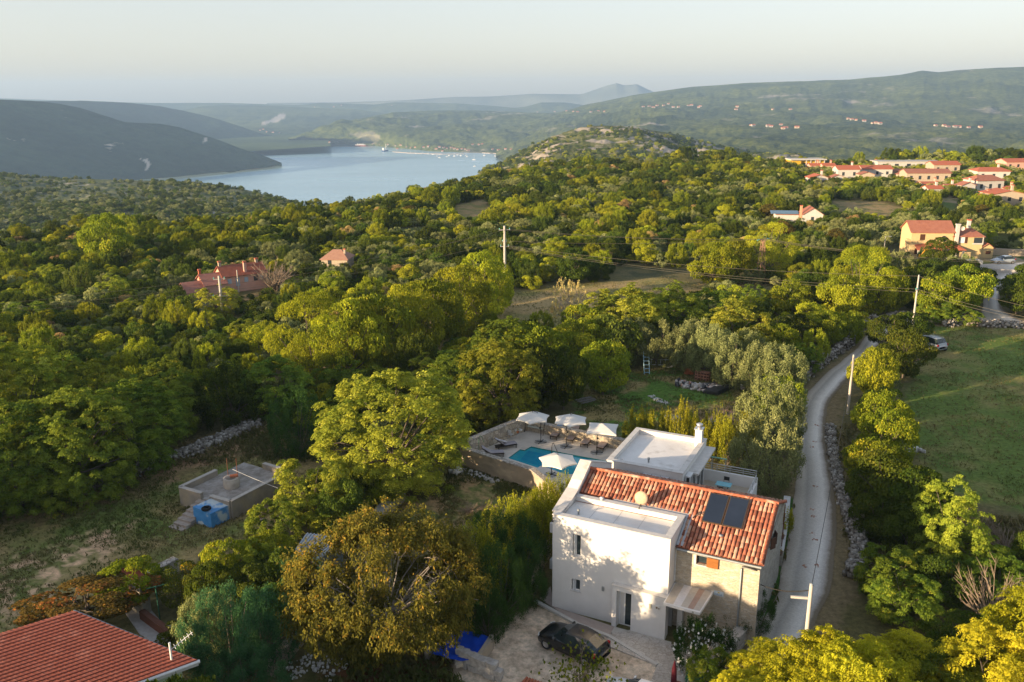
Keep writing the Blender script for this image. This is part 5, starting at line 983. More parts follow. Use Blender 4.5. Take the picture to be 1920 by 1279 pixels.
# ------------------------------------------------------------------ pool terrace
from mathutils.geometry import tessellate_polygon
def xy(px, py, z=0.0): p = at(px, py, z); return (float(p[0]), float(p[1]))
DZ = .7
SLAB = mat("terrace_slabs", (.62, .56, .49), (.55, .50, .43), 1.5, .8, c3=(.46, .41, .35), s3=.8, t3=(.55, .72))
RUB = stone_mat("polygonal_stone_wall", [(.52, .43, .31), (.42, .36, .27), (.60, .53, .42), (.36, .31, .25)], (.27, .24, .20), 2.6, (1, 1, 1), .03, .07)
CONC = mat("stained_concrete", (.40, .32, .23), (.28, .23, .17), 1.0, .9, .01, 12, c3=(.50, .40, .28), s3=.6, t3=(.5, .7), stretch=(1, 1, 2))
WCAP = stone_mat("wall_top_stones", [(.48, .44, .38), (.38, .34, .29), (.55, .51, .46)], (.22, .20, .17), 4.0, (1, 1, 1), .04, .08)
wa, wb, wc, wd = xy(868, 838, 1.7), xy(987, 783, 1.9), xy(1180, 827, 1.6), xy(1000, 880, 1.7)
h1, h2, h3 = HW(-.32, 17.1)[:2], HW(-.32, 9.6)[:2], HW(-.36, 8.6)[:2]
deck = [wa, wb, wc, h1, h2, h3, wd]
pool_px = [(996, 837), (983, 844), (975, 842.5), (952.5, 859), (1008, 877), (1015, 873), (1062, 890), (1135, 884), (1160, 868), (1136, 864), (1080, 853.7)]
pool = [xy(a, b, DZ) for a, b in pool_px]
def slab_with_hole(mb, outer, hole, z):
    pts = [Vector((*p, 0)) for p in outer], [Vector((*p, 0)) for p in hole]; tr = tessellate_polygon(pts); V = [(p.x, p.y, z) for l in pts for p in l]
    nz = []
    for t in tr:
        a, b, c = [Vector(V[i]) for i in t]; nz.append(t if (b - a).cross(c - a).z > 0 else t[::-1])
    mb.add(V, nz)
mb = MB(); slab_with_hole(mb, deck, pool, DZ); mb.build("pool_terrace", SLAB, kind="structure")
pl = thing("swimming_pool", "turquoise swimming pool with stepped outline sunk in the paved terrace", "swimming pool", (*pool[0], DZ))
px0, py0 = pool[0]
loc = lambda P: [(a - px0, b - py0) for a, b in P]
mb = MB(); Pp = loc(pool); n = len(Pp); cx, cy = sum(p[0] for p in Pp) / n, sum(p[1] for p in Pp) / n
mb.add([(a, b, .0) for a, b in Pp] + [(a, b, -1.5) for a, b in Pp], [(i, (i + 1) % n, n + (i + 1) % n, n + i) for i in range(n)]); mb.build("basin_wall", mat("green_mosaic", (.05, .26, .22), (.03, .19, .18), 20, .4), pl)
def water_mat():
    m = mat("pool_water", (.010, .26, .36), (.02, .33, .42), .9, .06, .02, 5, spec=.5); return m
mb = MB(); mb.add([(a, b, -.10) for a, b in Pp], [tuple(range(n))]); ob = mb.build("water", water_mat(), pl)
mb = MB(); q = loc([xy(a, b, DZ) for a, b in [(990, 843), (1050, 856), (1070, 872), (1030, 878), (975, 861)]]); mb.add([(a, b, -.096) for a, b in q], [tuple(range(5))]); mb.build("deep_water", mat("deep_pool_water", (.006, .20, .34), (.010, .25, .38), 1.2, .06, .02, 5), pl)
# walls round the terrace
def strip_wall(name, P, t, z0, z1, m, mcap=None, **kw):
    o = wall_run(name, P, t, z1, m, z0, **kw)
    if mcap: wall_run("coping", P, t + .08, z1 + .1, mcap, z1 + .002, parent=o)
    return o
strip_wall("retaining_wall", [wa, ((wa[0] * .6 + wd[0] * .4), (wa[1] * .6 + wd[1] * .4)), wd, (wd[0] * .35 + h3[0] * .65, wd[1] * .35 + h3[1] * .65)], .42, -.1, 1.62, CONC, WCAP, label="sand-coloured concrete retaining wall with stone coping along the pool's garden side", cat="wall")
strip_wall("stone_wall", [(wa[0] - .12, wa[1] + .25), (wb[0] - .1, wb[1])], .45, -.1, 1.95, RUB, WCAP, label="tall polygonal stone wall behind the two left loungers", cat="wall")
strip_wall("stone_wall", [(wb[0] + .2, wb[1]), ((wb[0] + wc[0]) / 2, (wb[1] + wc[1]) / 2), wc], .45, -.1, 1.55, RUB, WCAP, label="low polygonal stone wall behind the row of four loungers", cat="wall")
BUILT += [(*xy(a, b), 4.5) for a, b in ((430, 572), (468, 566), (500, 552), (395, 575), (1425, 568), (1425, 545), (1425, 556), (418, 604), (1709, 640), (947, 552))]
BUILT += [(2, 69, 6), (6, 67, 6), (-1, 67, 5)]
PARA = mat("parasol_canvas", (.66, .64, .60), (.60, .58, .54), 3, .9)
ALU = mat("anthracite_pole", (.03, .032, .035), rough=.5, metal=.3)
def parasol(bx, by, ang, label, n=6, R=1.55, h=2.62, arm=1.35, tiltx=0.0):
    t = thing("parasol", label, "parasol", (bx, by, DZ), ang, "cantilever parasols round the pool")
    mb = MB(); V = [(arm, 0, h + .28)]; rings = 5; seg = n * 4
    for k in range(1, rings + 1):
        f = k / rings
        for j in range(seg):
            a = 2 * math.pi * j / seg; c = (j % 4) / 4; hs_ = math.pi / n; sc_ = math.cos(hs_) / math.cos((c - .5) * 2 * hs_) * (1 - .07 * f * math.sin(math.pi * c)); r = R * f * sc_
            V.append((arm + r * math.cos(a), r * math.sin(a), h + .28 - .46 * f + .05 * f * math.sin(math.pi * c) + tiltx * r * math.sin(a)))
    Fs = [(0, 1 + j, 1 + (j + 1) % seg) for j in range(seg)] + [(1 + k * seg + j, 1 + (k + 1) * seg + j, 1 + (k + 1) * seg + (j + 1) % seg, 1 + k * seg + (j + 1) % seg) for k in range(rings - 1) for j in range(seg)]
    mb.add(V, Fs); mb.add([(v[0], v[1], v[2] - .02) for v in V], [f[::-1] for f in Fs]); cn = mb.build("canopy", PARA, t)
    e = MB()
    for j in range(seg):
        a, b = V[1 + (rings - 1) * seg + j], V[1 + (rings - 1) * seg + (j + 1) % seg]; e.add([a, b, (b[0], b[1], b[2] - .10), (a[0], a[1], a[2] - .10)], [(3, 2, 1, 0)])
    e.build("valance", PARA, cn)
    for j in range(n):
        a = 2 * math.pi * j / n; rb = MB(); rb.tube([(arm, 0, h + .2), (arm + R * .97 * math.cos(a), R * .97 * math.sin(a), h - .27 + tiltx * R * math.sin(a))], .012, n=4); rb.build("rib", ALU, t)
    p = MB(); p.tube([(0, 0, .05), (0, 0, 1.9), (.08, 0, 2.4), (.35, 0, 2.85), (.8, 0, 3.08), (arm, 0, 3.06)], .032, n=7); p.tube([(arm, 0, 3.08), (arm, 0, h + .22)], .02, n=6); p.build("pole", ALU, t)
    c = MB(); c.rbox((.06, 0, 1.35), .14, .08, .14); c.tube([(.1, 0, 1.35), (.22, 0, 1.42)], .012, n=5); c.build("crank", ALU, t)
    b = MB()
    for a in (.78, 2.36): b.rbox((0, 0, .035), 1.1, .05, .04, rz=a)
    b.lathe([(.07, .0), (.06, .12), (.04, .14)], 10); b.build("base_cross", ALU, t)
    s = MB()
    for a in (0, 1.57, 3.14, 4.71): s.rbox((.33 * math.cos(a), .33 * math.sin(a), .012), .42, .42, .02, rz=a)
    s.build("base_slabs", mat("slab_grey", (.34, .33, .31)), t)
    return t
def dirto(b, c): return math.atan2(c[1] - b[1], c[0] - b[0])
u1, u2, u3, u4 = xy(1014, 829, DZ), xy(1062, 838, DZ), xy(1119, 849, DZ), xy(1034, 890, DZ)
c1, c2_, c3_, c4 = xy(999, 777, 3.42), xy(1070, 782, 3.42), xy(1130, 798, 3.42), xy(1046, 857, 3.42)
parasol(*u1, dirto(u1, c1), "white scalloped parasol above the hanging bench, farthest left of the four", arm=math.dist(u1, c1))
parasol(*u2, dirto(u2, c2_), "white six-cornered parasol between the first and second loungers of the row", arm=math.dist(u2, c2_))
parasol(*u3, dirto(u3, c3_), "white square parasol over the two right-hand loungers of the row", n=4, R=1.75, arm=math.dist(u3, c3_))
parasol(*u4, dirto(u4, c4), "white parasol standing over the pool water beside the roof ridge", arm=math.dist(u4, c4))
RATT = mat("dark_rattan", (.06, .045, .035), (.03, .025, .02), 20, .8); CUSH = mat("taupe_cushion", (.36, .28, .24), (.31, .24, .21), 6, .95); CUSH2 = mat("grey_mauve_cushion", (.33, .30, .32), (.28, .26, .28), 6, .95)
def lounger(x, y, rz, label, cush=CUSH, up=.62):
    t = thing("sun_lounger", label, "sun lounger", (x, y, DZ), rz, "sun loungers on the pool terrace"); w_ = .34
    f = MB(); f.box(-.95, .95, -w_, w_, .26, .32); f.build("frame", RATT, t, bevel=.01)
    for sx in (-.8, .85):
        for sy in (-.3, .3): l = MB(); l.rbox((sx, sy, .13), .06, .05, .26, rz=0); l.build("leg", RATT, t)
    for sy in (-.4, .4): l = MB(); l.lathe([(.0, -.03), (.09, -.03), (.09, .03), (0, .03)], 10); l.v = [(a - .78, sy * .92 + c * 1, b + .09) for a, b, c in l.v]; l.build("wheel", DARKM, t)
    m_ = MB(); S = [(.93, .36), (.5, .37), (.05, .37), (-.2, .38)]; prof = S + [(-.45, .38 + up * .35), (-.7, .38 + up * .75), (-.92, .38 + up)]
    V = []
    for a, b in prof: V += [(a, -w_ + .02, b), (a, w_ - .02, b), (a, w_ - .02, b + .07), (a, -w_ + .02, b + .07)]
    Fs = []
    for i in range(len(prof) - 1): b = 4 * i; Fs += [(b + j, b + 4 + j, b + 4 + (j + 1) % 4, b + (j + 1) % 4) for j in range(4)]
    e = 4 * (len(prof) - 1); Fs += [(0, 1, 2, 3), (e + 3, e + 2, e + 1, e)]; m_.add(V, Fs); m_.build("cushion", cush, t, bevel=.02)
    bk = MB(); bk.add([(-.22, -w_, .33), (-.22, w_, .33), (-.96, w_, .36 + up), (-.96, -w_, .36 + up), (-.22, -w_, .30), (-.22, w_, .30), (-.96, w_, .33 + up), (-.96, -w_, .33 + up)], [(0, 1, 2, 3), (7, 6, 5, 4), (0, 4, 5, 1), (1, 5, 6, 2), (2, 6, 7, 3), (3, 7, 4, 0)]); bk.build("backrest", RATT, t)
    return t, prof
def lg(hx_, hy_, fx, fy, label, **kw):
    h = xy(hx_, hy_, DZ + .9); f = xy(fx, fy, DZ + .4); return lounger((h[0] + f[0]) / 2, (h[1] + f[1]) / 2, dirto(h, f), label, **kw)
lg(1052, 794, 1037, 817, "brown lounger with blue towel over its back, leftmost of the row of four"); lg(1081, 800, 1067, 824, "brown lounger standing bare between two parasol poles, second of the row")
lg(1107, 808, 1095, 831, "brown lounger with a navy towel across it, third of the row"); lg(1138, 815, 1125, 838, "brown lounger nearest the white annex, last of the row")
lg(931, 825, 966, 829, "grey lounger with a white towel on its head end, left of the pool", cush=CUSH2); lg(905, 838, 943, 846, "grey lounger pulled up to the corner of the garden wall", cush=CUSH2, up=.5)
def towel(p0, p1, z0, z1, w_, m, label, dz=0):
    a = np.array(xy(*p0, z0)); b = np.array(xy(*p1, z1)); d = b - a; L_ = np.linalg.norm(d); d /= L_; s = np.array([-d[1], d[0]]); V = []; n = 9
    for i in range(n):
        f = i / (n - 1); c = a + d * L_ * f
        for j in range(5): g = j / 4 - .5; q = c + s * g * w_ * (1 + .12 * math.sin(5 * f)); V.append((q[0], q[1], z0 + (z1 - z0) * f + .03 * math.sin(9 * f + 4 * g) + .05 * math.cos(3 * g)))
    mb = MB(); Fs = [(5 * i + j, 5 * i + j + 1, 5 * i + j + 6, 5 * i + j + 5) for i in range(n - 1) for j in range(4)]; mb.add(V, Fs); mb.add([(x, y, z - .02) for x, y, z in V], [f[::-1] for f in Fs]); mb.build("towel", m, label=label, cat="towel")
towel((1050, 794), (1049, 810), DZ + 1.12, DZ + .52, .45, mat("blue_towel", (.10, .17, .30), None, 8, .95), "blue towel hanging over the leftmost lounger of the row")
towel((1112, 806), (1097, 819), DZ + 1.08, DZ + .52, .42, mat("navy_towel", (.018, .035, .085), None, 8, .95), "navy blue towel across the third lounger of the row")
towel((929, 823), (948, 828), DZ + 1.05, DZ + .52, .5, mat("white_towel", (.6, .58, .6), None, 8, .95), "white towel on the grey lounger left of the pool")
WM = mat("white_metal", (.62, .62, .60), None, 5, .5)
def small_table(px, py, label, r=.3, h=.45, name="side_table", z=DZ):
    x, y = xy(px, py, z); t = thing(name, label, "table", (x, y, z)); m_ = MB(); m_.lathe([(0, h), (r, h), (r, h + .03), (0, h + .03)], 16); m_.build("tabletop", WM, t)
    for k in range(4): a = k * 1.57 + .6; l = MB(); l.tube([(r * .7 * math.cos(a), r * .7 * math.sin(a), h), (-r * .6 * math.cos(a + .5), -r * .6 * math.sin(a + .5), h * .5), (r * .8 * math.cos(a), r * .8 * math.sin(a), 0)], .012, n=5); l.build("leg", WM, t)
    return t
small_table(1060, 813, "small round white table between the first and second loungers of the row", .25, .4); small_table(1117, 824, "small round white table between the two right-hand loungers of the row", .25, .4)
small_table(972, 821, "round white bistro table with a plant pot by the tall stone wall", .36, .75, "bistro_table")
def chair(x, y, z, rz, label, m=WM, name="bistro_chair", cat="chair"):
    t = thing(name, label, cat, (x, y, z), rz); s = MB(); s.box(-.2, .2, -.2, .2, .44, .47); s.build("seat", m, t); b = MB(); b.box(-.2, -.17, -.2, .2, .62, .90); b.tube([(-.18, -.19, .46), (-.2, -.19, .9)], .014, n=4); b.tube([(-.18, .19, .46), (-.2, .19, .9)], .014, n=4); b.build("backrest", m, t)
    for a, c in ((-.18, -.18), (.18, -.18), (-.18, .18), (.18, .18)): l = MB(); l.tube([(a, c, .45), (a * 1.15, c * 1.15, 0)], .014, n=4); l.build("leg", m, t)
    return t
x, y = xy(958, 823, DZ); chair(x, y, DZ, .9, "white folding chair beside the white bistro table")
x, y = xy(971, 812, DZ + .78); t = thing("flower_pot", "terracotta pot with a dry plant on the bistro table", "plant pot", (x, y, DZ + .78)); mb = MB(); mb.lathe([(0, 0), (.09, 0), (.13, .2), (.11, .2), (0, .18)], 12); mb.build("pot", mat("terracotta_pot", (.34, .12, .06), None, 6, .85), t)
_pl = np_mesh("plant", *(lambda V: (V, np.arange(len(V)).reshape(-1, 4)))(quads(rs.randn(60, 3) * [.09, .09, .08] + [0, 0, .32], rdir(60, rs), rdir(60, rs), .1, .05)), MATS["russet_leaves"], {"leafv": ("FACE", "FLOAT", rs.rand(60))}); link_mesh("plant", _pl, t)
# hanging bench under the first parasol
x, y = xy(1006, 810, DZ); t = thing("swing_bench", "hanging garden bench with pale backrest under the leftmost parasol", "swing seat", (x, y, DZ), dirto(wb, wc))
mb = MB(); mb.rbox((0, .18, .95), 1.5, .06, .62, rx=-.25); mb.build("backrest", mat("pale_green_canvas", (.52, .55, .47), None, 5, .9), t); mb = MB(); mb.box(-.75, .75, -.35, .15, .48, .56); mb.build("seat", mat("pale_green_canvas2", (.48, .51, .44)), t)
for sx in (-.95, .95): mb = MB(); mb.tube([(sx, -.55, 0), (sx, 0, 1.85), (sx, .55, 0)], .025, n=6); mb.build("side_frame", ALU, t)
mb = MB(); mb.tube([(-.95, 0, 1.85), (.95, 0, 1.85)], .025, n=6); mb.build("top_bar", ALU, t)
x, y = xy(1155, 839, DZ); t = thing("ball", "coral red ball lying beside the annex wall", "ball", (x, y, DZ)); mb = MB(); mb.lathe([(.17 * math.cos(a * .31 - 1.57), .17 + .17 * math.sin(a * .31 - 1.57)) for a in range(11)], 14); mb.build("shell", mat("coral_plastic", (.55, .05, .06), None, 3, .4), t)
x, y = xy(898, 838, 1.7); t = thing("garden_tap", "thin green tap pipe with coiled hose at the corner of the stone wall", "tap", (x, y, 0)); mb = MB(); mb.tube([(0, 0, 0), (0, 0, 2.5), (.1, 0, 2.7), (.3, -.1, 2.6), (.42, -.1, 2.2)], .025, n=5); mb.build("pipe", mat("green_paint", (.03, .12, .07)), t)
# potted shoots on the annex corner
# roof terrace furniture
tx, ty, _ = HW(7.05, 14.6); t = thing("garden_table", "dark metal table with blue glass top on the roof terrace", "table", (tx, ty, 2.6), HR); mb = MB(); mb.box(-.55, .55, -.38, .38, .72, .75); mb.build("tabletop", mat("blue_glass_top", (.10, .36, .42), (.14, .42, .47), 2, .12), t, bevel=.06)
for a, b in ((-.4, -.25), (.4, -.25), (-.4, .25), (.4, .25)): l = MB(); l.tube([(a, b, .72), (a * .6, b * .6, .35), (a * 1.1, b * 1.1, 0)], .018, n=5); l.build("leg", DARKM, t)
a_, b_, _ = HW(7.0, 13.9); chair(a_, b_, 2.6, HR + 1.5, "dark metal chair in front of the blue glass table", DARKM, "garden_chair"); a_, b_, _ = HW(7.05, 15.4); chair(a_, b_, 2.6, HR - 1.6, "dark metal chair behind the blue glass table", DARKM, "garden_chair")
# childs swing frame behind the railing and green chair
a_, b_, _ = HW(5.9, 18.2); t = thing("garden_swing", "pale wooden A-frame swing standing behind the terrace railing", "swing", (a_, b_, 0), HR)
for sx in (-.5, .5): mb = MB(); mb.tube([(sx, -.8, 0), (sx, 0, 3.7), (sx, .8, 0)], .05, n=6); mb.build("leg_pair", mat("pale_wood", (.55, .46, .30)), t)
mb = MB(); mb.tube([(-.6, 0, 3.7), (.6, 0, 3.7)], .06, n=6); mb.build("cross_beam", mat("mint_beam", (.25, .45, .30)), t)
a_, b_, _ = HW(7.7, 17.6); chair(a_, b_, 2.0, HR, "lime green chair behind the terrace railing", mat("lime_plastic", (.25, .42, .05)), "plastic_chair")
# ------------------------------------------------------------------ vehicles
RUBR = mat("tyre_rubber", (.02, .02, .02), None, 20, .9); RIM = mat("alloy", (.45, .45, .46), None, 5, .3, metal=.7); CGL = mat("car_glass", (.015, .02, .022), (.03, .045, .045), 1, .05, spec=.7); LAMP = mat("lamp_lens", (.6, .62, .62), None, 5, .1); REDL = mat("red_lens", (.35, .01, .01), None, 5, .2)
CARS = {'hatch': [(-2.05, .35, .52, .60, .62, .5), (-1.93, .22, .66, .74, .80, .66), (-1.45, .2, .80, .90, .86, .72), (-.9, .2, .88, 1.00, .87, .74), (-.15, .2, .92, 1.42, .87, .62), (.5, .2, .94, 1.49, .87, .62), (1.2, .2, .96, 1.43, .86, .60), (1.78, .22, .98, 1.12, .82, .64), (1.98, .3, .80, .92, .74, .6), (2.05, .4, .6, .7, .66, .5)],
 'wagon': [(-2.3, .35, .55, .62, .64, .5), (-2.15, .25, .72, .80, .84, .7), (-1.6, .22, .88, .98, .90, .76), (-1.0, .22, .95, 1.07, .91, .78), (-.3, .22, 1.0, 1.60, .91, .68), (.6, .22, 1.02, 1.68, .91, .68), (1.75, .22, 1.02, 1.62, .90, .66), (2.12, .25, 1.0, 1.15, .86, .7), (2.22, .35, .8, .9, .8, .66), (2.26, .45, .6, .7, .7, .6)]}
def car(kind_, x, y, rz, label, m, z=0.0, cat="car", rails=False, name="parked_car"):
    S = CARS[kind_]; t = thing(name, label, cat, (x, y, z), rz); V = []; n = 10
    for (a, zb, zs, zr, wb_, wr) in S: V += [(a, -wb_ * .9, zb), (a, -wb_, (zb + zs) / 2), (a, -wb_ * .97, zs), (a, -wr, zr - .04), (a, -wr * .6, zr), (a, wr * .6, zr), (a, wr, zr - .04), (a, wb_ * .97, zs), (a, wb_, (zb + zs) / 2), (a, wb_ * .9, zb)]
    body = []; gl = []
    for i in range(len(S) - 1):
        for j in range(n - 1):
            f = (i * n + j, i * n + j + 1, (i + 1) * n + j + 1, (i + 1) * n + j); side = j in (2, 6) and 3 <= i <= 6; scr = j in (3, 4, 5) and i in (3, 6); (gl if side or scr else body).append(f)
        body.append((i * n + 9, i * n, (i + 1) * n, (i + 1) * n + 9))
    e = (len(S) - 1) * n; body += [tuple(range(n)), tuple(range(e, e + n))[::-1]]
    mb = MB(); mb.add(V, [f[::-1] for f in body], smooth=True); mb.build("body", m, t); mb = MB(); mb.add(V, [f[::-1] for f in gl], smooth=False); mb.build("windows", CGL, t)
    for i, a in enumerate((S[2][0] + .12, S[6][0] + .12)):
        for sy in (-1, 1):
            w_ = MB(); w_.lathe([(.10, -.1), (.30, -.1), (.32, -.06), (.32, .08), (.28, .1), (.20, .1)], 18); w_.v = [(a + p, sy * (S[4][4] - .10) + r * sy, q + .32) for p, q, r in w_.v]; wo = w_.build("wheel", RUBR, t)
            k = MB(); k.lathe([(0, .06), (.07, .085), (.20, .06), (.21, .09), (.22, .06)], 10); k.v = [(a + p, sy * (S[4][4] - .10) + r * sy * 1.05, q + .32) for p, q, r in k.v]; k.build("rim", RIM, wo)
    for sy in (-1, 1):
        h_ = MB(); h_.rbox((S[1][0] + .06, sy * S[1][4] * .80, S[1][2] - .02), .22, .26, .12, rz=-sy * .5); h_.build("headlight", LAMP, t); h_ = MB(); h_.rbox((S[-3][0] + .04, sy * S[-3][4] * .92, S[-3][2] - .1), .16, .14, .26); h_.build("tail_light", REDL, t); h_ = MB(); h_.rbox((S[3][0] + .25, sy * (S[4][4] + .1), 1.0), .1, .2, .13); h_.build("wing_mirror", m, t)
    if rails:
        for sy in (-1, 1): r_0 = MB(); r_0.tube([(-.3, sy * .6, S[4][3] + .02), (-.2, sy * .6, S[4][3] + .12), (1.6, sy * .58, S[6][3] + .10), (1.7, sy * .58, S[6][3])], .022, n=5); r_0.build("roof_rail", RIM, t)
    return t
CP = lambda nm, c: mat(nm, c, tuple(v * .9 for v in c), 2, .22, spec=.6)
fr, bk = at(1045, 1212), at(1150, 1262)
p0 = at(1072, 1222); car('hatch', 3.35, 41.55, dirto(at(1010, 1205), at(1145, 1268)), "black hatchback parked on the gravel in front of the white house", CP("black_paint", (.008, .009, .011)))
p0 = at(1196, 1330); car('hatch', p0[0], p0[1], dirto(at(1120, 1290), at(1230, 1335)), "white car cut off by the bottom edge beside the paved path", CP("white_paint", (.62, .63, .64)))
p0 = at(1738, 652); car('wagon', p0[0], p0[1], -1.15, "silver estate car with roof rails on the grass field", CP("silver_blue_paint", (.34, .38, .42)), rails=True)
p0 = at(1880, 494); car('hatch', p0[0], p0[1], .1, "pale blue car parked behind the hedge right of the yellow house", CP("pale_blue_paint", (.38, .44, .50)))
p0 = at(1767, 365); car('hatch', p0[0], p0[1], 1.2, "blue car beside the little white house in the village", CP("blue_paint", (.06, .12, .30)))
p0 = at(1312, 336); car('wagon', p0[0], p0[1], .3, "white van among the trees left of the village", CP("white_paint2", (.7, .7, .68)), cat="van")
# flat-bed lorry and digger near the yellow house
p0 = at(1795, 503); t = thing("lorry", "white flat-bed lorry standing in front of the yellow house", "lorry", (p0[0], p0[1], 0), -.08); mb = MB()
mb.box(-3.0, -1.1, -1.0, 1.0, .6, 1.5); mb.add([(-3.0, -1, 1.5), (-1.1, -1, 1.5), (-1.1, 1, 1.5), (-3, 1, 1.5), (-2.6, -.85, 2.4), (-1.2, -.85, 2.4), (-1.2, .85, 2.4), (-2.6, .85, 2.4)], [(4, 5, 6, 7), (0, 1, 5, 4), (1, 2, 6, 5), (2, 3, 7, 6), (3, 0, 4, 7)]); mb.build("cab", CP("lorry_white", (.66, .66, .64)), t, bevel=.06)
mb = MB(); mb.add([(-2.98, -.8, 1.6), (-2.68, -.7, 2.3), (-2.68, .7, 2.3), (-2.98, .8, 1.6)], [(0, 1, 2, 3)]); mb.box(-2.4, -1.4, -1.01, -.93, 1.55, 2.2); mb.build("windows", CGL, t); mb = MB(); mb.box(-1.0, 3.8, -1.1, 1.1, .95, 1.1); mb.box(-1.0, 3.8, -1.1, -1.04, 1.1, 1.55); mb.box(-1.0, 3.8, 1.04, 1.1, 1.1, 1.55); mb.box(3.74, 3.8, -1.03, 1.03, 1.1, 1.55); mb.build("load_bed", MATS["lorry_white"], t)
for a in (-2.2, 2.3, 3.1):
    for sy in (-1, 1): w_ = MB(); w_.lathe([(0, -.12), (.42, -.12), (.42, .12), (0, .12)], 14); w_.v = [(a + p, sy * .85 + r, q + .42) for p, q, r in w_.v]; w_.build("wheel", RUBR, t)
p0 = at(1768, 497); YEL = CP("digger_yellow", (.52, .27, .02)); t = thing("backhoe_digger", "yellow backhoe digger behind the lorry by the yellow house", "digger", (p0[0], p0[1], 0), .1); mb = MB(); mb.box(-1.2, 1.2, -.8, .8, .7, 1.4); mb.build("body", YEL, t, bevel=.06)
mb = MB(); mb.box(.0, 1.4, -.75, .75, 1.4, 2.7); mb.build("cab", CGL, t, bevel=.05); mb = MB(); mb.box(-.05, 1.45, -.8, .8, 2.7, 2.8); mb.build("cab_roof", DARKM, t)
mb = MB(); mb.tube([(-1.2, 0, 1.2), (-2.2, 0, 2.9), (-3.8, 0, 3.0), (-4.4, 0, 2.0)], .19, .13, 6); mb.build("boom", YEL, t); mb = MB(); mb.rbox((-4.5, 0, 1.8), .6, .7, .5); mb.build("bucket", YEL, t)
for a, r in ((-.8, .5), (1.0, .65)):
    for sy in (-1, 1): w_ = MB(); w_.lathe([(0, -.17), (r, -.17), (r, .17), (0, .17)], 16); w_.v = [(a + p, sy * .85 + s_, q + r) for p, q, s_ in w_.v]; wo = w_.build("wheel", RUBR, t); w_ = MB(); w_.lathe([(0, -.18), (r * .5, -.18), (r * .5, .18), (0, .18)], 12); w_.v = [(a + p, sy * .85 + s_, q + r) for p, q, s_ in w_.v]; w_.build("rim", YEL, wo)
# ------------------------------------------------------------------ cistern with steps, well, tarpaulin box
CON2 = mat("weathered_plaster", (.36, .31, .25), (.24, .21, .175), 1.3, .95, .02, 10, c3=(.42, .34, .23), s3=.7, t3=(.5, .7))
cC, cR, cL = np.array([-20.95, 57.6]), np.array([-17.9, 62.9]), np.array([-25.6, 60.1]); cB = cL + (cR - cC) * 1.05
t = thing("cistern", "square rendered stone cistern with parapet, central well and steps on the left meadow", "cistern", (*cC, 0)); o2 = cC
def lw(P): return [tuple(np.array(p) - o2) for p in P]
gA, gB = cL + (cC - cL) * .44, cL + (cC - cL) * .62
for nm, P in (("front_wall", [cL, gA]), ("front_wall", [gB, cC]), ("side_wall", [cC, cR]), ("rear_wall", [cR, cR + (cB - cR) * .55]), ("left_wall", [cL, cL + (cB - cL) * .55])):
    o = wall_run(nm, lw(P), .28, 1.45, CON2, -.1, t, jag=.04); wall_run("wall_cap", lw(P), .34, 1.5, mat("pale_cap", (.50, .46, .41), (.38, .34, .30), 5, .9), 1.46, o)
mb = MB(); mb.prism(lw([cL, cC, cR, cB]), .0, 1.0); mb.build("platform", mat("platform_mortar", (.40, .37, .34), (.20, .17, .14), 1.6, .95, .03, 6), t)
w_ = lw([xy(435, 913, 1.0)])[0]; mb = MB(); mb.lathe([(.58, 1.0), (.64, 1.35), (.62, 1.62), (.60, 1.65), (.60, 1.80), (.42, 1.80), (.40, 1.2), (0, 1.2)], 18, (*w_, 0)); we = mb.build("well_head", mat("well_stone", (.50, .45, .38), (.36, .31, .26), 3, .95, .03), t)
mb = MB(); mb.rbox((w_[0] + .18, w_[1] + .2, 1.86), .6, .5, .06, rz=.4); mb.build("well_lid", mat("rust_sheet", (.33, .11, .05), (.22, .07, .035), 5, .9), we)
mb = MB(); RUST = mat("rust_rod", (.17, .07, .04), None, 8, .9)
for dx, dy in ((-.4, .5), (.35, .45)): mb = MB(); mb.tube([(w_[0] + dx, w_[1] + dy, 1.0), (w_[0] + dx + .03, w_[1] + dy, 3.2)], .03, n=5); mb.build("pulley_post", RUST, we)
gm = (gA + gB) / 2; od = np.array([-(cC - cL)[1], (cC - cL)[0]]); od = -od / np.linalg.norm(od); sd = (cC - cL) / np.linalg.norm(cC - cL)
for k in range(7):
    c = gm + od * (.35 + .42 * k) - o2; mb = MB(); hh = 1.0 - .15 * k; mb.rbox((c[0], c[1], hh / 2 - .03), 1.35, .46, hh, rz=math.atan2(sd[1], sd[0]), jit=.05); mb.build("step", mat("step_rubble", (.44, .38, .32), (.27, .22, .185), 4, .95, .03), t)
BUILT += [(-22, 61, 5)]
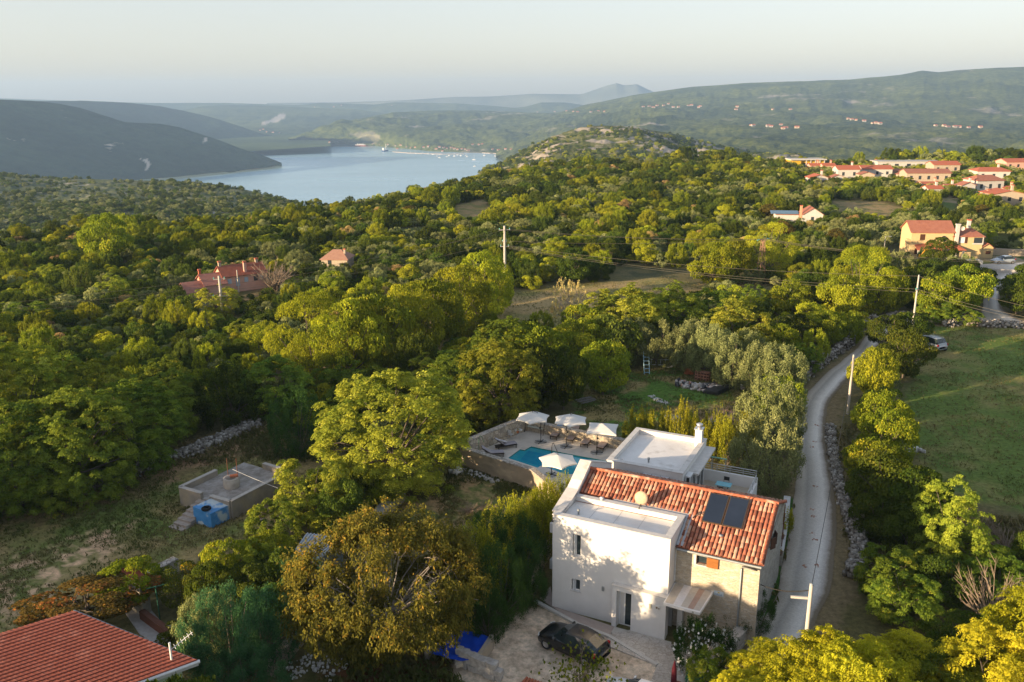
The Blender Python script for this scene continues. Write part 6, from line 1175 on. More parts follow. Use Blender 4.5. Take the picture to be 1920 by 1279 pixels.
def rubble(name, label, pts, w_, h, size, n, seed=1, m=None, cat="dry stone wall", spread=1.0, **kw):
    """dry stone wall or heap: many faceted stones piled along a line"""
    r = np.random.RandomState(seed); P = np.array([p[:2] for p in pts], float); P = resample(P, max(2, len(P) * 6)); d = np.r_[0, np.cumsum(np.hypot(*np.diff(P, axis=0).T))]
    s = r.uniform(0, d[-1], n); cx_, cy_ = np.interp(s, d, P[:, 0]), np.interp(s, d, P[:, 1]); dx = np.interp(s + .1, d, P[:, 0]) - np.interp(s - .1, d, P[:, 0]); dy = np.interp(s + .1, d, P[:, 1]) - np.interp(s - .1, d, P[:, 1]); l = np.hypot(dx, dy) + 1e-6
    hh = r.rand(n) ** .8; a = r.uniform(-.5, .5, n) * w_ * (1 - .45 * hh * spread); x = cx_ - dy / l * a; y = cy_ + dx / l * a; z = hh * h * (.75 + .5 * vnoise(s, s * 0, .6, seed, 2)) * np.clip(1 - (abs(a) / (w_ * .5 + .01)) ** 3 * .5 * spread, 0, 1)
    ico = np.array([[-1, -1, -1], [1, -1, -1], [1, 1, -1], [-1, 1, -1], [-1, -1, 1], [1, -1, 1], [1, 1, 1], [-1, 1, 1]], float); F_ = np.array([(0, 3, 2, 1), (4, 5, 6, 7), (0, 1, 5, 4), (1, 2, 6, 5), (2, 3, 7, 6), (3, 0, 4, 7)])
    sz = size * r.uniform(.5, 1.3, (n, 1, 1)) * r.uniform(.6, 1.1, (n, 1, 3)) * .5; V = ico[None] * sz * r.uniform(.65, 1.1, (n, 8, 3)); th = r.uniform(0, 3.14, n); ti = r.uniform(-.5, .5, n)
    X, Y, Z = V[..., 0], V[..., 1], V[..., 2]; Y, Z = Y * np.cos(ti)[:, None] - Z * np.sin(ti)[:, None], Y * np.sin(ti)[:, None] + Z * np.cos(ti)[:, None]; X, Y = X * np.cos(th)[:, None] - Y * np.sin(th)[:, None], X * np.sin(th)[:, None] + Y * np.cos(th)[:, None]
    V = np.stack([X + x[:, None], Y + y[:, None], Z + z[:, None]], -1).reshape(-1, 3); Q_ = (F_[None] + 8 * np.arange(n)[:, None, None]).reshape(-1, 4)
    me = np_mesh(name, V, Q_, m or ROCK, {"leafv": ("FACE", "FLOAT", np.repeat(r.rand(n), 6))}); return link_mesh(name, me, None, label, cat, **kw)
ROCK = tile_mat("field_stones", [(.14, .12, .10), (.24, .215, .18), (.33, .30, .26), (.48, .45, .41)], [.0, .35, .7, 1.0])
WROCK = tile_mat("white_stones", [(.42, .40, .37), (.56, .54, .51), (.68, .67, .65)], [.1, .5, .9])
rubble("dry_stone_wall", "tumbled dry stone wall along the upper edge of the left meadow", G([(180, 918), (230, 895), (300, 868), (360, 848), (410, 828), (455, 806), (480, 796)]), 2.2, .55, .30, 1500, 1)
rubble("dry_stone_wall", "broad dry stone wall on the left side of the gravel road beyond the yard", G([(1492, 722), (1528, 692), (1552, 675), (1590, 648), (1612, 622), (1640, 600)]), 1.5, .95, .28, 1500, 2)
rubble("dry_stone_wall", "dry stone wall across the bend at the top of the gravel road", G([(1648, 602), (1680, 594), (1720, 592)]), 1.0, .7, .28, 420, 3)
rubble("dry_stone_wall", "dry stone wall between the grass field and the far junction", G([(1770, 612), (1800, 606), (1850, 612), (1890, 612), (1960, 616)]), 2.0, .7, .35, 520, 4)
rubble("dry_stone_wall", "crumbling rubble bank on the right verge of the gravel road", G([(1556, 800), (1562, 860), (1572, 905), (1585, 950), (1596, 985)]), 1.1, .4, .24, 900, 5)
rubble("dry_stone_wall", "thick end of the dry stone wall beside the gravel road, nearest the pole", G([(1600, 990), (1612, 1020), (1608, 1050), (1598, 1085)]), 1.2, .9, .26, 750, 6)
rubble("dry_stone_wall", "short stretch of stones along the dry strip below the round oak", G([(678, 684), (700, 674), (722, 664)]), 1.0, .4, .3, 130, 7)
rubble("dry_stone_wall", "bit of stone wall at the far end of the oak row", G([(868, 606), (890, 596)]), 1.0, .5, .3, 80, 8)
rubble("dry_stone_wall", "rubble wall under the hedge at the back of the yard", G([(1390, 728), (1430, 742), (1480, 745), (1495, 735)]), 1.0, .35, .25, 200, 9)
rubble("stone_heap", "pale heap of gravel in the back yard behind the annex", G([(1248, 788), (1262, 787), (1276, 790)]), 1.2, .45, .12, 700, 10, WROCK, "gravel heap")
rubble("stone_scatter", "scatter of white stones on the grass of the back yard", G([(1220, 742), (1240, 752), (1252, 758)]), 1.1, .02, .14, 90, 11, WROCK, "stones")
rubble("stone_scatter", "white stones lying under the pool wall in the walled garden", G([(858, 880), (890, 890), (930, 905)]), 1.0, .08, .25, 70, 12, WROCK, "stones")
rubble("stone_scatter", "white boulders at the left foot of the pool wall", G([(848, 890), (862, 884)]), .8, .3, .4, 22, 13, WROCK, "stones")
rubble("stone_block", "long pale boulder lying in the grass field", G([(1702, 848), (1718, 843), (1735, 850)]), .3, .25, .35, 26, 14, WROCK, "boulder")
rubble("stone_scatter", "pale stones in the shade under the walnut tree", G([(540, 1262), (600, 1240), (640, 1262)]), 2.0, .03, .14, 120, 15, WROCK, "stones")
strip_wall("garden_wall", G([(508, 1268), (545, 1225), (582, 1186)]), .5, -.1, .9, stone_mat("rough_garden_wall", [(.40, .34, .26), (.32, .27, .21), (.46, .40, .32)], (.28, .24, .19), 3, (1, 1, 1.5), .03, .06), None, jag=.06, label="rough garden wall between the dark bushes and the walnut tree", cat="wall")
strip_wall("garden_wall", G([(700, 985), (722, 962), (752, 938)]), .8, -.1, .6, STONE2, mat("slab_cap", (.50, .48, .44), (.38, .36, .33), 4, .9), label="low wall with pale slabs between the walnut and the walled garden", cat="wall")
strip_wall("garden_wall", G([(280, 1098), (305, 1082), (332, 1068)]), .5, -.1, .8, STONE2, WCAP, label="short stone wall beside the bush with orange berries", cat="wall")
strip_wall("garden_wall", G([(1442, 1140), (1460, 1060), (1470, 1000), (1474, 955)])[1:], .4, -.3, 1.0, STONE2, mat("white_cap", (.56, .55, .52), (.44, .42, .40), 5, .9), label="low stone wall carrying flower pots beyond the stone gable", cat="wall")
strip_wall("garden_wall", G([(1408, 1182), (1380, 1215), (1340, 1245), (1318, 1268), (1290, 1330)]), .55, -.1, .9, STONE2, mat("lichen_cap", (.50, .47, .42), (.34, .31, .28), 6, .95, .02), label="curved stone wall from the house corner down to the bottom edge", cat="wall")
strip_wall("garden_wall", G([(998, 1118), (1018, 1060), (1034, 1030)]), .25, -.1, 1.1, CONC, None, label="narrow ochre wall hidden between hedge and white house", cat="wall")
# ruined wall of big blocks, lower middle
t = thing("ruined_wall", "ruined wall of big grey blocks at the edge of the gravel drive", "wall", (*xy(880, 1250), 0)); b0 = np.array(xy(880, 1250))
for i in range(26):
    f = (i % 9) / 8; lay = i // 9; q = np.array(xy(862 + 72 * f, 1246 + 30 * f)) - b0; mb = MB(); mb.rbox((q[0] + rnd.uniform(-.05, .05), q[1] + rnd.uniform(-.08, .08), .18 + .34 * lay), rnd.uniform(.34, .5), rnd.uniform(.34, .5), .33, rz=-.5 + rnd.uniform(-.15, .15), jit=.12)
    mb.build("stone_block", mat("block_grey", (.46, .43, .39), (.26, .24, .22), 3, .95, .03), t, bevel=.02)
# tarpaulin covered pit
t = thing("covered_pit", "low walled pit under a blue tarpaulin beside the drive", "tarpaulin", (-3.1, 41.2, 0)); o_ = np.array([-3.1, 41.2]); Pq = [np.array(p) - o_ for p in [(-3.96, 42.9), (-1.4, 41.8), (-2.2, 39.9), (-3.1, 39.5), (-4.8, 40.7)]]
V = []; N_ = 22
for i in range(N_):
    for j in range(N_):
        u, v = i / (N_ - 1), j / (N_ - 1); A_ = Pq[0] * (1 - u) + Pq[1] * u; B_ = Pq[4] * (1 - u) + Pq[2] * u; q = A_ * (1 - v) + B_ * v + (Pq[3] - (Pq[4] + Pq[2]) / 2) * v * math.sin(math.pi * u) * .4
        z = .78 - .16 * math.sin(math.pi * u) * math.sin(math.pi * v) + .03 * math.sin(9 * u + 5 * v) * math.sin(7 * v) + .025 * math.sin(23 * u - 11 * v) - .25 * max(0, v - .86) * 4; V.append((q[0], q[1], z))
mb = MB(); mb.add(V, [(i * N_ + j, i * N_ + j + 1, (i + 1) * N_ + j + 1, (i + 1) * N_ + j) for i in range(N_ - 1) for j in range(N_ - 1)], smooth=True); mb.build("tarpaulin", mat("blue_tarpaulin", (.006, .05, .42), (.008, .065, .50), 2, .45, .03, 5), t)
wall_run("pit_wall", [Pq[1] + [.15, .1], Pq[2] + [.2, 0]], .22, .85, CON2, -.1, t); wall_run("pit_wall", [Pq[4] + [-.1, .1], Pq[0] + [-.1, .1]], .22, .85, CON2, -.1, t)
for q in (Pq[4] + [.1, .2], Pq[3] + [.1, .05]): mb = MB(); mb.rbox((q[0], q[1], .62), .42, .26, .2, rz=.5); mb.build("weight_block", CON2, t, bevel=.02)
# blue box with a tyre
t = thing("tarpaulin_box", "blue and white plastic-wrapped box beside the cistern steps", "box", (-21.98, 56.2, 0)); bq = [(0, 0), (.95, 1.45), (-.65, 2.25), (-1.6, .85)]; mb = MB(); V = [(a, b, 0) for a, b in bq] + [(a * .97, b * .97, 1.15 + (.18 if i in (2, 3) else 0)) for i, (a, b) in enumerate(bq)]
mb.add(V, [(0, 1, 5, 4), (1, 2, 6, 5), (2, 3, 7, 6), (3, 0, 4, 7)]); mb.add([V[4], V[5], V[6], V[7], (-.35, 1.05, .98)], [(0, 1, 4), (1, 2, 4), (2, 3, 4), (3, 0, 4)]); mb.build("cover", mat("sky_blue_tarpaulin", (.05, .22, .50), (.09, .30, .60), 2, .5, .03, 5, c3=(.48, .55, .58), s3=.9, t3=(.52, .60)), t)
t = thing("tyre", "black car tyre lying on the blue wrapped box", "tyre", (-22.45, 56.75, 1.22)); mb = MB(); mb.lathe([(.20, 0), (.32, .0), (.36, .06), (.36, .12), (.32, .18), (.20, .18), (.22, .09), (.20, 0)], 22); mb.build("tread", RUBR, t)
# person by the bush

for i, (px, py) in enumerate([(1527, 797), (1522, 828), (1518, 838), (1524, 912), (1518, 955), (1521, 968), (1519, 1000), (1524, 1012), (1505, 1062), (1526, 1060)]):
    rubble("leaf_litter", "small patches of rust-red leaves lying on the gravel road", [xy(px, py), xy(px + 9, py + 2)], .45, .01, .10, 26, 40 + i, tile_mat("rust_leaves", [(.30, .12, .06), (.42, .17, .09)], [0, 1]), "fallen leaves", group="patches of rust-red leaves on the gravel road")
def person(x, y, z, rz, label, shirt, trousers, skin=(.45, .26, .18), hair=(.16, .06, .03)):
    t = thing("person", label, "person", (x, y, z), rz); me = bpy.data.meshes.new("body"); J = [(0, 0, .95), (0, .02, 1.15), (0, .02, 1.40), (0, .0, 1.50), (0, -.03, 1.62), (0, -.03, 1.72), (.18, 0, 1.40), (.24, -.05, 1.14), (.20, -.22, .98), (-.18, 0, 1.40), (-.24, -.05, 1.14), (-.2, -.22, .98), (.10, 0, .90), (.11, -.03, .5), (.11, .04, .08), (.11, -.12, .03), (-.10, 0, .90), (-.11, -.03, .5), (-.11, .04, .08), (-.11, -.12, .03)]
    E_ = [(0, 1), (1, 2), (2, 3), (3, 4), (4, 5), (2, 6), (6, 7), (7, 8), (2, 9), (9, 10), (10, 11), (0, 12), (12, 13), (13, 14), (14, 15), (0, 16), (16, 17), (17, 18), (18, 19)]
    Rr_ = [.15, .13, .14, .055, .10, .085, .06, .045, .04, .06, .045, .04, .10, .065, .045, .04, .10, .065, .045, .04]
    me.from_pydata(J, E_, []); me.materials.append(mat("skin", skin)); o = link_mesh("body", me, t); s = o.modifiers.new("skin", 'SKIN')
    for i, v in enumerate(me.skin_vertices[0].data): v.radius = (Rr_[i], Rr_[i]); v.use_root = i == 0
    o.modifiers.new("sub", 'SUBSURF').levels = 1; o.modifiers["sub"].render_levels = 1
    c = MB(); c.lathe([(.17, .92), (.185, 1.0), (.165, 1.15), (.19, 1.35), (.12, 1.47), (.07, 1.50)], 14); c.build("shirt", mat("shirt_cream", shirt, None, 5, .95), t); c = MB(); c.lathe([(.175, 1.0), (.19, .9), (.2, .75), (.21, .5)], 14); c.build("skirt", mat("skirt_white", trousers, None, 5, .95), t)
    h = MB(); h.lathe([(.0, 1.84), (.08, 1.82), (.118, 1.74), (.12, 1.64), (.11, 1.52), (.07, 1.46)], 12, (0, .015, 0)); h.build("hair", mat("auburn_hair", hair), t)
p0 = at(494, 992); person(p0[0], p0[1], 0, .8, "person with auburn hair in a cream top half hidden behind the feathery bush", (.58, .42, .32), (.55, .5, .44))
# heaps in the walled garden and the yard
def brush(px, py, s, h, label, v=1, name="brush_pile", cat="brush pile", rz=0.):
    p = at(px, py); t = thing(name, label, cat, (p[0], p[1], 0), rz, None, (s, s, h)); link_mesh("branches", BARE[v], t); return t
brush(880, 960, 1.25, 1.15, "tangled grey-brown pile of cut branches in the walled garden", 1); brush(909, 955, 1.1, 1.0, "second smaller pile of dry branches right of the first", 1)
brush(1890, 1045, 3.0, 3.4, "leafless grey bush at the right edge below the field", 1, "bare_bush", "bush"); brush(1505, 672, 2.4, 4.2, "leafless brown shrub left of the gravel road", 0, "bare_bush", "bush"); brush(1835, 1010, 2.0, 1.8, "small leafless bush beside the white boulder below the field", 0, "bare_bush", "bush")
brush(1858, 1185, 3.0, 5.2, "bare grey sapling rising at lower right", 0, "bare_bush", "bush"); brush(515, 545, 5.2, 6.5, "wide leafless tan bush right of the pink house", 0, "bare_bush", "bush")
# fig in front of the car: grey bare crown with a few leaves low down
fx_, fy_ = xy(1092, 1300); t = thing("fig_tree", "young fig tree with bare grey twigs in front of the black car", "tree", (fx_, fy_, 0), 0, None, (1.9, 1.9, 2.7)); link_mesh("branches", bare_me(9, 26, .95, .9, .016, 1.1), t)
_q = rs.randn(420, 3) * [.55, .45, .16] + [0, -.1, .55]; _lm = np_mesh("leaves", quads(_q, norm(rs.randn(420, 3) + [0, 0, 1]), rdir(420, rs), .09, .08), np.arange(1680).reshape(-1, 4), LEAF['oak'], {"leafv": ("FACE", "FLOAT", rs.rand(420) * .8)}); link_mesh("leaves", _lm, t)
# oleander with white flowers
fx_, fy_ = xy(1318, 1262); t = thing("oleander", "round green oleander covered with white flowers beside the entrance", "bush", (fx_, fy_, 0), 0, None, (1.75, 1.75, 2.7)); V, lv, (C_, R_) = crown_shoots(300, 700, 26, .06, .22, nl=24, cz=.52, rz=.48, sl=.2, up=.8); link_mesh("foliage", crown_me("foliage", V, lv, leaf_mat("oleander_leaves", (.018, .050, .012), (.050, .105, .018), var=.1)), t); tk = limbs(5, C_, R_, .5, h0=.1, multi=3); tk.build("stems", BARK, t)
d_ = norm(rdir(170, rs) + [-.2, -.5, .5]); k_ = rs.choice(len(C_), 170); c_ = C_[k_] + d_ * (R_[k_] * 1.12)[:, None] * [1, 1, .8]; V = np.concatenate([quads(c_ + rs.randn(170, 3) * .012, norm(rs.randn(170, 3) + [0, -.6, .9]), rdir(170, rs), .065, .06) for _ in range(3)]); link_mesh("flowers", np_mesh("flowers", V, np.arange(len(V)).reshape(-1, 4), mat("white_petals", (.72, .72, .68))), t)
# bin, pots, parasol stub at the bottom edge
x, y = xy(1300, 1300); t = thing("wheelie_bin", "green plastic bin behind the curved wall", "bin", (x, y, 0), -.4); mb = MB(); mb.box(-.4, .4, -.3, .3, 0, .95); mb.build("bin_body", mat("bin_green", (.02, .12, .06), None, 5, .5), t, bevel=.04); mb = MB(); mb.box(-.43, .43, -.33, .33, .952, 1.03); mb.build("lid", MATS["bin_green"], t, bevel=.03)
x, y = xy(1271, 1298); t = thing("plant_pot", "brown clay pot beside the green bin", "plant pot", (x, y, 0)); mb = MB(); mb.lathe([(0, 0), (.18, 0), (.26, .5), (.22, .5), (0, .45)], 14); mb.build("pot", MATS["terracotta_pot"], t)
x, y = xy(1262, 1300); t = thing("folded_parasol", "folded dark red parasol beside the path at the bottom edge", "parasol", (x, y, 0)); mb = MB(); mb.lathe([(.05, .5), (.16, .7), (.12, 1.5), (.02, 2.0)], 9); mb.build("folded_canopy", mat("wine_canvas", (.16, .02, .03)), t); mb = MB(); mb.tube([(0, 0, 0), (0, 0, 2.05)], .02, n=6); mb.build("pole", DARKM, t)
for i, (px, py, nm) in enumerate([(1468, 975, "farthest"), (1466, 1010, "middle"), (1462, 1040, "nearest")]):
    x, y = xy(px, py, 1.1); t = thing("plant_pot", f"brown pot with a small plant on the low wall by the road, {nm} of three", "plant pot", (x, y, 1.1)); mb = MB(); mb.lathe([(0, 0), (.12, 0), (.17, .25), (0, .23)], 12); mb.build("pot", mat("brown_pot", (.16, .09, .06)), t); link_mesh("plant", _pl, t)
# roof pile of tiles and block
x, y = xy(1000, 1290); t = thing("tile_stack", "stack of old clay roof tiles at the bottom edge of the drive", "roof tiles", (x, y, 0), -.5)
for i in range(14):
    mb = MB(); k = i % 7; mb.tube([(-.5 + k * .17, -.25, .12 + .18 * (i // 7)), (-.5 + k * .17, .25, .12 + .18 * (i // 7))], .09, .07, 7); mb.build("roof_tile", TILE if 0 else RT, t)
# ------------------------------------------------------------------ yard clutter
def ladder(px, py, L_, w_, label, m, rz, tilt, steps, z=0.0):
    x, y = xy(px, py); t = thing("ladder", label, "ladder", (x, y, z), rz)
    for s in (-1, 1): mb = MB(); mb.tube([(s * w_ / 2, 0, 0), (s * w_ / 2, L_ * math.cos(tilt), L_ * math.sin(tilt))], .045, n=5); mb.build("rail", m, t)
    for k in range(steps): f = (k + .5) / steps; mb = MB(); mb.rbox((0, f * L_ * math.cos(tilt), f * L_ * math.sin(tilt)), w_, .12, .05); mb.build("rung", m, t)
ladder(1213, 702, 2.6, .6, "pale blue step ladder standing at the back of the yard", mat("pale_blue_paint2", (.32, .50, .58)), .05, 1.2, 6)
x, y = xy(1219, 686); t = thing("ladder", "white ladder lying on its side behind the blue step ladder", "ladder", (x, y, 0), -.12)
for z in (.15, .80): mb = MB(); mb.tube([(0, 0, z), (2.9, 0, z)], .05, n=5); mb.build("rail", WM, t)
for k in range(6): mb = MB(); mb.rbox((.1 + k * .54, 0, .47), .07, .06, .62); mb.build("rung", WM, t)
BRK = mat("orange_brick", (.42, .14, .055), (.32, .10, .04), 3, .9)
def pallet(px, py, nx, ny, nz_, s, label, rz, m=BRK, name="brick_pallet", hole=False, cat="bricks"):
    x, y = xy(px, py); t = thing(name, label, cat, (x, y, 0), rz)
    for i in range(nx):
        for k in range(nz_):
            mb = MB()
            if hole: mb.box(i * s, i * s + s * .96, 0, s * ny, k * s, k * s + .05); mb.box(i * s, i * s + s * .96, 0, s * ny, (k + 1) * s - .06, (k + 1) * s - .005); mb.box(i * s, i * s + .05, 0, s * ny, k * s + .051, (k + 1) * s - .061); mb.box(i * s + s * .86, i * s + s * .96, 0, s * ny, k * s + .051, (k + 1) * s - .061)
            else: mb.box(i * s, i * s + s * .96, 0, s * ny, k * s, k * s + s * .96)
            mb.build("brick_block", m, t, bevel=.01)
    return t
pallet(1282, 702, 4, 3, 3, .27, "stack of bright orange bricks at the back of the yard under the olives", -.3); pallet(1302, 712, 5, 2, 3, .33, "stack of hollow clay blocks beside the bright bricks", -.55, mat("hollow_clay", (.36, .18, .11), (.28, .13, .08), 3), hole=True, name="hollow_blocks")
pallet(1158, 704, 3, 2, 2, .34, "small orange brick stack beside the black hose coil", .4); pallet(1139, 715, 2, 1, 1, .55, "wooden crate at the left side of the yard", .2, mat("crate_wood", (.34, .24, .13)), "wooden_crate", cat="crate")
x, y = xy(1150, 700); t = thing("hose_coil", "coiled black hose lying left of the small brick stack", "hose", (x, y, 0)); mb = MB()
for k in range(3): mb.tube([(.6 * math.cos(a * .4), .6 * math.sin(a * .4), .15 + .1 * k) for a in range(17)], .06, n=6)
mb.build("hose", RUBR, t)
rubble("rubble_heap", "heap of rubble, bags and broken slabs in the middle of the yard", G([(1268, 722), (1285, 724), (1300, 728), (1330, 732), (1350, 730)]), 1.3, .5, .38, 260, 20, tile_mat("mixed_rubble", [(.03, .035, .04), (.10, .10, .11), (.42, .39, .36), (.56, .54, .52), (.36, .14, .06)], [.0, .3, .5, .85, 1.0]), "rubble heap")
mb = MB(); P = G([(1330, 722), (1375, 728), (1345, 742), (1318, 738)]); V = [(a, b, .25 + .12 * ((i * 7) % 3)) for i, (a, b) in enumerate(P)]; c = np.mean(P, 0); V.append((c[0], c[1], .6)); mb.add(V + [(a, b, 0) for a, b in P], [(0, 1, 4), (1, 2, 4), (2, 3, 4), (3, 0, 4)] + [(i, 5 + i, 5 + (i + 1) % 4, (i + 1) % 4) for i in range(4)]); mb.build("plastic_sheet", mat("black_sheet", (.02, .022, .018), (.04, .04, .05), 3, .4), label="black plastic sheet over the right end of the rubble heap", cat="plastic sheet")
x, y = xy(1098, 752); t = thing("log_frame", "grey wooden frame lying at the left foot of the yard", "timber", (x, y, 0), .5)
for k in range(5): mb = MB(); mb.rbox((0, -.6 + k * .3, .12 + .06 * (k % 2)), 1.9, .1, .1, rz=rnd.uniform(-.1, .1)); mb.build("plank", mat("grey_wood", (.27, .25, .23), (.18, .165, .15), 6), t)
x, y = xy(1255, 690); t = thing("bath_tub", "curved white tub leaning behind the white ladder", "tub", (x, y, 0), .3); mb = MB(); mb.tube([(.7 * math.cos(a * .3), .2, .7 + .7 * math.sin(a * .3 + 3.3)) for a in range(9)], .12, n=6); mb.build("rim", mat("tub_white", (.5, .5, .5)), t)
x, y = xy(1345, 806); t = thing("drying_rack", "small metal clothes airer standing beside the annex", "clothes airer", (x, y, 0), -.2)
for s in (-.35, .35): mb = MB(); mb.tube([(-.55, s, 0), (.55, s, .9)], .02, n=4); mb.tube([(.55, s, 0), (-.55, s, .9)], .02, n=4); mb.build("leg", WM, t)
mb = MB(); [mb.tube([(-.9, -.35 + k * .1, .92), (.9, -.35 + k * .1, .92)], .012, n=4) for k in range(8)]; mb.build("rack", WM, t)
# lower-left garden -------------------------------------------------------
ROOFR = mat("red_pressed_tiles", (.31, .092, .058), (.26, .072, .046), 2.0, .85, c3=(.36, .13, .09), s3=1.2)
GRN = mat("pale_green_render", (.50, .60, .44), (.46, .56, .40), 2, .9)
e0, e1 = np.array(xy(130, 1150, 6.3)), np.array(xy(345, 1238, 5.1))    # upper-left and right eave corners
dv = np.array(xy(0, 1190, 6.3)) - e0; dv /= np.linalg.norm(dv); ev = e1 - e0; el = np.linalg.norm(ev); ev /= el
t = thing("red_roof_house", "house with long red ribbed tile roof and pale green wall, bottom left corner", "house", (*e0, 0)); pt = lambda a, b, z: (ev[0] * a + dv[0] * b, ev[1] * a + dv[1] * b, z)
LEN = 15; mb = MB(); nr = 26
for i in range(nr):   # overlapping courses with a real step between them
    a0, a1 = -.2 + (el + .5) * i / nr, -.2 + (el + .5) * (i + 1) / nr
    za, zb = 5.15 + 1.55 * (1 - abs(2 * 0 - 0)) * 0, 0
    Z = lambda a: 6.25 - (a / el) * 1.15
    mb.add([pt(a0, -.3, Z(a0)), pt(a1 + .06, -.3, Z(a1) + .06), pt(a1 + .06, LEN, Z(a1) + .06), pt(a0, LEN, Z(a0)), pt(a1 + .06, -.3, Z(a1) - .035), pt(a1 + .06, LEN, Z(a1) - .035)], [(3, 2, 1, 0), (1, 2, 5, 4)])
r_ = mb.build("roof", ROOFR, t)
wv = MB(); 
for k in range(66):
    b_ = -.25 + k * .225
    for i in range(nr):
        a0, a1 = -.2 + (el + .5) * i / nr, -.2 + (el + .5) * (i + 1) / nr; sh = .0; wv.tube([pt(a0, b_ + sh, Z(a0) + .0), pt(a1 + .05, b_ + sh, Z(a1) + .045)], .018, .022, 4, cap=False)
wv.build("roof_tiles", ROOFR, r_)
mb = MB(); P = [pt(0, 0, 0)[:2], pt(el - .2, 0, 0)[:2], pt(el - .2, LEN - .5, 0)[:2], pt(0, LEN - .5, 0)[:2]]; V = [(*p, -.1) for p in P] + [(*p, (6.1 if i in (0, 3) else 4.95)) for i, p in enumerate(P)]; mb.add(V, [(0, 1, 5, 4), (1, 2, 6, 5), (2, 3, 7, 6), (3, 0, 4, 7), (4, 5, 6, 7)]); mb.build("wall", GRN, t)
mb = MB(); mb.add([pt(-.25, -.34, 6.28), pt(el + .3, -.34, 4.98), pt(el + .3, -.34, 4.80), pt(-.25, -.34, 6.1), pt(-.25, -.42, 6.28), pt(el + .3, -.42, 4.98), pt(el + .3, -.42, 4.80), pt(-.25, -.42, 6.1)], [(4, 5, 6, 7), (3, 2, 1, 0), (0, 1, 5, 4)]); mb.build("gable_flashing", METAL, r_)
mb = MB(); mb.tube([pt(el + .36, -.4, 4.95), pt(el + .36, LEN, 4.95)], .09, n=8); mb.build("gutter", FRAME, t); mb = MB(); mb.add([pt(el + .3, -.38, 4.98), pt(el + .3, LEN, 4.98), pt(el + .3, LEN, 4.72), pt(el + .3, -.38, 4.72), pt(el - .2, -.38, 4.72), pt(el - .2, LEN, 4.72)], [(0, 1, 2, 3), (3, 2, 5, 4)]); mb.build("fascia", FRAME, t)
an_ = MB(); q = pt(el - .3, .3, 5.0); an_.tube([(q[0], q[1], 4.8), (q[0], q[1], 6.1)], .05, n=6); an_.build("antenna_mast", FRAME, t)
an_ = MB(); an_.tube([(q[0], q[1], 5.7), (q[0] + .9, q[1] + .5, 6.3)], .02, n=5); [an_.tube([(q[0] + .9 * f - .12, q[1] + .5 * f + .18, 5.7 + .6 * f), (q[0] + .9 * f + .12, q[1] + .5 * f - .18, 5.7 + .6 * f)], .01, n=4) for f in (.2, .35, .5, .65, .8, .95)]; an_.build("antenna", FRAME, t)
BUILT += [(-22, 36, 9)]
# little shed with red roof, metal shed
def shed(pts, h, label, wallm, roofm, name="shed", rise=.4, ribs=0):
    P = [np.array(xy(*p, h)) for p in pts]; c = sum(P) / 4; t = thing(name, label, "shed", (*c, 0)); Q0 = [p - c for p in P]; mb = MB(); zz = [h, h, h + rise, h + rise]
    mb.add([(*(q * .93), -.1) for q in Q0] + [(*(q * .93), z - .08) for q, z in zip(Q0, zz)], [(0, 1, 5, 4), (1, 2, 6, 5), (2, 3, 7, 6), (3, 0, 4, 7), (4, 5, 6, 7)]); mb.build("wall", wallm, t)
    mb = MB(); mb.add([(*q, z) for q, z in zip(Q0, zz)] + [(*q, z - .06) for q, z in zip(Q0, zz)], [(0, 1, 2, 3), (7, 6, 5, 4), (0, 4, 5, 1), (1, 5, 6, 2), (2, 6, 7, 3), (3, 7, 4, 0)]); r = mb.build("roof", roofm, t)
    mb = MB()
    for k in range(ribs): f = (k + .5) / ribs; a = Q0[0] * (1 - f) + Q0[1] * f; b = Q0[3] * (1 - f) + Q0[2] * f; mb.tube([(*a, h + .03), (*b, h + rise + .03)], .05, n=5)
    if ribs: mb.build("ribs", roofm, r)
    BUILT.append((c[0], c[1], 3)); return t
shed([(262, 1098), (278, 1086), (250, 1070), (226, 1080)], 2.2, "small stone shed with red tile roof by the end of the meadow wall", STONE2, ROOFR, ribs=8)
shed([(545, 1042), (586, 1058), (650, 1018), (575, 1010)], 2.0, "corrugated metal shed roof seen behind the walnut tree", mat("zinc_wall", (.16, .19, .20), None, 5, .5), mat("zinc_sheet", (.42, .45, .48), (.36, .39, .42), 3, .45, metal=.3), ribs=12)
# vine pergola, terrace with planks, washing line
x, y = xy(175, 1178); t = thing("pergola_vine", "spreading grape vine with reddish leaves over a pergola behind the red roof", "vine", (x, y, 0), .4, None, (4.4, 2.2, 2.9)); link_mesh("stems", KINDS['vine'][0][0], t); link_mesh("foliage", KINDS['vine'][0][1], t)
x, y = xy(250, 1140); t = thing("pergola_vine", "greener part of the vine in front of the small red-roofed shed", "vine", (x, y, 0), 1.4, None, (2.6, 2.1, 2.9)); link_mesh("stems", KINDS['vine'][0][0], t); c2 = KINDS['vine'][0][1].copy(); c2.materials[0] = LEAF['oak']; link_mesh("foliage", c2, t)
mb = MB(); mb.prism(G([(235, 1150), (275, 1135), (305, 1170), (345, 1180), (300, 1215), (262, 1190)]), -.02, .06); mb.build("garden_path", mat("grey_paving", (.36, .34, .33), (.28, .26, .25), 4, .9), kind="structure")
mb = MB(); a, b = np.array(xy(268, 1160)), np.array(xy(322, 1200)); mb.rbox((*((a + b) / 2), .3), np.linalg.norm(b - a), .35, .6, rz=dirto(a, b)); mb.build("flower_box", mat("brown_box", (.13, .055, .035), None, 4, .9), label="long brown planting box beside the garden path", cat="planter")
GP = MATS["green_paint"]
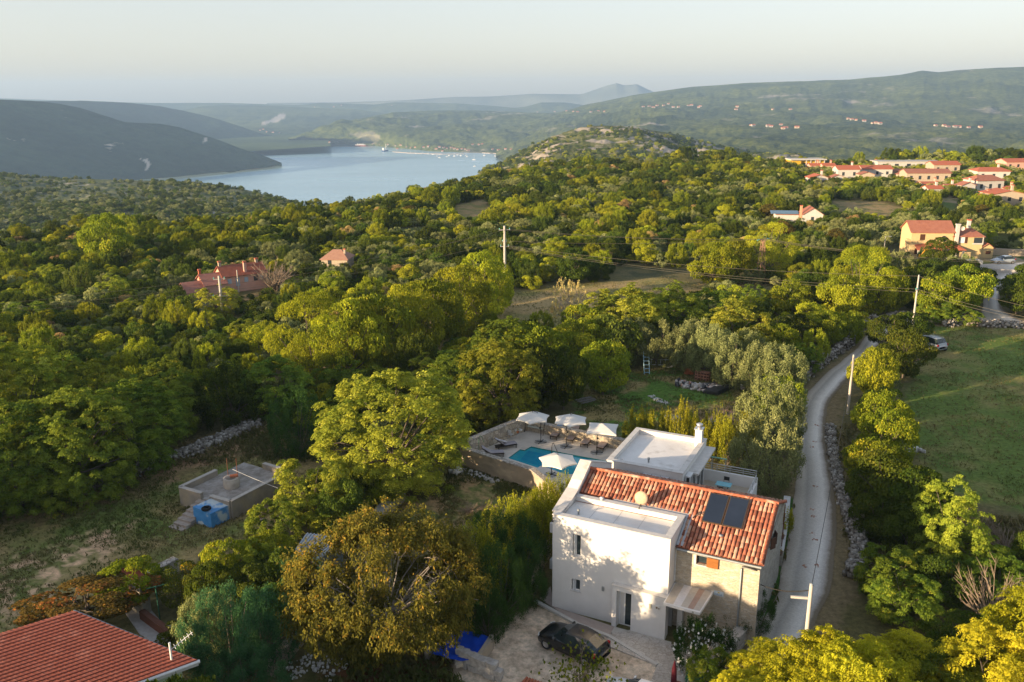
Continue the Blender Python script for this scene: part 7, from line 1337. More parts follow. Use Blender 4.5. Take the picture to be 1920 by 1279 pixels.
for (px, py, lb) in ((300, 1162, "green metal washing-line post behind the red roof"), (52, 1200, "green metal post with crossbar at the left edge of the meadow")):
    x, y = xy(px, py); t = thing("line_post", lb, "washing line post", (x, y, 0), .5); mb = MB(); mb.tube([(0, 0, 0), (0, 0, 2.3)], .04, n=6); mb.build("post", GP, t); mb = MB(); mb.tube([(-.5, 0, 2.25), (.5, 0, 2.25)], .03, n=6); mb.build("crossbar", GP, t)
# ------------------------------------------------------------------ poles and wires
WOOD = mat("weathered_pole", (.50, .45, .38), (.40, .35, .29), 3, .85, stretch=(1, 1, .2)); CONP = mat("concrete_pole", (.50, .46, .41), (.42, .385, .345), 3, .85); INS = mat("glass_insulator", (.12, .42, .38), None, 4, .15)
POLES = {}
def pole(key, px, py, h, label, r0=.14, r1=.09, m=WOOD, arms=(), name="utility_pole"):
    x, y = xy(px, py); t = thing(name, label, "utility pole", (x, y, 0)); mb = MB(); mb.tube([(0, 0, -.1), (0, 0, h)], r0, r1, 10); mb.build("post", m, t); mb = MB(); mb.lathe([(r1 * 1.1, h - .02), (r1 * 1.15, h + .06), (0, h + .1)], 10); mb.build("cap", METAL, t)
    for (z, a, w_) in arms:
        mb = MB(); mb.rbox((0, 0, z) if key != "p3" else (-.5, .08, z), w_, .10, .12, rz=a); mb.build("crossarm", m, t)
        if key == "p3": continue
        for s in (-1, 1): mb = MB(); mb.lathe([(.03, 0), (.09, .05), (.06, .12), (.09, .18), (0, .26)], 8, (s * w_ * .46 * math.cos(a), s * w_ * .46 * math.sin(a), z + .06)); mb.build("insulator", INS, t)
    POLES[key] = (x, y, h)
pole('p1', 1589, 776, 6.0, "thick pale wooden pole among the bushes on the right verge"); pole('p2', 1709, 628, 7.9, "tall slim pole carrying three wires at the corner of the field", m=CONP, arms=((6.0, .6, .5),))
pole('p3', 1505, 1262, 5.4, "white concrete pole with a short side arm beside the lower road", .13, .10, CONP, arms=((4.6, math.pi * .95, .95),)); pole('p4', 947, 540, 10.2, "tall concrete pole with two insulated crossarms above the oak row", .26, .17, CONP, arms=((9.6, .2, 1.8), (6.9, .2, 1.4), (7.7, .2, .7)))
pole('p5', 418, 592, 5.8, "concrete pole with blue-green insulators in front of the pink house", .22, .16, CONP, arms=((5.4, .3, 1.6), (2.9, .3, 2.2))); pole('p6', 448, 548, 3.6, "thin bare pole beside the wall of the pink house", .1, .08); pole('p7', 1463, 655, 3.2, "short weathered post standing in the bushes left of the road", .14, .1)
x, y = xy(1443, 1118); pole('p8', 1463, 1052, 4.2, "thin rusty pole with a white tip at the road-side gable", .04, .035, RUST)
pole('p9', 1655, 492, 4.8, "slim street lamp on the lawn left of the yellow house", .07, .05, CONP, name="street_lamp"); x, y, _ = POLES['p9']; t = COL.objects["street_lamp"]; mb = MB(); mb.tube([(0, 0, 4.8), (.35, 0, 4.95), (.7, 0, 4.9)], .035, n=5); mb.rbox((.85, 0, 4.88), .5, .2, .1); mb.build("lamp_head", METAL, t)
x, y = xy(1425, 532); t = thing("lattice_mast", "rusty steel lattice mast standing in front of the yellow oaks", "mast", (x, y, 0), .3); H0 = 7.4; RM2 = mat("rusty_steel", (.42, .25, .17), (.32, .17, .11), 4, .85)
W_ = lambda z: .58 - .38 * z / H0
for sx, sy in ((-1, -1), (1, -1), (1, 1), (-1, 1)): mb = MB(); mb.tube([(sx * W_(0), sy * W_(0), 0), (sx * W_(H0), sy * W_(H0), H0)], .045, n=4); mb.build("leg", RM2, t)
mb = MB(); n_ = 9
for i in range(n_):
    z0, z1 = H0 * i / n_, H0 * (i + 1) / n_
    for k, ((a, b), (c, d)) in enumerate((((-1, -1), (1, -1)), ((1, -1), (1, 1)), ((1, 1), (-1, 1)), ((-1, 1), (-1, -1)))):
        if (i + k) % 2: a, b, c, d = c, d, a, b
        mb.tube([(a * W_(z0), b * W_(z0), z0), (c * W_(z1), d * W_(z1), z1)], .025, n=4)
mb.build("bracing", RM2, t); mb = MB(); mb.rbox((0, 0, H0 + .05), 2.0, .12, .12, rz=.3); mb.build("crossarm", RM2, t)
for s in (-1, 1): mb = MB(); mb.tube([(s * .9, s * .28, H0 + .1), (s * 1.4, s * .4, H0 + .0)], .08, n=6); mb.build("insulator", INS, t)
POLES['m'] = (x, y, H0)
def wire(a, b, sag, label, r=.016, m=None, group=None):
    a, b = np.array(a, float), np.array(b, float); mb = MB(); mb.tube([a * (1 - f) + b * f - np.array([0, 0, sag * 4 * f * (1 - f)]) for f in np.linspace(0, 1, 17)], r, n=4); return mb.build("power_line", m or mat("wire", (.16, .14, .10), rough=.6), label=label, cat="power line", group=group)
def P_(k, dz=0, dx=0, dy=0): x, y, h = POLES[k]; return (x + dx, y + dy, h + dz)
off = at(2150, 560, 4); far = at(2150, 600, 5)
for i, (dx, dz, w_) in enumerate(((-.8, -.5, "upper left"), (.8, -.5, "upper right"), (0, -2.4, "middle"))):
    wire(P_('p4', dz, dx), P_('m', .1, dx), .6, f"{w_} wire from the tall concrete pole to the lattice mast", .018); wire(P_('m', .1, dx), (off[0] + dx, off[1] + 8, 7 + i * .2), 1.2, f"{w_} wire running right from the lattice mast", .018)
    wire(P_('p4', dz, -dx - .3), P_('p5', -.3 - .9 * i, dx), 1.0, f"{w_} wire from the tall concrete pole to the pink house pole", .016); wire(P_('p5', -.3 - .9 * i, dx), (-110 + dx, 95, 5), 1.2, f"{w_} wire running left from the pink house pole", .015)
for i, (dz, w_) in enumerate(((-.1, "top"), (-1.8, "middle"), (-2.2, "lowest"))):
    wire(P_('p4', -3.2 - .2 * i, .6), P_('p2', dz), .9, f"{w_} wire from the tall concrete pole to the slim field pole", .017); wire(P_('p2', dz), (far[0] - 3, far[1] - 6 - i, 5.6 + dz * .4), .8, f"{w_} wire running right from the slim field pole", .017)
wire(P_('p1', -.2), P_('p3', -.2), 1.0, "thin dark cable hanging along the gravel road", .018, DARKM); wire(P_('p3', -.3), (*HW(11.6, 2.2)[:2], 3.5), .3, "dark cable from the white concrete pole to the stone gable", .03, DARKM)
wire((*xy(436, 880, 2.6), 2.6), (-15.5, 58.5, 1.2), .1, "white cord stretched across the cistern", .02, WM)
# ------------------------------------------------------------------ houses
RED = mat("red_clay_roof", (.42, .13, .07), (.34, .095, .05), 1.2, .85, stretch=(1, 4, 1)); RED2 = mat("brown_clay_roof", (.34, .14, .09), (.27, .10, .065), 1.2, .85); PINKR = mat("pinkish_roof", (.32, .15, .11), (.26, .11, .085), 1.2, .85); SHUT = mat("brown_shutter", (.075, .03, .015)); WIN = mat("dark_window", (.04, .05, .06), None, 2, .15)
def gabled(t, w_, d, h, rise, wm, rm, ov=.35, hip=0, ox=0, oy=0, oz=0, along=True):
    """walls and roof of a simple house body centred on ox, oy"""
    x0, x1, y0, y1 = ox - w_ / 2, ox + w_ / 2, oy - d / 2, oy + d / 2; mb = MB()
    if along: V = [(x0, y0, oz), (x1, y0, oz), (x1, y1, oz), (x0, y1, oz), (x0, y0, h), (x1, y0, h), (x1, y1, h), (x0, y1, h), (x0 + hip, oy, h + rise), (x1 - hip, oy, h + rise)]; Fs = [(0, 1, 5, 4), (2, 3, 7, 6), (1, 2, 6, 5), (3, 0, 4, 7), (5, 6, 9), (7, 4, 8), (4, 5, 9, 8), (6, 7, 8, 9)]
    else: V = [(x0, y0, oz), (x1, y0, oz), (x1, y1, oz), (x0, y1, oz), (x0, y0, h), (x1, y0, h), (x1, y1, h), (x0, y1, h), (ox, y0 + hip, h + rise), (ox, y1 - hip, h + rise)]; Fs = [(0, 1, 5, 4), (2, 3, 7, 6), (1, 2, 6, 5), (3, 0, 4, 7), (4, 5, 8), (6, 7, 9), (5, 6, 9, 8), (7, 4, 8, 9)]
    mb.add(V, Fs); mb.build("wall", wm, t); k = rise / ((d if along else w_) / 2); e = h - ov * k + .06; X0, X1, Y0, Y1 = x0 - ov, x1 + ov, y0 - ov, y1 + ov; r_ = h + rise + .06
    R_ = [(X0, Y0, e), (X1, Y0, e), (X1, Y1, e), (X0, Y1, e)] + ([(x0 + hip - (ov if not hip else 0), oy, r_), (x1 - hip + (ov if not hip else 0), oy, r_)] if along else [(ox, y0 + hip - (ov if not hip else 0), r_), (ox, y1 - hip + (ov if not hip else 0), r_)])
    n = 6; low = [(a, b, c - .14) for a, b, c in R_]; F2 = [(0, 1, 5, 4), (2, 3, 4, 5)] + ([(1, 2, 5), (3, 0, 4)] if hip else []) if along else [(1, 2, 5, 4), (3, 0, 4, 5)] + ([(0, 1, 4), (2, 3, 5)] if hip else [])
    E2 = [(0, 1), (1, 2), (2, 3), (3, 0)] if hip else ([(0, 1), (2, 3), (1, 5), (5, 2), (3, 4), (4, 0)] if along else [(1, 2), (3, 0), (0, 4), (4, 1), (2, 5), (5, 3)])
    mb = MB(); mb.add(R_ + low, F2 + [tuple(i + n for i in f[::-1]) for f in F2] + [(a, a + n, b + n, b) for a, b in E2]); return mb.build("roof", rm, t)
def pane(t, x, z, w_, h, y, m=None, shut=False, name="window"):
    mb = MB(); mb.box(x - w_ / 2, x + w_ / 2, y - .05, y - .003, z, z + h); o = mb.build(name, m or WIN, t)
    if shut:
        for s in (-1, 1): q = MB(); q.box(x + s * w_ * .78 - w_ * .26, x + s * w_ * .78 + w_ * .26, y - .07, y - .004, z - .05, z + h + .05); q.build("shutter", SHUT, t)
    return o
def chim(t, x, y, z0, z1, m, s=.5, cap=None): mb = MB(); mb.box(x - s / 2, x + s / 2, y - s / 2, y + s / 2, z0, z1); o = mb.build("chimney", m, t, bevel=.02); mb = MB(); mb.box(x - s * .62, x + s * .62, y - s * .62, y + s * .62, z1, z1 + .25); mb.build("chimney_cap", cap or RED, o)
WH = mat("village_white", (.50, .475, .44), (.44, .415, .38), 1, .9); BEI = mat("village_beige", (.46, .38, .28), (.38, .31, .23), 1.5, .9); OCH = mat("village_yellow", (.60, .40, .16), (.54, .36, .14), 1, .9); STV = mat("village_stone", (.44, .36, .27), (.33, .27, .20), 2, .95); PNK = mat("pink_render", (.58, .34, .26), (.52, .30, .23), 1, .9)
# yellow house
p0 = at(1770, 484); t = thing("yellow_house", "large yellow house with brown shutters, round window and red roofs behind the lorry", "house", (p0[0], p0[1], 0), -.10, None, (.82, .82, .86)); YW = mat("yellow_render", (.54, .41, .21), (.50, .37, .19), .8, .9)
gabled(t, 9.4, 7, 5.9, 2.0, YW, RED2, ox=-3.2, oy=3.5); gabled(t, 6.6, 6, 5.0, 1.3, YW, RED2, ox=4.9, oy=3.2, hip=1.6); gabled(t, 2.8, 4, 2.4, .9, YW, RED2, ox=9.6, oy=2.6, along=False)
mb = MB(); P = [(-7.0, -2.2, 2.2), (3.9, -2.2, 2.2), (2.6, -.02, 3.1), (-2.4, -.02, 3.5), (-7.0, -.02, 3.0)]; mb.add(P + [(a, b, c - .15) for a, b, c in P], [(0, 1, 2, 3, 4), (9, 8, 7, 6, 5), (0, 5, 6, 1), (1, 6, 7, 2), (4, 9, 5, 0)]); mb.build("verandah_roof", RED, t)
for x in (-6.6, -3.4, -.4, 3.4): mb = MB(); mb.box(x - .18, x + .18, -2.0, -1.64, 0, 2.2); mb.build("verandah_post", WH, t)
pane(t, -5.4, 4.0, 1.1, 1.3, 0, SHUT); pane(t, -5.6, .9, 1.2, 1.2, 0, None, True); pane(t, 3.6, 3.4, 1.1, 1.3, .2, FRAME, True); pane(t, 9.9, .9, 1.1, .7, .6, SHUT); pane(t, 1.6, 0, 1.6, 2.0, 0)
mb = MB(); mb.lathe([(0, 0), (.55, 0), (.55, .05), (.68, .05), (.68, -.02)], 20); mb.v = [(a - .6, -.02 - c, b + 4.3) for a, b, c in mb.v]; mb.build("round_window", WIN, t)
mb = MB(); mb.box(6.2, 8.1, .14, .19, 3.3, 4.6); mb.build("loggia_opening", WIN, t); mb = MB(); mb.box(6.0, 8.3, .05, .18, 3.1, 3.4); mb.box(8.1, 8.3, .02, .2, 3.1, 5.0); mb.build("loggia_parapet", WH, t)
chim(t, 2.2, .0, 0, 7.4, WH, .75, WH); chim(t, 5.9, 3.4, 6.0, 8.0, WH, .7); mb = MB(); mb.lathe([(0, 0), (.4, .04), (.5, .12)], 14); mb.v = [(a + 3.1, -.3 - c, b + 6.7) for a, b, c in mb.v]; mb.build("satellite_dish", WH, t)
mb = MB(); mb.box(-8.7, -7.95, .2, 1.4, 3.3, 4.1); mb.build("side_balcony", YW, t)
BUILT += [(p0[0] - 2, p0[1] + 3, 9), (p0[0] + 6, p0[1] + 3, 7)]
wall_run("boundary_wall", G([(1858, 478), (1900, 480), (1960, 480)]), .4, 1.3, BEI, label="long beige wall right of the yellow house", cat="wall"); wall_run("boundary_wall", G([(1840, 508), (1880, 512), (1960, 516)]), .4, .7, WH, label="low white wall along the upper road", cat="wall")
# pink house
p0 = at(462, 545); t = thing("pink_house", "long pink house with dark red roof, stone chimneys and lower wings on its left", "house", (p0[0], p0[1], 0), .62, None, (.78, .78, .78))
gabled(t, 9.0, 5.6, 3.6, 1.7, PNK, mat("dark_red_roof", (.26, .085, .05), (.20, .065, .04), 1, .8), ox=0, oy=2.8); gabled(t, 4.2, 6.6, 2.4, 1.7, PNK, PINKR, ox=-6.4, oy=2.5); gabled(t, 4.0, 6.6, 1.4, 1.5, PNK, PINKR, ox=-10.2, oy=2.2)
for (x, z1) in ((-4.2, 6.1), (3.6, 5.9)): chim(t, x, 2.8, 4.4, z1, STV, .55)
chim(t, .3, .6, 3.4, 5.9, PNK, .55); chim(t, -8.4, 2.8, 3.0, 4.9, RED, .5)
for i, x in enumerate((-3.3, -1.6, .2, 2.2, 3.4)): pane(t, x, 1.9 if i not in (1,) else 1.2, .8, 1.0 if i != 1 else 1.8, 0, mat("pale_blue_shutter", (.38, .46, .52)) if i != 3 else None)
BUILT += [(p0[0], p0[1] + 2, 6.5), (p0[0] - 6, p0[1] - 3, 6)]
p0 = at(628, 512); t = thing("brown_roof_house", "small house with pale brown pyramid roof half hidden in the wood", "house", (p0[0], p0[1], 0), -.1, None, (.72, .72, .72)); gabled(t, 6.6, 6, 3.6, 1.8, BEI, mat("pale_brown_roof", (.36, .20, .14), (.30, .16, .11), 1.5, .9), hip=2.2, oy=3); chim(t, 2.2, 2, 4, 5.6, STV); pane(t, -1.2, 2.2, .9, 1, 0); BUILT += [(p0[0], p0[1] + 3, 5)]
p0 = at(1506, 424); t = thing("solar_house", "white house with orange chimney, sloping red roof and long row of blue solar panels", "house", (p0[0], p0[1], 0), -.15, None, (.66, .7, .62)); gabled(t, 7, 8, 4.6, 2.4, WH, RED2, ox=3.2, oy=4, along=False); gabled(t, 8, 6, 4.2, .8, WH, RED2, ox=-5.5, oy=5)
mb = MB(); mb.add([(-11.5, 1.6, 4.5), (-1.6, 1.6, 4.5), (-1.6, 4.2, 5.4), (-11.5, 4.2, 5.4), (-11.5, 1.6, 4.4), (-1.6, 1.6, 4.4), (-1.6, 4.2, 5.3), (-11.5, 4.2, 5.3)], [(0, 1, 2, 3), (7, 6, 5, 4), (0, 4, 5, 1), (1, 5, 6, 2), (3, 2, 6, 7)]); mb.build("solar_panel", mat("far_panel", (.12, .20, .28), (.09, .15, .22), 1, .3), t); chim(t, -.9, 1.6, 3, 7.6, mat("orange_chimney", (.58, .30, .18)), .8); pane(t, 3, 2.4, 1, 1.2, 0); BUILT += [(p0[0], p0[1] + 4, 8), (p0[0] - 7, p0[1] + 4, 5)]
# village
VL = [(1519, 1551, 328, 351, WH, RED, 'white house with an outside stair at the left end of the village', 1), (1560, 1581, 328, 345, WH, RED2, 'small white gabled house right of the house with the stair', 1), (1571, 1610, 312, 336, WH, RED, 'tall narrow white house beside the long white one', 0), (1618, 1670, 312, 333, WH, RED, 'long white village house with orange-red roof', 0), (1612, 1638, 323, 341, BEI, RED2, 'small beige stone house before the long white one', 1),
 (1519, 1540, 307, 319, PNK, RED, 'pink brick house at upper left of the village', 0), (1543, 1565, 307, 320, PNK, RED, 'second pink brick house at upper left of the village', 0), (1671, 1702, 318, 332, STV, RED2, 'dark red roofed barn between two long houses', 0), (1686, 1702, 324, 336, BEI, RED2, 'little stone hut before the dark red barn', 1), (1702, 1778, 319, 343, STV, RED2, 'longest stone house in the middle of the village', 0), (1751, 1797, 304, 326, STV, RED, 'stone house with red roof standing highest in the village', 0),
 (1732, 1765, 342, 352, BEI, RED, 'low annexe roofs above the little white house', 0), (1739, 1766, 349, 367, WH, RED, 'little white house with one door alone on the grass', 0), (1773, 1792, 346, 360, WH, RED2, 'low white wall house left of the big tree', 0), (1834, 1890, 316, 338, WH, RED, 'white villa with broad hipped roof at upper right', 2), (1829, 1881, 331, 362, WH, RED2, 'big two-storey white house with arcade and stairs', 2), (1802, 1827, 342, 364, WH, RED2, 'white gabled house half hidden by trees', 1),
 (1886, 1945, 299, 319, PNK, RED, 'pinkish house with balcony at the right edge', 0), (1861, 1921, 358, 384, BEI, RED, 'broad low house with tan walls nearest the right edge', 1), (1841, 1858, 364, 380, PNK, RED, 'tiny red brick house left of the broad low house', 0), (1882, 1904, 350, 362, BEI, RED, 'small roof above the broad low house', 0), (1632, 1646, 305, 314, OCH, RED2, 'small ochre house behind the long white house', 0), (1852, 1866, 302, 311, BEI, METAL, 'grey-roofed shed at the upper right of the village', 0)]
for x0, x1, yt, yb, wm, rm, lb, ty in VL:
    p = at((x0 + x1) / 2, yb); dist = math.hypot(p[1], CAM_H); w_ = (x1 - x0) / F_PX * dist * 1.02; hh = (yb - yt) / F_PX * dist * 1.0; d = min(w_ * .8, 8); rise = hh * .24; h = hh - rise - .4 * 0
    t = thing("village_house", lb, "house", (p[0], p[1], 0), rnd.uniform(-.12, .12), "houses of the village"); gabled(t, w_, d, h, rise, wm, rm, oy=d / 2, along=ty != 1, hip=2.0 if ty == 2 else 0)
    nw = max(1, int(w_ / 3)); fl = 2 if h > 4.4 else 1
    for f in range(fl):
        for k in range(nw): pane(t, -w_ / 2 + w_ * (k + .5) / nw, (h * .12 if fl == 2 and f == 0 else h * .55 if fl == 2 else h * .35), .9, h * (.28 if fl == 2 else .35), 0)
    if rnd.random() < .7: chim(t, w_ * .25, d * .5, h + rise * .6, h + rise + 1.1, wm if wm is not STV else BEI, .6)
    BUILT.append((p[0], p[1] + d / 2, max(w_, d) * .5 + 1)); BUILT.append((p[0], p[1] - 3, w_ * .4))
    if w_ > 9: BUILT += [(p[0] - w_ / 3, p[1], 4), (p[0] + w_ / 3, p[1], 4)]
    BUILT += [(p[0] * f, p[1] * f, w_ * .42) for f in (.975, .95)]
p = at(1514, 314); t = thing("hall", "long open hall with flat white roof and yellow walls left of the village", "hall", (p[0], p[1], 0), .02); mb = MB(); mb.box(-8, 8, -1, 9, 3.2, 3.6); mb.build("flat_roof", WH, t); mb = MB(); mb.box(-7.6, 7.6, 1, 8, 1.8, 3.2); mb.box(-7.6, -3, 0, 1, 0, 3.2); mb.build("wall", mat("bright_yellow", (.62, .38, .03)), t)
for k in range(5): mb = MB(); mb.box(-1 + 2 * k, -.7 + 2 * k, -.6, -.3, 0, 3.2); mb.build("post", WH, t)
BUILT += [(p[0] - 5, p[1] + 2, 7), (p[0] + 5, p[1] + 2, 7), (p[0], p[1] - 8, 6), (p[0], p[1] - 16, 5)]
p = at(1703, 317); t = thing("warehouse", "low pale flat-roofed building behind the village houses", "warehouse", (p[0], p[1], 0), -.05); mb = MB(); mb.box(-13, 13, 0, 9, 0, 3.0); mb.build("wall", WH, t); mb = MB(); mb.box(-13.3, 13.3, -.3, 9.3, 3.0, 3.25); mb.build("flat_roof", mat("grey_roofing", (.42, .41, .38)), t)
for k in range(5): pane(t, -10 + 5 * k, 1, 1.6, 1.2, 0)
BUILT += [(p[0] - 9, p[1], 6), (p[0], p[1], 7), (p[0] + 9, p[1], 6)]
# ------------------------------------------------------------------ across the bay
bpy.context.view_layer.update(); DG = bpy.context.evaluated_depsgraph_get()
def hit(px, py):
    d = Vector(ray(px, py)).normalized(); ok, loc_, *_ = sc.ray_cast(DG, Vector((0, 0, CAM_H)) + d * 560, d); return loc_ if ok else None
def hut(px, py, w_, wm, label, group, h=None):
    q = hit(px, py)
    if q is None or q.y > 11500: return
    t = thing("far_house", label, "house", (q.x, q.y, q.z - 1.0), rnd.uniform(-.4, .4), group); h = h or rnd.uniform(3.5, 6.0); gabled(t, w_, 9, h, 2.4, wm, RED, ov=.5); pane(t, 0, h * .4, w_ * .2, 2, -4.5)
GR = [("pale house of the hamlet high on the long ridge", "hamlet on the long ridge", [(1206, 201), (1217, 200), (1225, 202), (1232, 199), (1244, 199), (1253, 196), (1262, 202), (1272, 202), (1291, 199), (1297, 198), (1310, 202), (1313, 200)]), ("pale house of the row on the crest left of the ridge", "houses on the crest left of the ridge", [(1008, 211), (1040, 210), (1062, 209), (1075, 210), (1083, 211), (1108, 211), (1122, 209), (1133, 210)]),
 ("lone pale house on the wooded plain before the ridge", "houses scattered on the plain before the ridge", [(1380, 206), (1449, 206), (1482, 206), (1382, 201), (1408, 236), (1412, 237), (1440, 238), (1446, 238), (1464, 235), (1468, 242), (1473, 241), (1494, 240), (1590, 224), (1597, 225), (1605, 226), (1620, 228), (1636, 232), (1642, 232), (1650, 233), (1754, 237), (1770, 237), (1777, 239), (1790, 239), (1798, 239), (1816, 240), (1838, 240)]),
 ("white house of the harbour town along the far shore", "houses of the harbour town", [(618, 268), (634, 266), (648, 268), (700, 270), (712, 272), (728, 272), (742, 274), (752, 273), (763, 276), (771, 278), (779, 277), (795, 277), (803, 276), (818, 280), (824, 277), (832, 278), (838, 279), (846, 278), (852, 280), (858, 281), (866, 280), (872, 281), (878, 283), (886, 272), (898, 272), (904, 271), (924, 281), (935, 282), (948, 281), (958, 281), (830, 284), (745, 280)]),
 ("distant house beside the quarry on the far hill", "houses near the quarry", [(488, 245), (494, 243), (500, 248), (512, 249), (524, 250), (590, 201), (626, 201), (735, 198), (640, 198)])]
for lb, gp, L_ in GR:
    for px, py in L_: hut(px, py, rnd.uniform(7, 14) * (1.2 if 'row on' in lb or 'hamlet' in lb else 1), mat('far_wall', (.36, .34, .31)) if rnd.random() < .6 else BEI, lb, gp)
HULL = mat("white_hull", (.66, .66, .65)); 
def boat(px, py, L_, label, mast=True, cat="boat", m=None, group="boats moored off the harbour town"):
    p = at(px, py, SEA); t = thing("sailing_boat" if mast else "motor_boat", label, cat, (p[0], p[1], SEA), rnd.uniform(-.6, .6), group); mb = MB(); w_ = L_ * .16; V = [(-L_ / 2, -w_ * .8, -.3), (L_ * .1, -w_, -.3), (L_ / 2, 0, -.3), (L_ * .1, w_, -.3), (-L_ / 2, w_ * .8, -.3)]; mb.add(V + [(a * 1.04, b * 1.1, 1.5) for a, b, c in V], [(5, 6, 7, 8, 9)] + [(i, (i + 1) % 5, 5 + (i + 1) % 5, 5 + i) for i in range(5)]); mb.build("hull", m or HULL, t)
    mb = MB(); mb.box(-L_ * .2, L_ * .12, -w_ * .5, w_ * .5, 1.5, 2.5); mb.build("cabin", HULL, t, bevel=.1)
    if mast: mb = MB(); mb.tube([(0, 0, 1.5), (0, 0, L_ * 1.35)], .22, n=5); mb.tube([(0, 0, 3.2), (-L_ * .4, 0, 3.2)], .3, n=5); mb.build("mast", HULL, t)
boat(889, 300, 15, "largest white sailing boat moored alone in the bay"); boat(938, 297, 14, "tall-masted white boat moored near the right shore"); boat(890, 312, 9, "small white boat moored nearest to the wooded plateau", False)
for i, (px, py) in enumerate([(824, 296), (838, 294), (842, 292), (852, 293), (858, 291), (864, 292), (874, 292), (820, 293), (876, 294), (908, 292), (929, 293), (958, 296), (951, 295), (780, 288), (792, 289), (803, 289), (812, 290), (770, 287)]): boat(px, py, rnd.uniform(8, 12), "small white boat moored off the harbour town", i % 3 != 1)
p = at(678, 274, SEA); t = thing("ferry", "white ferry with red hull line at the far quay", "ship", (p[0], p[1] - 10, SEA), .05); mb = MB(); V = [(-33, -6, -1), (24, -6, -1), (36, 0, -1), (24, 6, -1), (-33, 6, -1)]; mb.add(V + [(a, b, 5) for a, b, c in V], [(5, 6, 7, 8, 9)] + [(i, (i + 1) % 5, 5 + (i + 1) % 5, 5 + i) for i in range(5)]); mb.build("hull", mat("ship_red", (.30, .07, .05)), t); mb = MB(); mb.box(-30, 22, -5, 5, 5, 9); mb.box(-14, 14, -4, 4, 9, 12); mb.box(-20, -17, -1.5, 1.5, 9, 15); mb.build("superstructure", HULL, t)
p = at(722, 284, SEA); t = thing("cargo_ship", "blue ship with tall crane mast at the harbour pier", "ship", (p[0], p[1], SEA), 1.2); mb = MB(); mb.box(-22, 22, -6, 6, -1, 6); mb.build("hull", mat("ship_blue", (.04, .09, .22)), t, bevel=1); mb = MB(); mb.box(-18, -8, -5, 5, 6, 16); mb.build("superstructure", HULL, t); mb = MB(); mb.tube([(8, 0, 6), (8, 0, 34)], 1.1, n=6); mb.tube([(8, 0, 14), (26, 0, 30)], .7, n=5); mb.build("crane", HULL, t)
for nm, lb, P, w_, z in (("quay", "pale quay wall in front of the harbour town", [(738, 285), (770, 287.5), (800, 288.5), (830, 289.5), (870, 289)], 12, 2.2), ("quay", "long dark pier left of the ferry", [(600, 274), (640, 275), (700, 276)], 8, 2), ("quay", "reddish shore wall right of the harbour town", [(905, 287), (930, 288.5), (960, 291)], 10, 2.4), ("shore_rocks", "pale line of rocks along the near headland shore", [(300, 334), (330, 331), (360, 328), (400, 324), (440, 320.5), (480, 317), (510, 312), (524, 309)], 9, 1.6)):
    wall_run(nm, [at(a, b, SEA)[:2] for a, b in P], w_, SEA + z, mat("quay_" + lb[:4], (.40, .35, .31) if 'reddish' in lb or 'pale' in lb else (.16, .13, .13)), SEA - 1, label=lb, cat="shore wall")
# scrub on the nearer hills: uncountable
def hill_scrub(name, GRID, n, size, label, kinds, seed, lo=0, dens=None):
    r = np.random.RandomState(seed); ny, nx = GRID.shape[:2]; i = r.randint(int(ny * lo), ny - 1, n); j = r.randint(0, nx - 1, n); u, v = r.rand(n, 1), r.rand(n, 1); P = GRID[i, j] * (1 - u) * (1 - v) + GRID[i + 1, j] * u * (1 - v) + GRID[i, j + 1] * (1 - u) * v + GRID[i + 1, j + 1] * u * v
    d = vnoise(P[:, 0], P[:, 1], dens or .012, seed, 4); keep = (d > r.uniform(.30, .62, n)); P = P[keep]; pts = []
    for p in P:
        W = size * r.uniform(.5, 1.3); pts.append((p[0], p[1], p[2] - .3, W, W * r.uniform(.55, .9), kinds[r.randint(len(kinds))]))
    stuff_instances(name, pts, KINDS, label, "scrub")
fill()
NAMES = {'thicket': ('thicket_tree', 'green-gold bushy tree'), 'thicket_green': ('thicket_tree', 'fresh green bushy tree'), 'thicket_gold': ('thicket_tree', 'golden bushy tree'), 'thicket_dark': ('thicket_tree', 'dark green bushy tree'), 'oak': ('oak_tree', 'green-gold oak'), 'oak_dark': ('oak_tree', 'dark green oak'), 'oak_yellow': ('oak_tree', 'yellow-gold oak'), 'oak_red': ('oak_tree', 'coppery brown oak'), 'leafy_green': ('leafy_tree', 'fresh green rounded tree'),
 'hedge_oak': ('oak_tree', 'dense golden oak'), 'big_oak': ('oak_tree', 'large golden oak'), 'ash': ('feathery_tree', 'yellow-green feathery tree'), 'ash_green': ('feathery_tree', 'green feathery tree'), 'front_ash': ('feathery_tree', 'sunlit yellow feathery tree'), 'front_ash_green': ('feathery_tree', 'shaded green feathery tree'), 'big_ash': ('feathery_tree', 'tall yellow-green feathery tree'),
 'big_ash_green': ('feathery_tree', 'tall green feathery tree'), 'olive': ('olive_tree', 'silver-grey olive tree'), 'laurel': ('laurel_bush', 'bright-tipped laurel bush'), 'shoot_bush': ('laurel_bush', 'bush of upright yellow-green shoots'),
 'cypress_bush': ('evergreen_bush', 'dark green evergreen bush'), 'teal_bush': ('evergreen_bush', 'blue-green rounded evergreen bush'), 'walnut': ('walnut_tree', ''), 'scrub': ('bush', 'fresh green bush'), 'scrub_dark': ('bush', 'dark green bush'),
 'scrub_brown': ('bush', 'russet brown bush'), 'scrub_olive': ('bush', 'grey-green bush'), 'scrub_yellow': ('bush', 'golden bush'), 'sparse': ('pale_tree', ''), 'vine': ('grape_vine', ''), 'berry': ('berry_bush', '')}
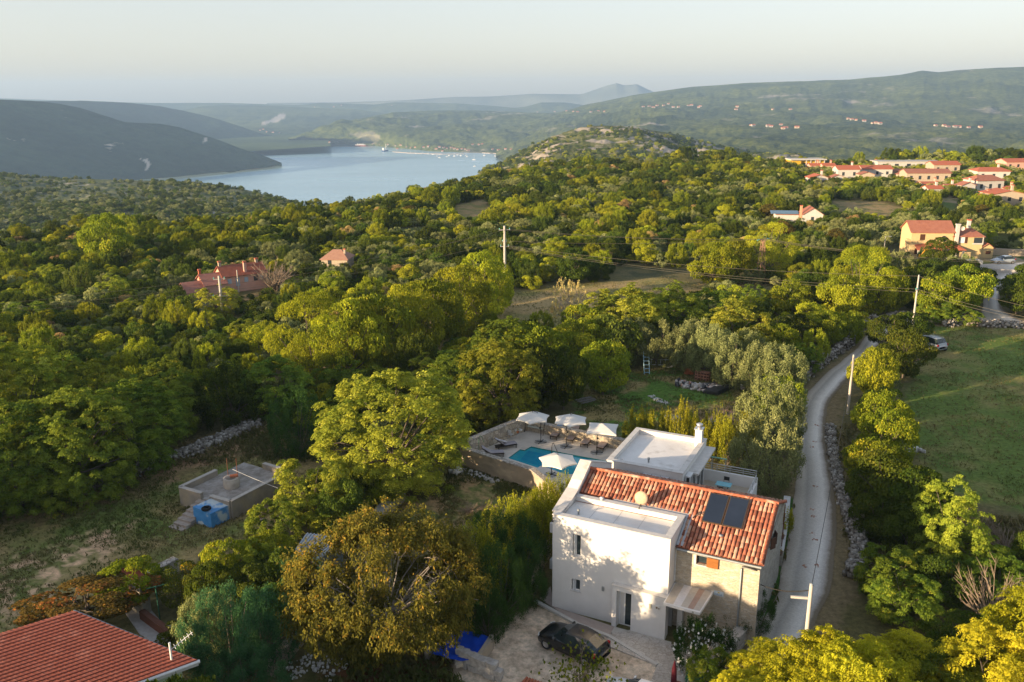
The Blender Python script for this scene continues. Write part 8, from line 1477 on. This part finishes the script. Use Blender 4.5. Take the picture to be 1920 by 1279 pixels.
ZONES = [((590, 720), 'in the oak row above the dry strip', 'the row of oaks above the dry strip'), ((800, 655), 'in the oak row above the dry strip', 'the row of oaks above the dry strip'), ((900, 610), 'in the oak row above the dry strip', 'the row of oaks above the dry strip'),
 ((120, 900), 'on the upper edge of the left meadow', 'trees edging the left meadow'), ((330, 820), 'on the upper edge of the left meadow', 'trees edging the left meadow'), ((560, 780), 'behind the end of the left meadow', 'trees behind the left meadow'),
 ((940, 740), 'behind the pool terrace', 'trees behind the pool terrace'), ((1080, 710), 'at the left side of the back yard', 'trees left of the back yard'), ((1220, 640), 'behind the olives of the back yard', 'trees behind the olive row'),
 ((1330, 700), 'at the back of the yard with the rubble heap', 'olives round the back yard'), ((1260, 850), 'behind the white flat-roofed annex', 'bushes behind the annex'), ((1000, 1040), 'in the hedge left of the white house', 'hedge left of the house'),
 ((920, 1150), 'beside the gravel drive', 'bushes beside the drive'), ((1640, 800), 'on the right verge of the gravel road', 'trees on the right verge of the road'), ((1690, 980), 'below the green field on the right', 'trees below the green field'),
 ((1700, 1130), 'in the rough ground at lower right', 'shrubs at lower right'), ((1560, 1350), 'in the bottom right corner of the view', 'trees in the bottom right corner'), ((1880, 1350), 'in the bottom right corner of the view', 'trees in the bottom right corner'),
 ((440, 1260), 'in the garden beside the red-roofed house', 'garden bushes beside the red roof'), ((540, 1080), 'in the hedge between meadow and metal shed', 'hedge by the metal shed'), ((1600, 590), 'above the bend of the gravel road', 'trees at the road bend'),
 ((1500, 650), 'left of the gravel road beyond the yard', 'trees left of the road'), ((1790, 580), 'between the field and the yellow house', 'trees below the yellow house'), ((1700, 480), 'near the yellow house', 'trees near the yellow house'),
 ((1430, 540), 'beside the lattice mast', 'trees beside the lattice mast'), ((1100, 520), 'behind the dry strip', 'trees behind the dry strip'), ((950, 480), 'near the tall pole with crossarms', 'trees near the tall pole'), ((430, 560), 'near the pink house', 'trees near the pink house'),
 ((400, 700), 'in the wood left of the oak row', 'the wood left of the oak row'), ((150, 620), 'in the wood at the left edge', 'the wood at the left edge'), ((200, 760), 'in the wood above the left meadow', 'the wood above the left meadow'), ((620, 520), 'near the house with the pale brown roof', 'trees near the brown roof')]
def pixsize(t):
    return t[2] * t[3] / (t[0] ** 2 + t[1] ** 2 + (CAM_H - t[3] / 2) ** 2)
vis = []
for i, t in enumerate(TREES):
    px, py = pix(t[0], t[1], t[3] * .5); t.append((px, py)); inside = -60 < px < 1980 and py < 1340
    if i < FIXED: vis.append((1e9, i))
    elif inside: vis.append((pixsize(t), i))
vis.sort(reverse=True)
LIM = 300; percat = {}; single = set()
for s_, i in vis:
    c = TREES[i][6]
    if s_ == 1e9 or percat.get(c, 0) < LIM - 5: percat[c] = percat.get(c, 0) + 1; single.add(i)
    if len(single) > 470: break
labels = {}
for i in sorted(single):
    t = TREES[i]; px, py = t[-1]
    if t[5] is None:
        fx, fy = pix(t[0], t[1], 0.0); z = min(ZONES, key=lambda q: (q[0][0] - fx) ** 2 + 2.5 * (q[0][1] - fy) ** 2)
        size = '' if t[4].startswith(('big', 'hedge')) else ('small ' if t[2] < 3.6 else '')
        t[5] = (size + NAMES[t[4]][1], z[1], z[2]); labels.setdefault(t[5], []).append(i)
ORD = ['leftmost', 'second from the left', 'third from the left', 'fourth from the left', 'fifth from the left', 'sixth from the left', 'seventh from the left', 'eighth from the left', 'ninth from the left', 'tenth from the left', 'eleventh from the left', 'twelfth from the left']
for key, ids in labels.items():
    ids.sort(key=lambda i: TREES[i][-1][0]); n = len(ids)
    for q, i in enumerate(ids):
        if n == 1: l = f"{key[0]} {key[1]}"; 
        elif n == 2: l = f"{key[0]} {key[1]}, {'left' if q == 0 else 'right'} one of its two"
        elif q == n - 1: l = f"{key[0]} {key[1]}, rightmost of its kind there"
        elif q < len(ORD) and q <= n / 2: l = f"{key[0]} {key[1]}, {ORD[q]}"
        elif n - 2 - q < 11: l = f"{key[0]} {key[1]}, {ORD[n - 1 - q].replace('left', 'right')}"
        else: l = f"{key[0]} {key[1]}, in the middle of the group"
        while len(l.split()) > 16:
            ws = l.split(); l = " ".join(ws[1:])
        TREES[i][5] = l; TREES[i].append(key[2])
PROTO = {}
def plant(t, i):
    x, y, W, H, k, label, cat = t[:7]; z = float(ground_z(np.array(x), np.array(y))); v = i % len(KINDS[k]); key = (k, v)
    r = random.Random(i * 7 + 3); rz = t[7] if t[7] is not None else r.uniform(0, 6.28)
    if key not in PROTO:
        root = thing(NAMES[k][0], label, cat, (x, y, z), rz, None, (W / 2, W / 2, H)); tm, cm = KINDS[k][v]
        link_mesh("trunk", tm, root); link_mesh("crown", cm, root); PROTO[key] = root
    else:
        root = copy_tree(PROTO[key]); root.location = (x, y, z); root.rotation_euler = (0, 0, rz); root.scale = (W / 2, W / 2, H); root["label"] = label; root["category"] = cat
        if "group" in root: del root["group"]
    if len(t) > 9: root["group"] = t[9]
    return root
for i in sorted(single): plant(TREES[i], i)
# the rest of the wood: one uncountable mass
rest = []
for i, t in enumerate(TREES):
    if i in single: continue
    rest.append((t[0], t[1], float(ground_z(np.array(t[0]), np.array(t[1]))), t[2], t[3], t[4]))
ro = np.random.RandomState(77)
for _ in range(150):   # the same wood goes on outside the left edge of the view
    x, y = ro.uniform(-110, -46), ro.uniform(-25, 80)
    if abs(math.atan2(x, max(y, .01))) < .62 or inpoly(np.array([x]), np.array([y]), MEADOW)[0]: continue
    rest.append((x, y, 0, ro.uniform(6, 9), ro.uniform(6.5, 9.5), ['oak', 'oak_yellow', 'leafy_green'][ro.randint(3)]))
rest += [(-14, 29.5, 0, 5, 7, "leafy_green"), (-19, 26, 0, 6, 9, "oak"), (-25, 24, 0, 6, 8.5, "oak"), (-10.5, 27.5, 0, 5, 7.5, "oak")]  # unseen trees added below the view to shade the facade and drive
stuff_instances("woodland", rest, KINDS, "wide mixed wood of green and golden trees covering the plateau", "woodland")
print("TREES", len(TREES), "single", len(single), "rest", len(rest))
hill_scrub("heath_scrub", HEATH, 6000, 3.6, "scattered scrub on the stony heath across the left valley", ['scrub', 'scrub_dark', 'scrub_olive'], 3, .25, .02)
hill_scrub("knoll_scrub", KNOLL, 3500, 5.0, "scrub on the rocky knoll beyond the plateau", ['scrub', 'scrub_dark', 'scrub_yellow'], 4, .2, .009)
def grass(name, label, polys, n, hgt_, seed, m):
    r = np.random.RandomState(seed); C_ = []
    for P, k in polys:
        P_ = np.array(P); lo, hi = P_.min(0), P_.max(0); q = r.uniform(lo, hi, (int(n * k), 2)); q = q[inpoly(q[:, 0], q[:, 1], P)]; C_.append(q)
    c = np.concatenate(C_); c = c[vnoise(c[:, 0], c[:, 1], .4, seed, 4) > r.uniform(.32, .62, len(c))]; c = np.repeat(c, 3, 0) + r.randn(len(c) * 3, 2) * .07; k = len(c); hh = hgt_ * r.uniform(.5, 1.4, k)
    V = quads(np.concatenate([c, (hh * .4)[:, None]], 1), norm(np.concatenate([r.randn(k, 2), np.full((k, 1), .5)], 1)), norm(r.randn(k, 3) * [.5, .5, .2] + [0, 0, 1]), hh, hh * .28)
    link_mesh(name, crown_me(name, V, np.clip(vnoise(c[:, 0], c[:, 1], .25, seed + 1, 3) * 1.2 - .3 + .5 * r.rand(k), 0, 1), m), None, label, "grass", None, "stuff")
GM = leaf_mat("grass_blades", (.085, .125, .024), (.20, .17, .07), (.34, .27, .14), var=0)
grass("grass", "short mixed grass of the meadow, gardens and field", [(MEADOW, 1.0), (GARDEN, .4), (YARD, .4), (FIELD, 1.3), (STRIP, .6), (UNDERGROWTH, .5)], 30000, .20, 5, GM)
grass("tall_weeds", "taller weeds and dry stems in the rough ground and verges", [(UNDERGROWTH, .5), (G([(1560, 800), (1620, 800), (1640, 1080), (1590, 1100)]), .12), (G([(1440, 1160), (1455, 1150), (1490, 950), (1480, 950)]), .05), (UNDER, .2), (G([(200, 900), (330, 840), (470, 790), (560, 800), (640, 860), (560, 870), (350, 870)]), .25)], 14000, .45, 6, GM)
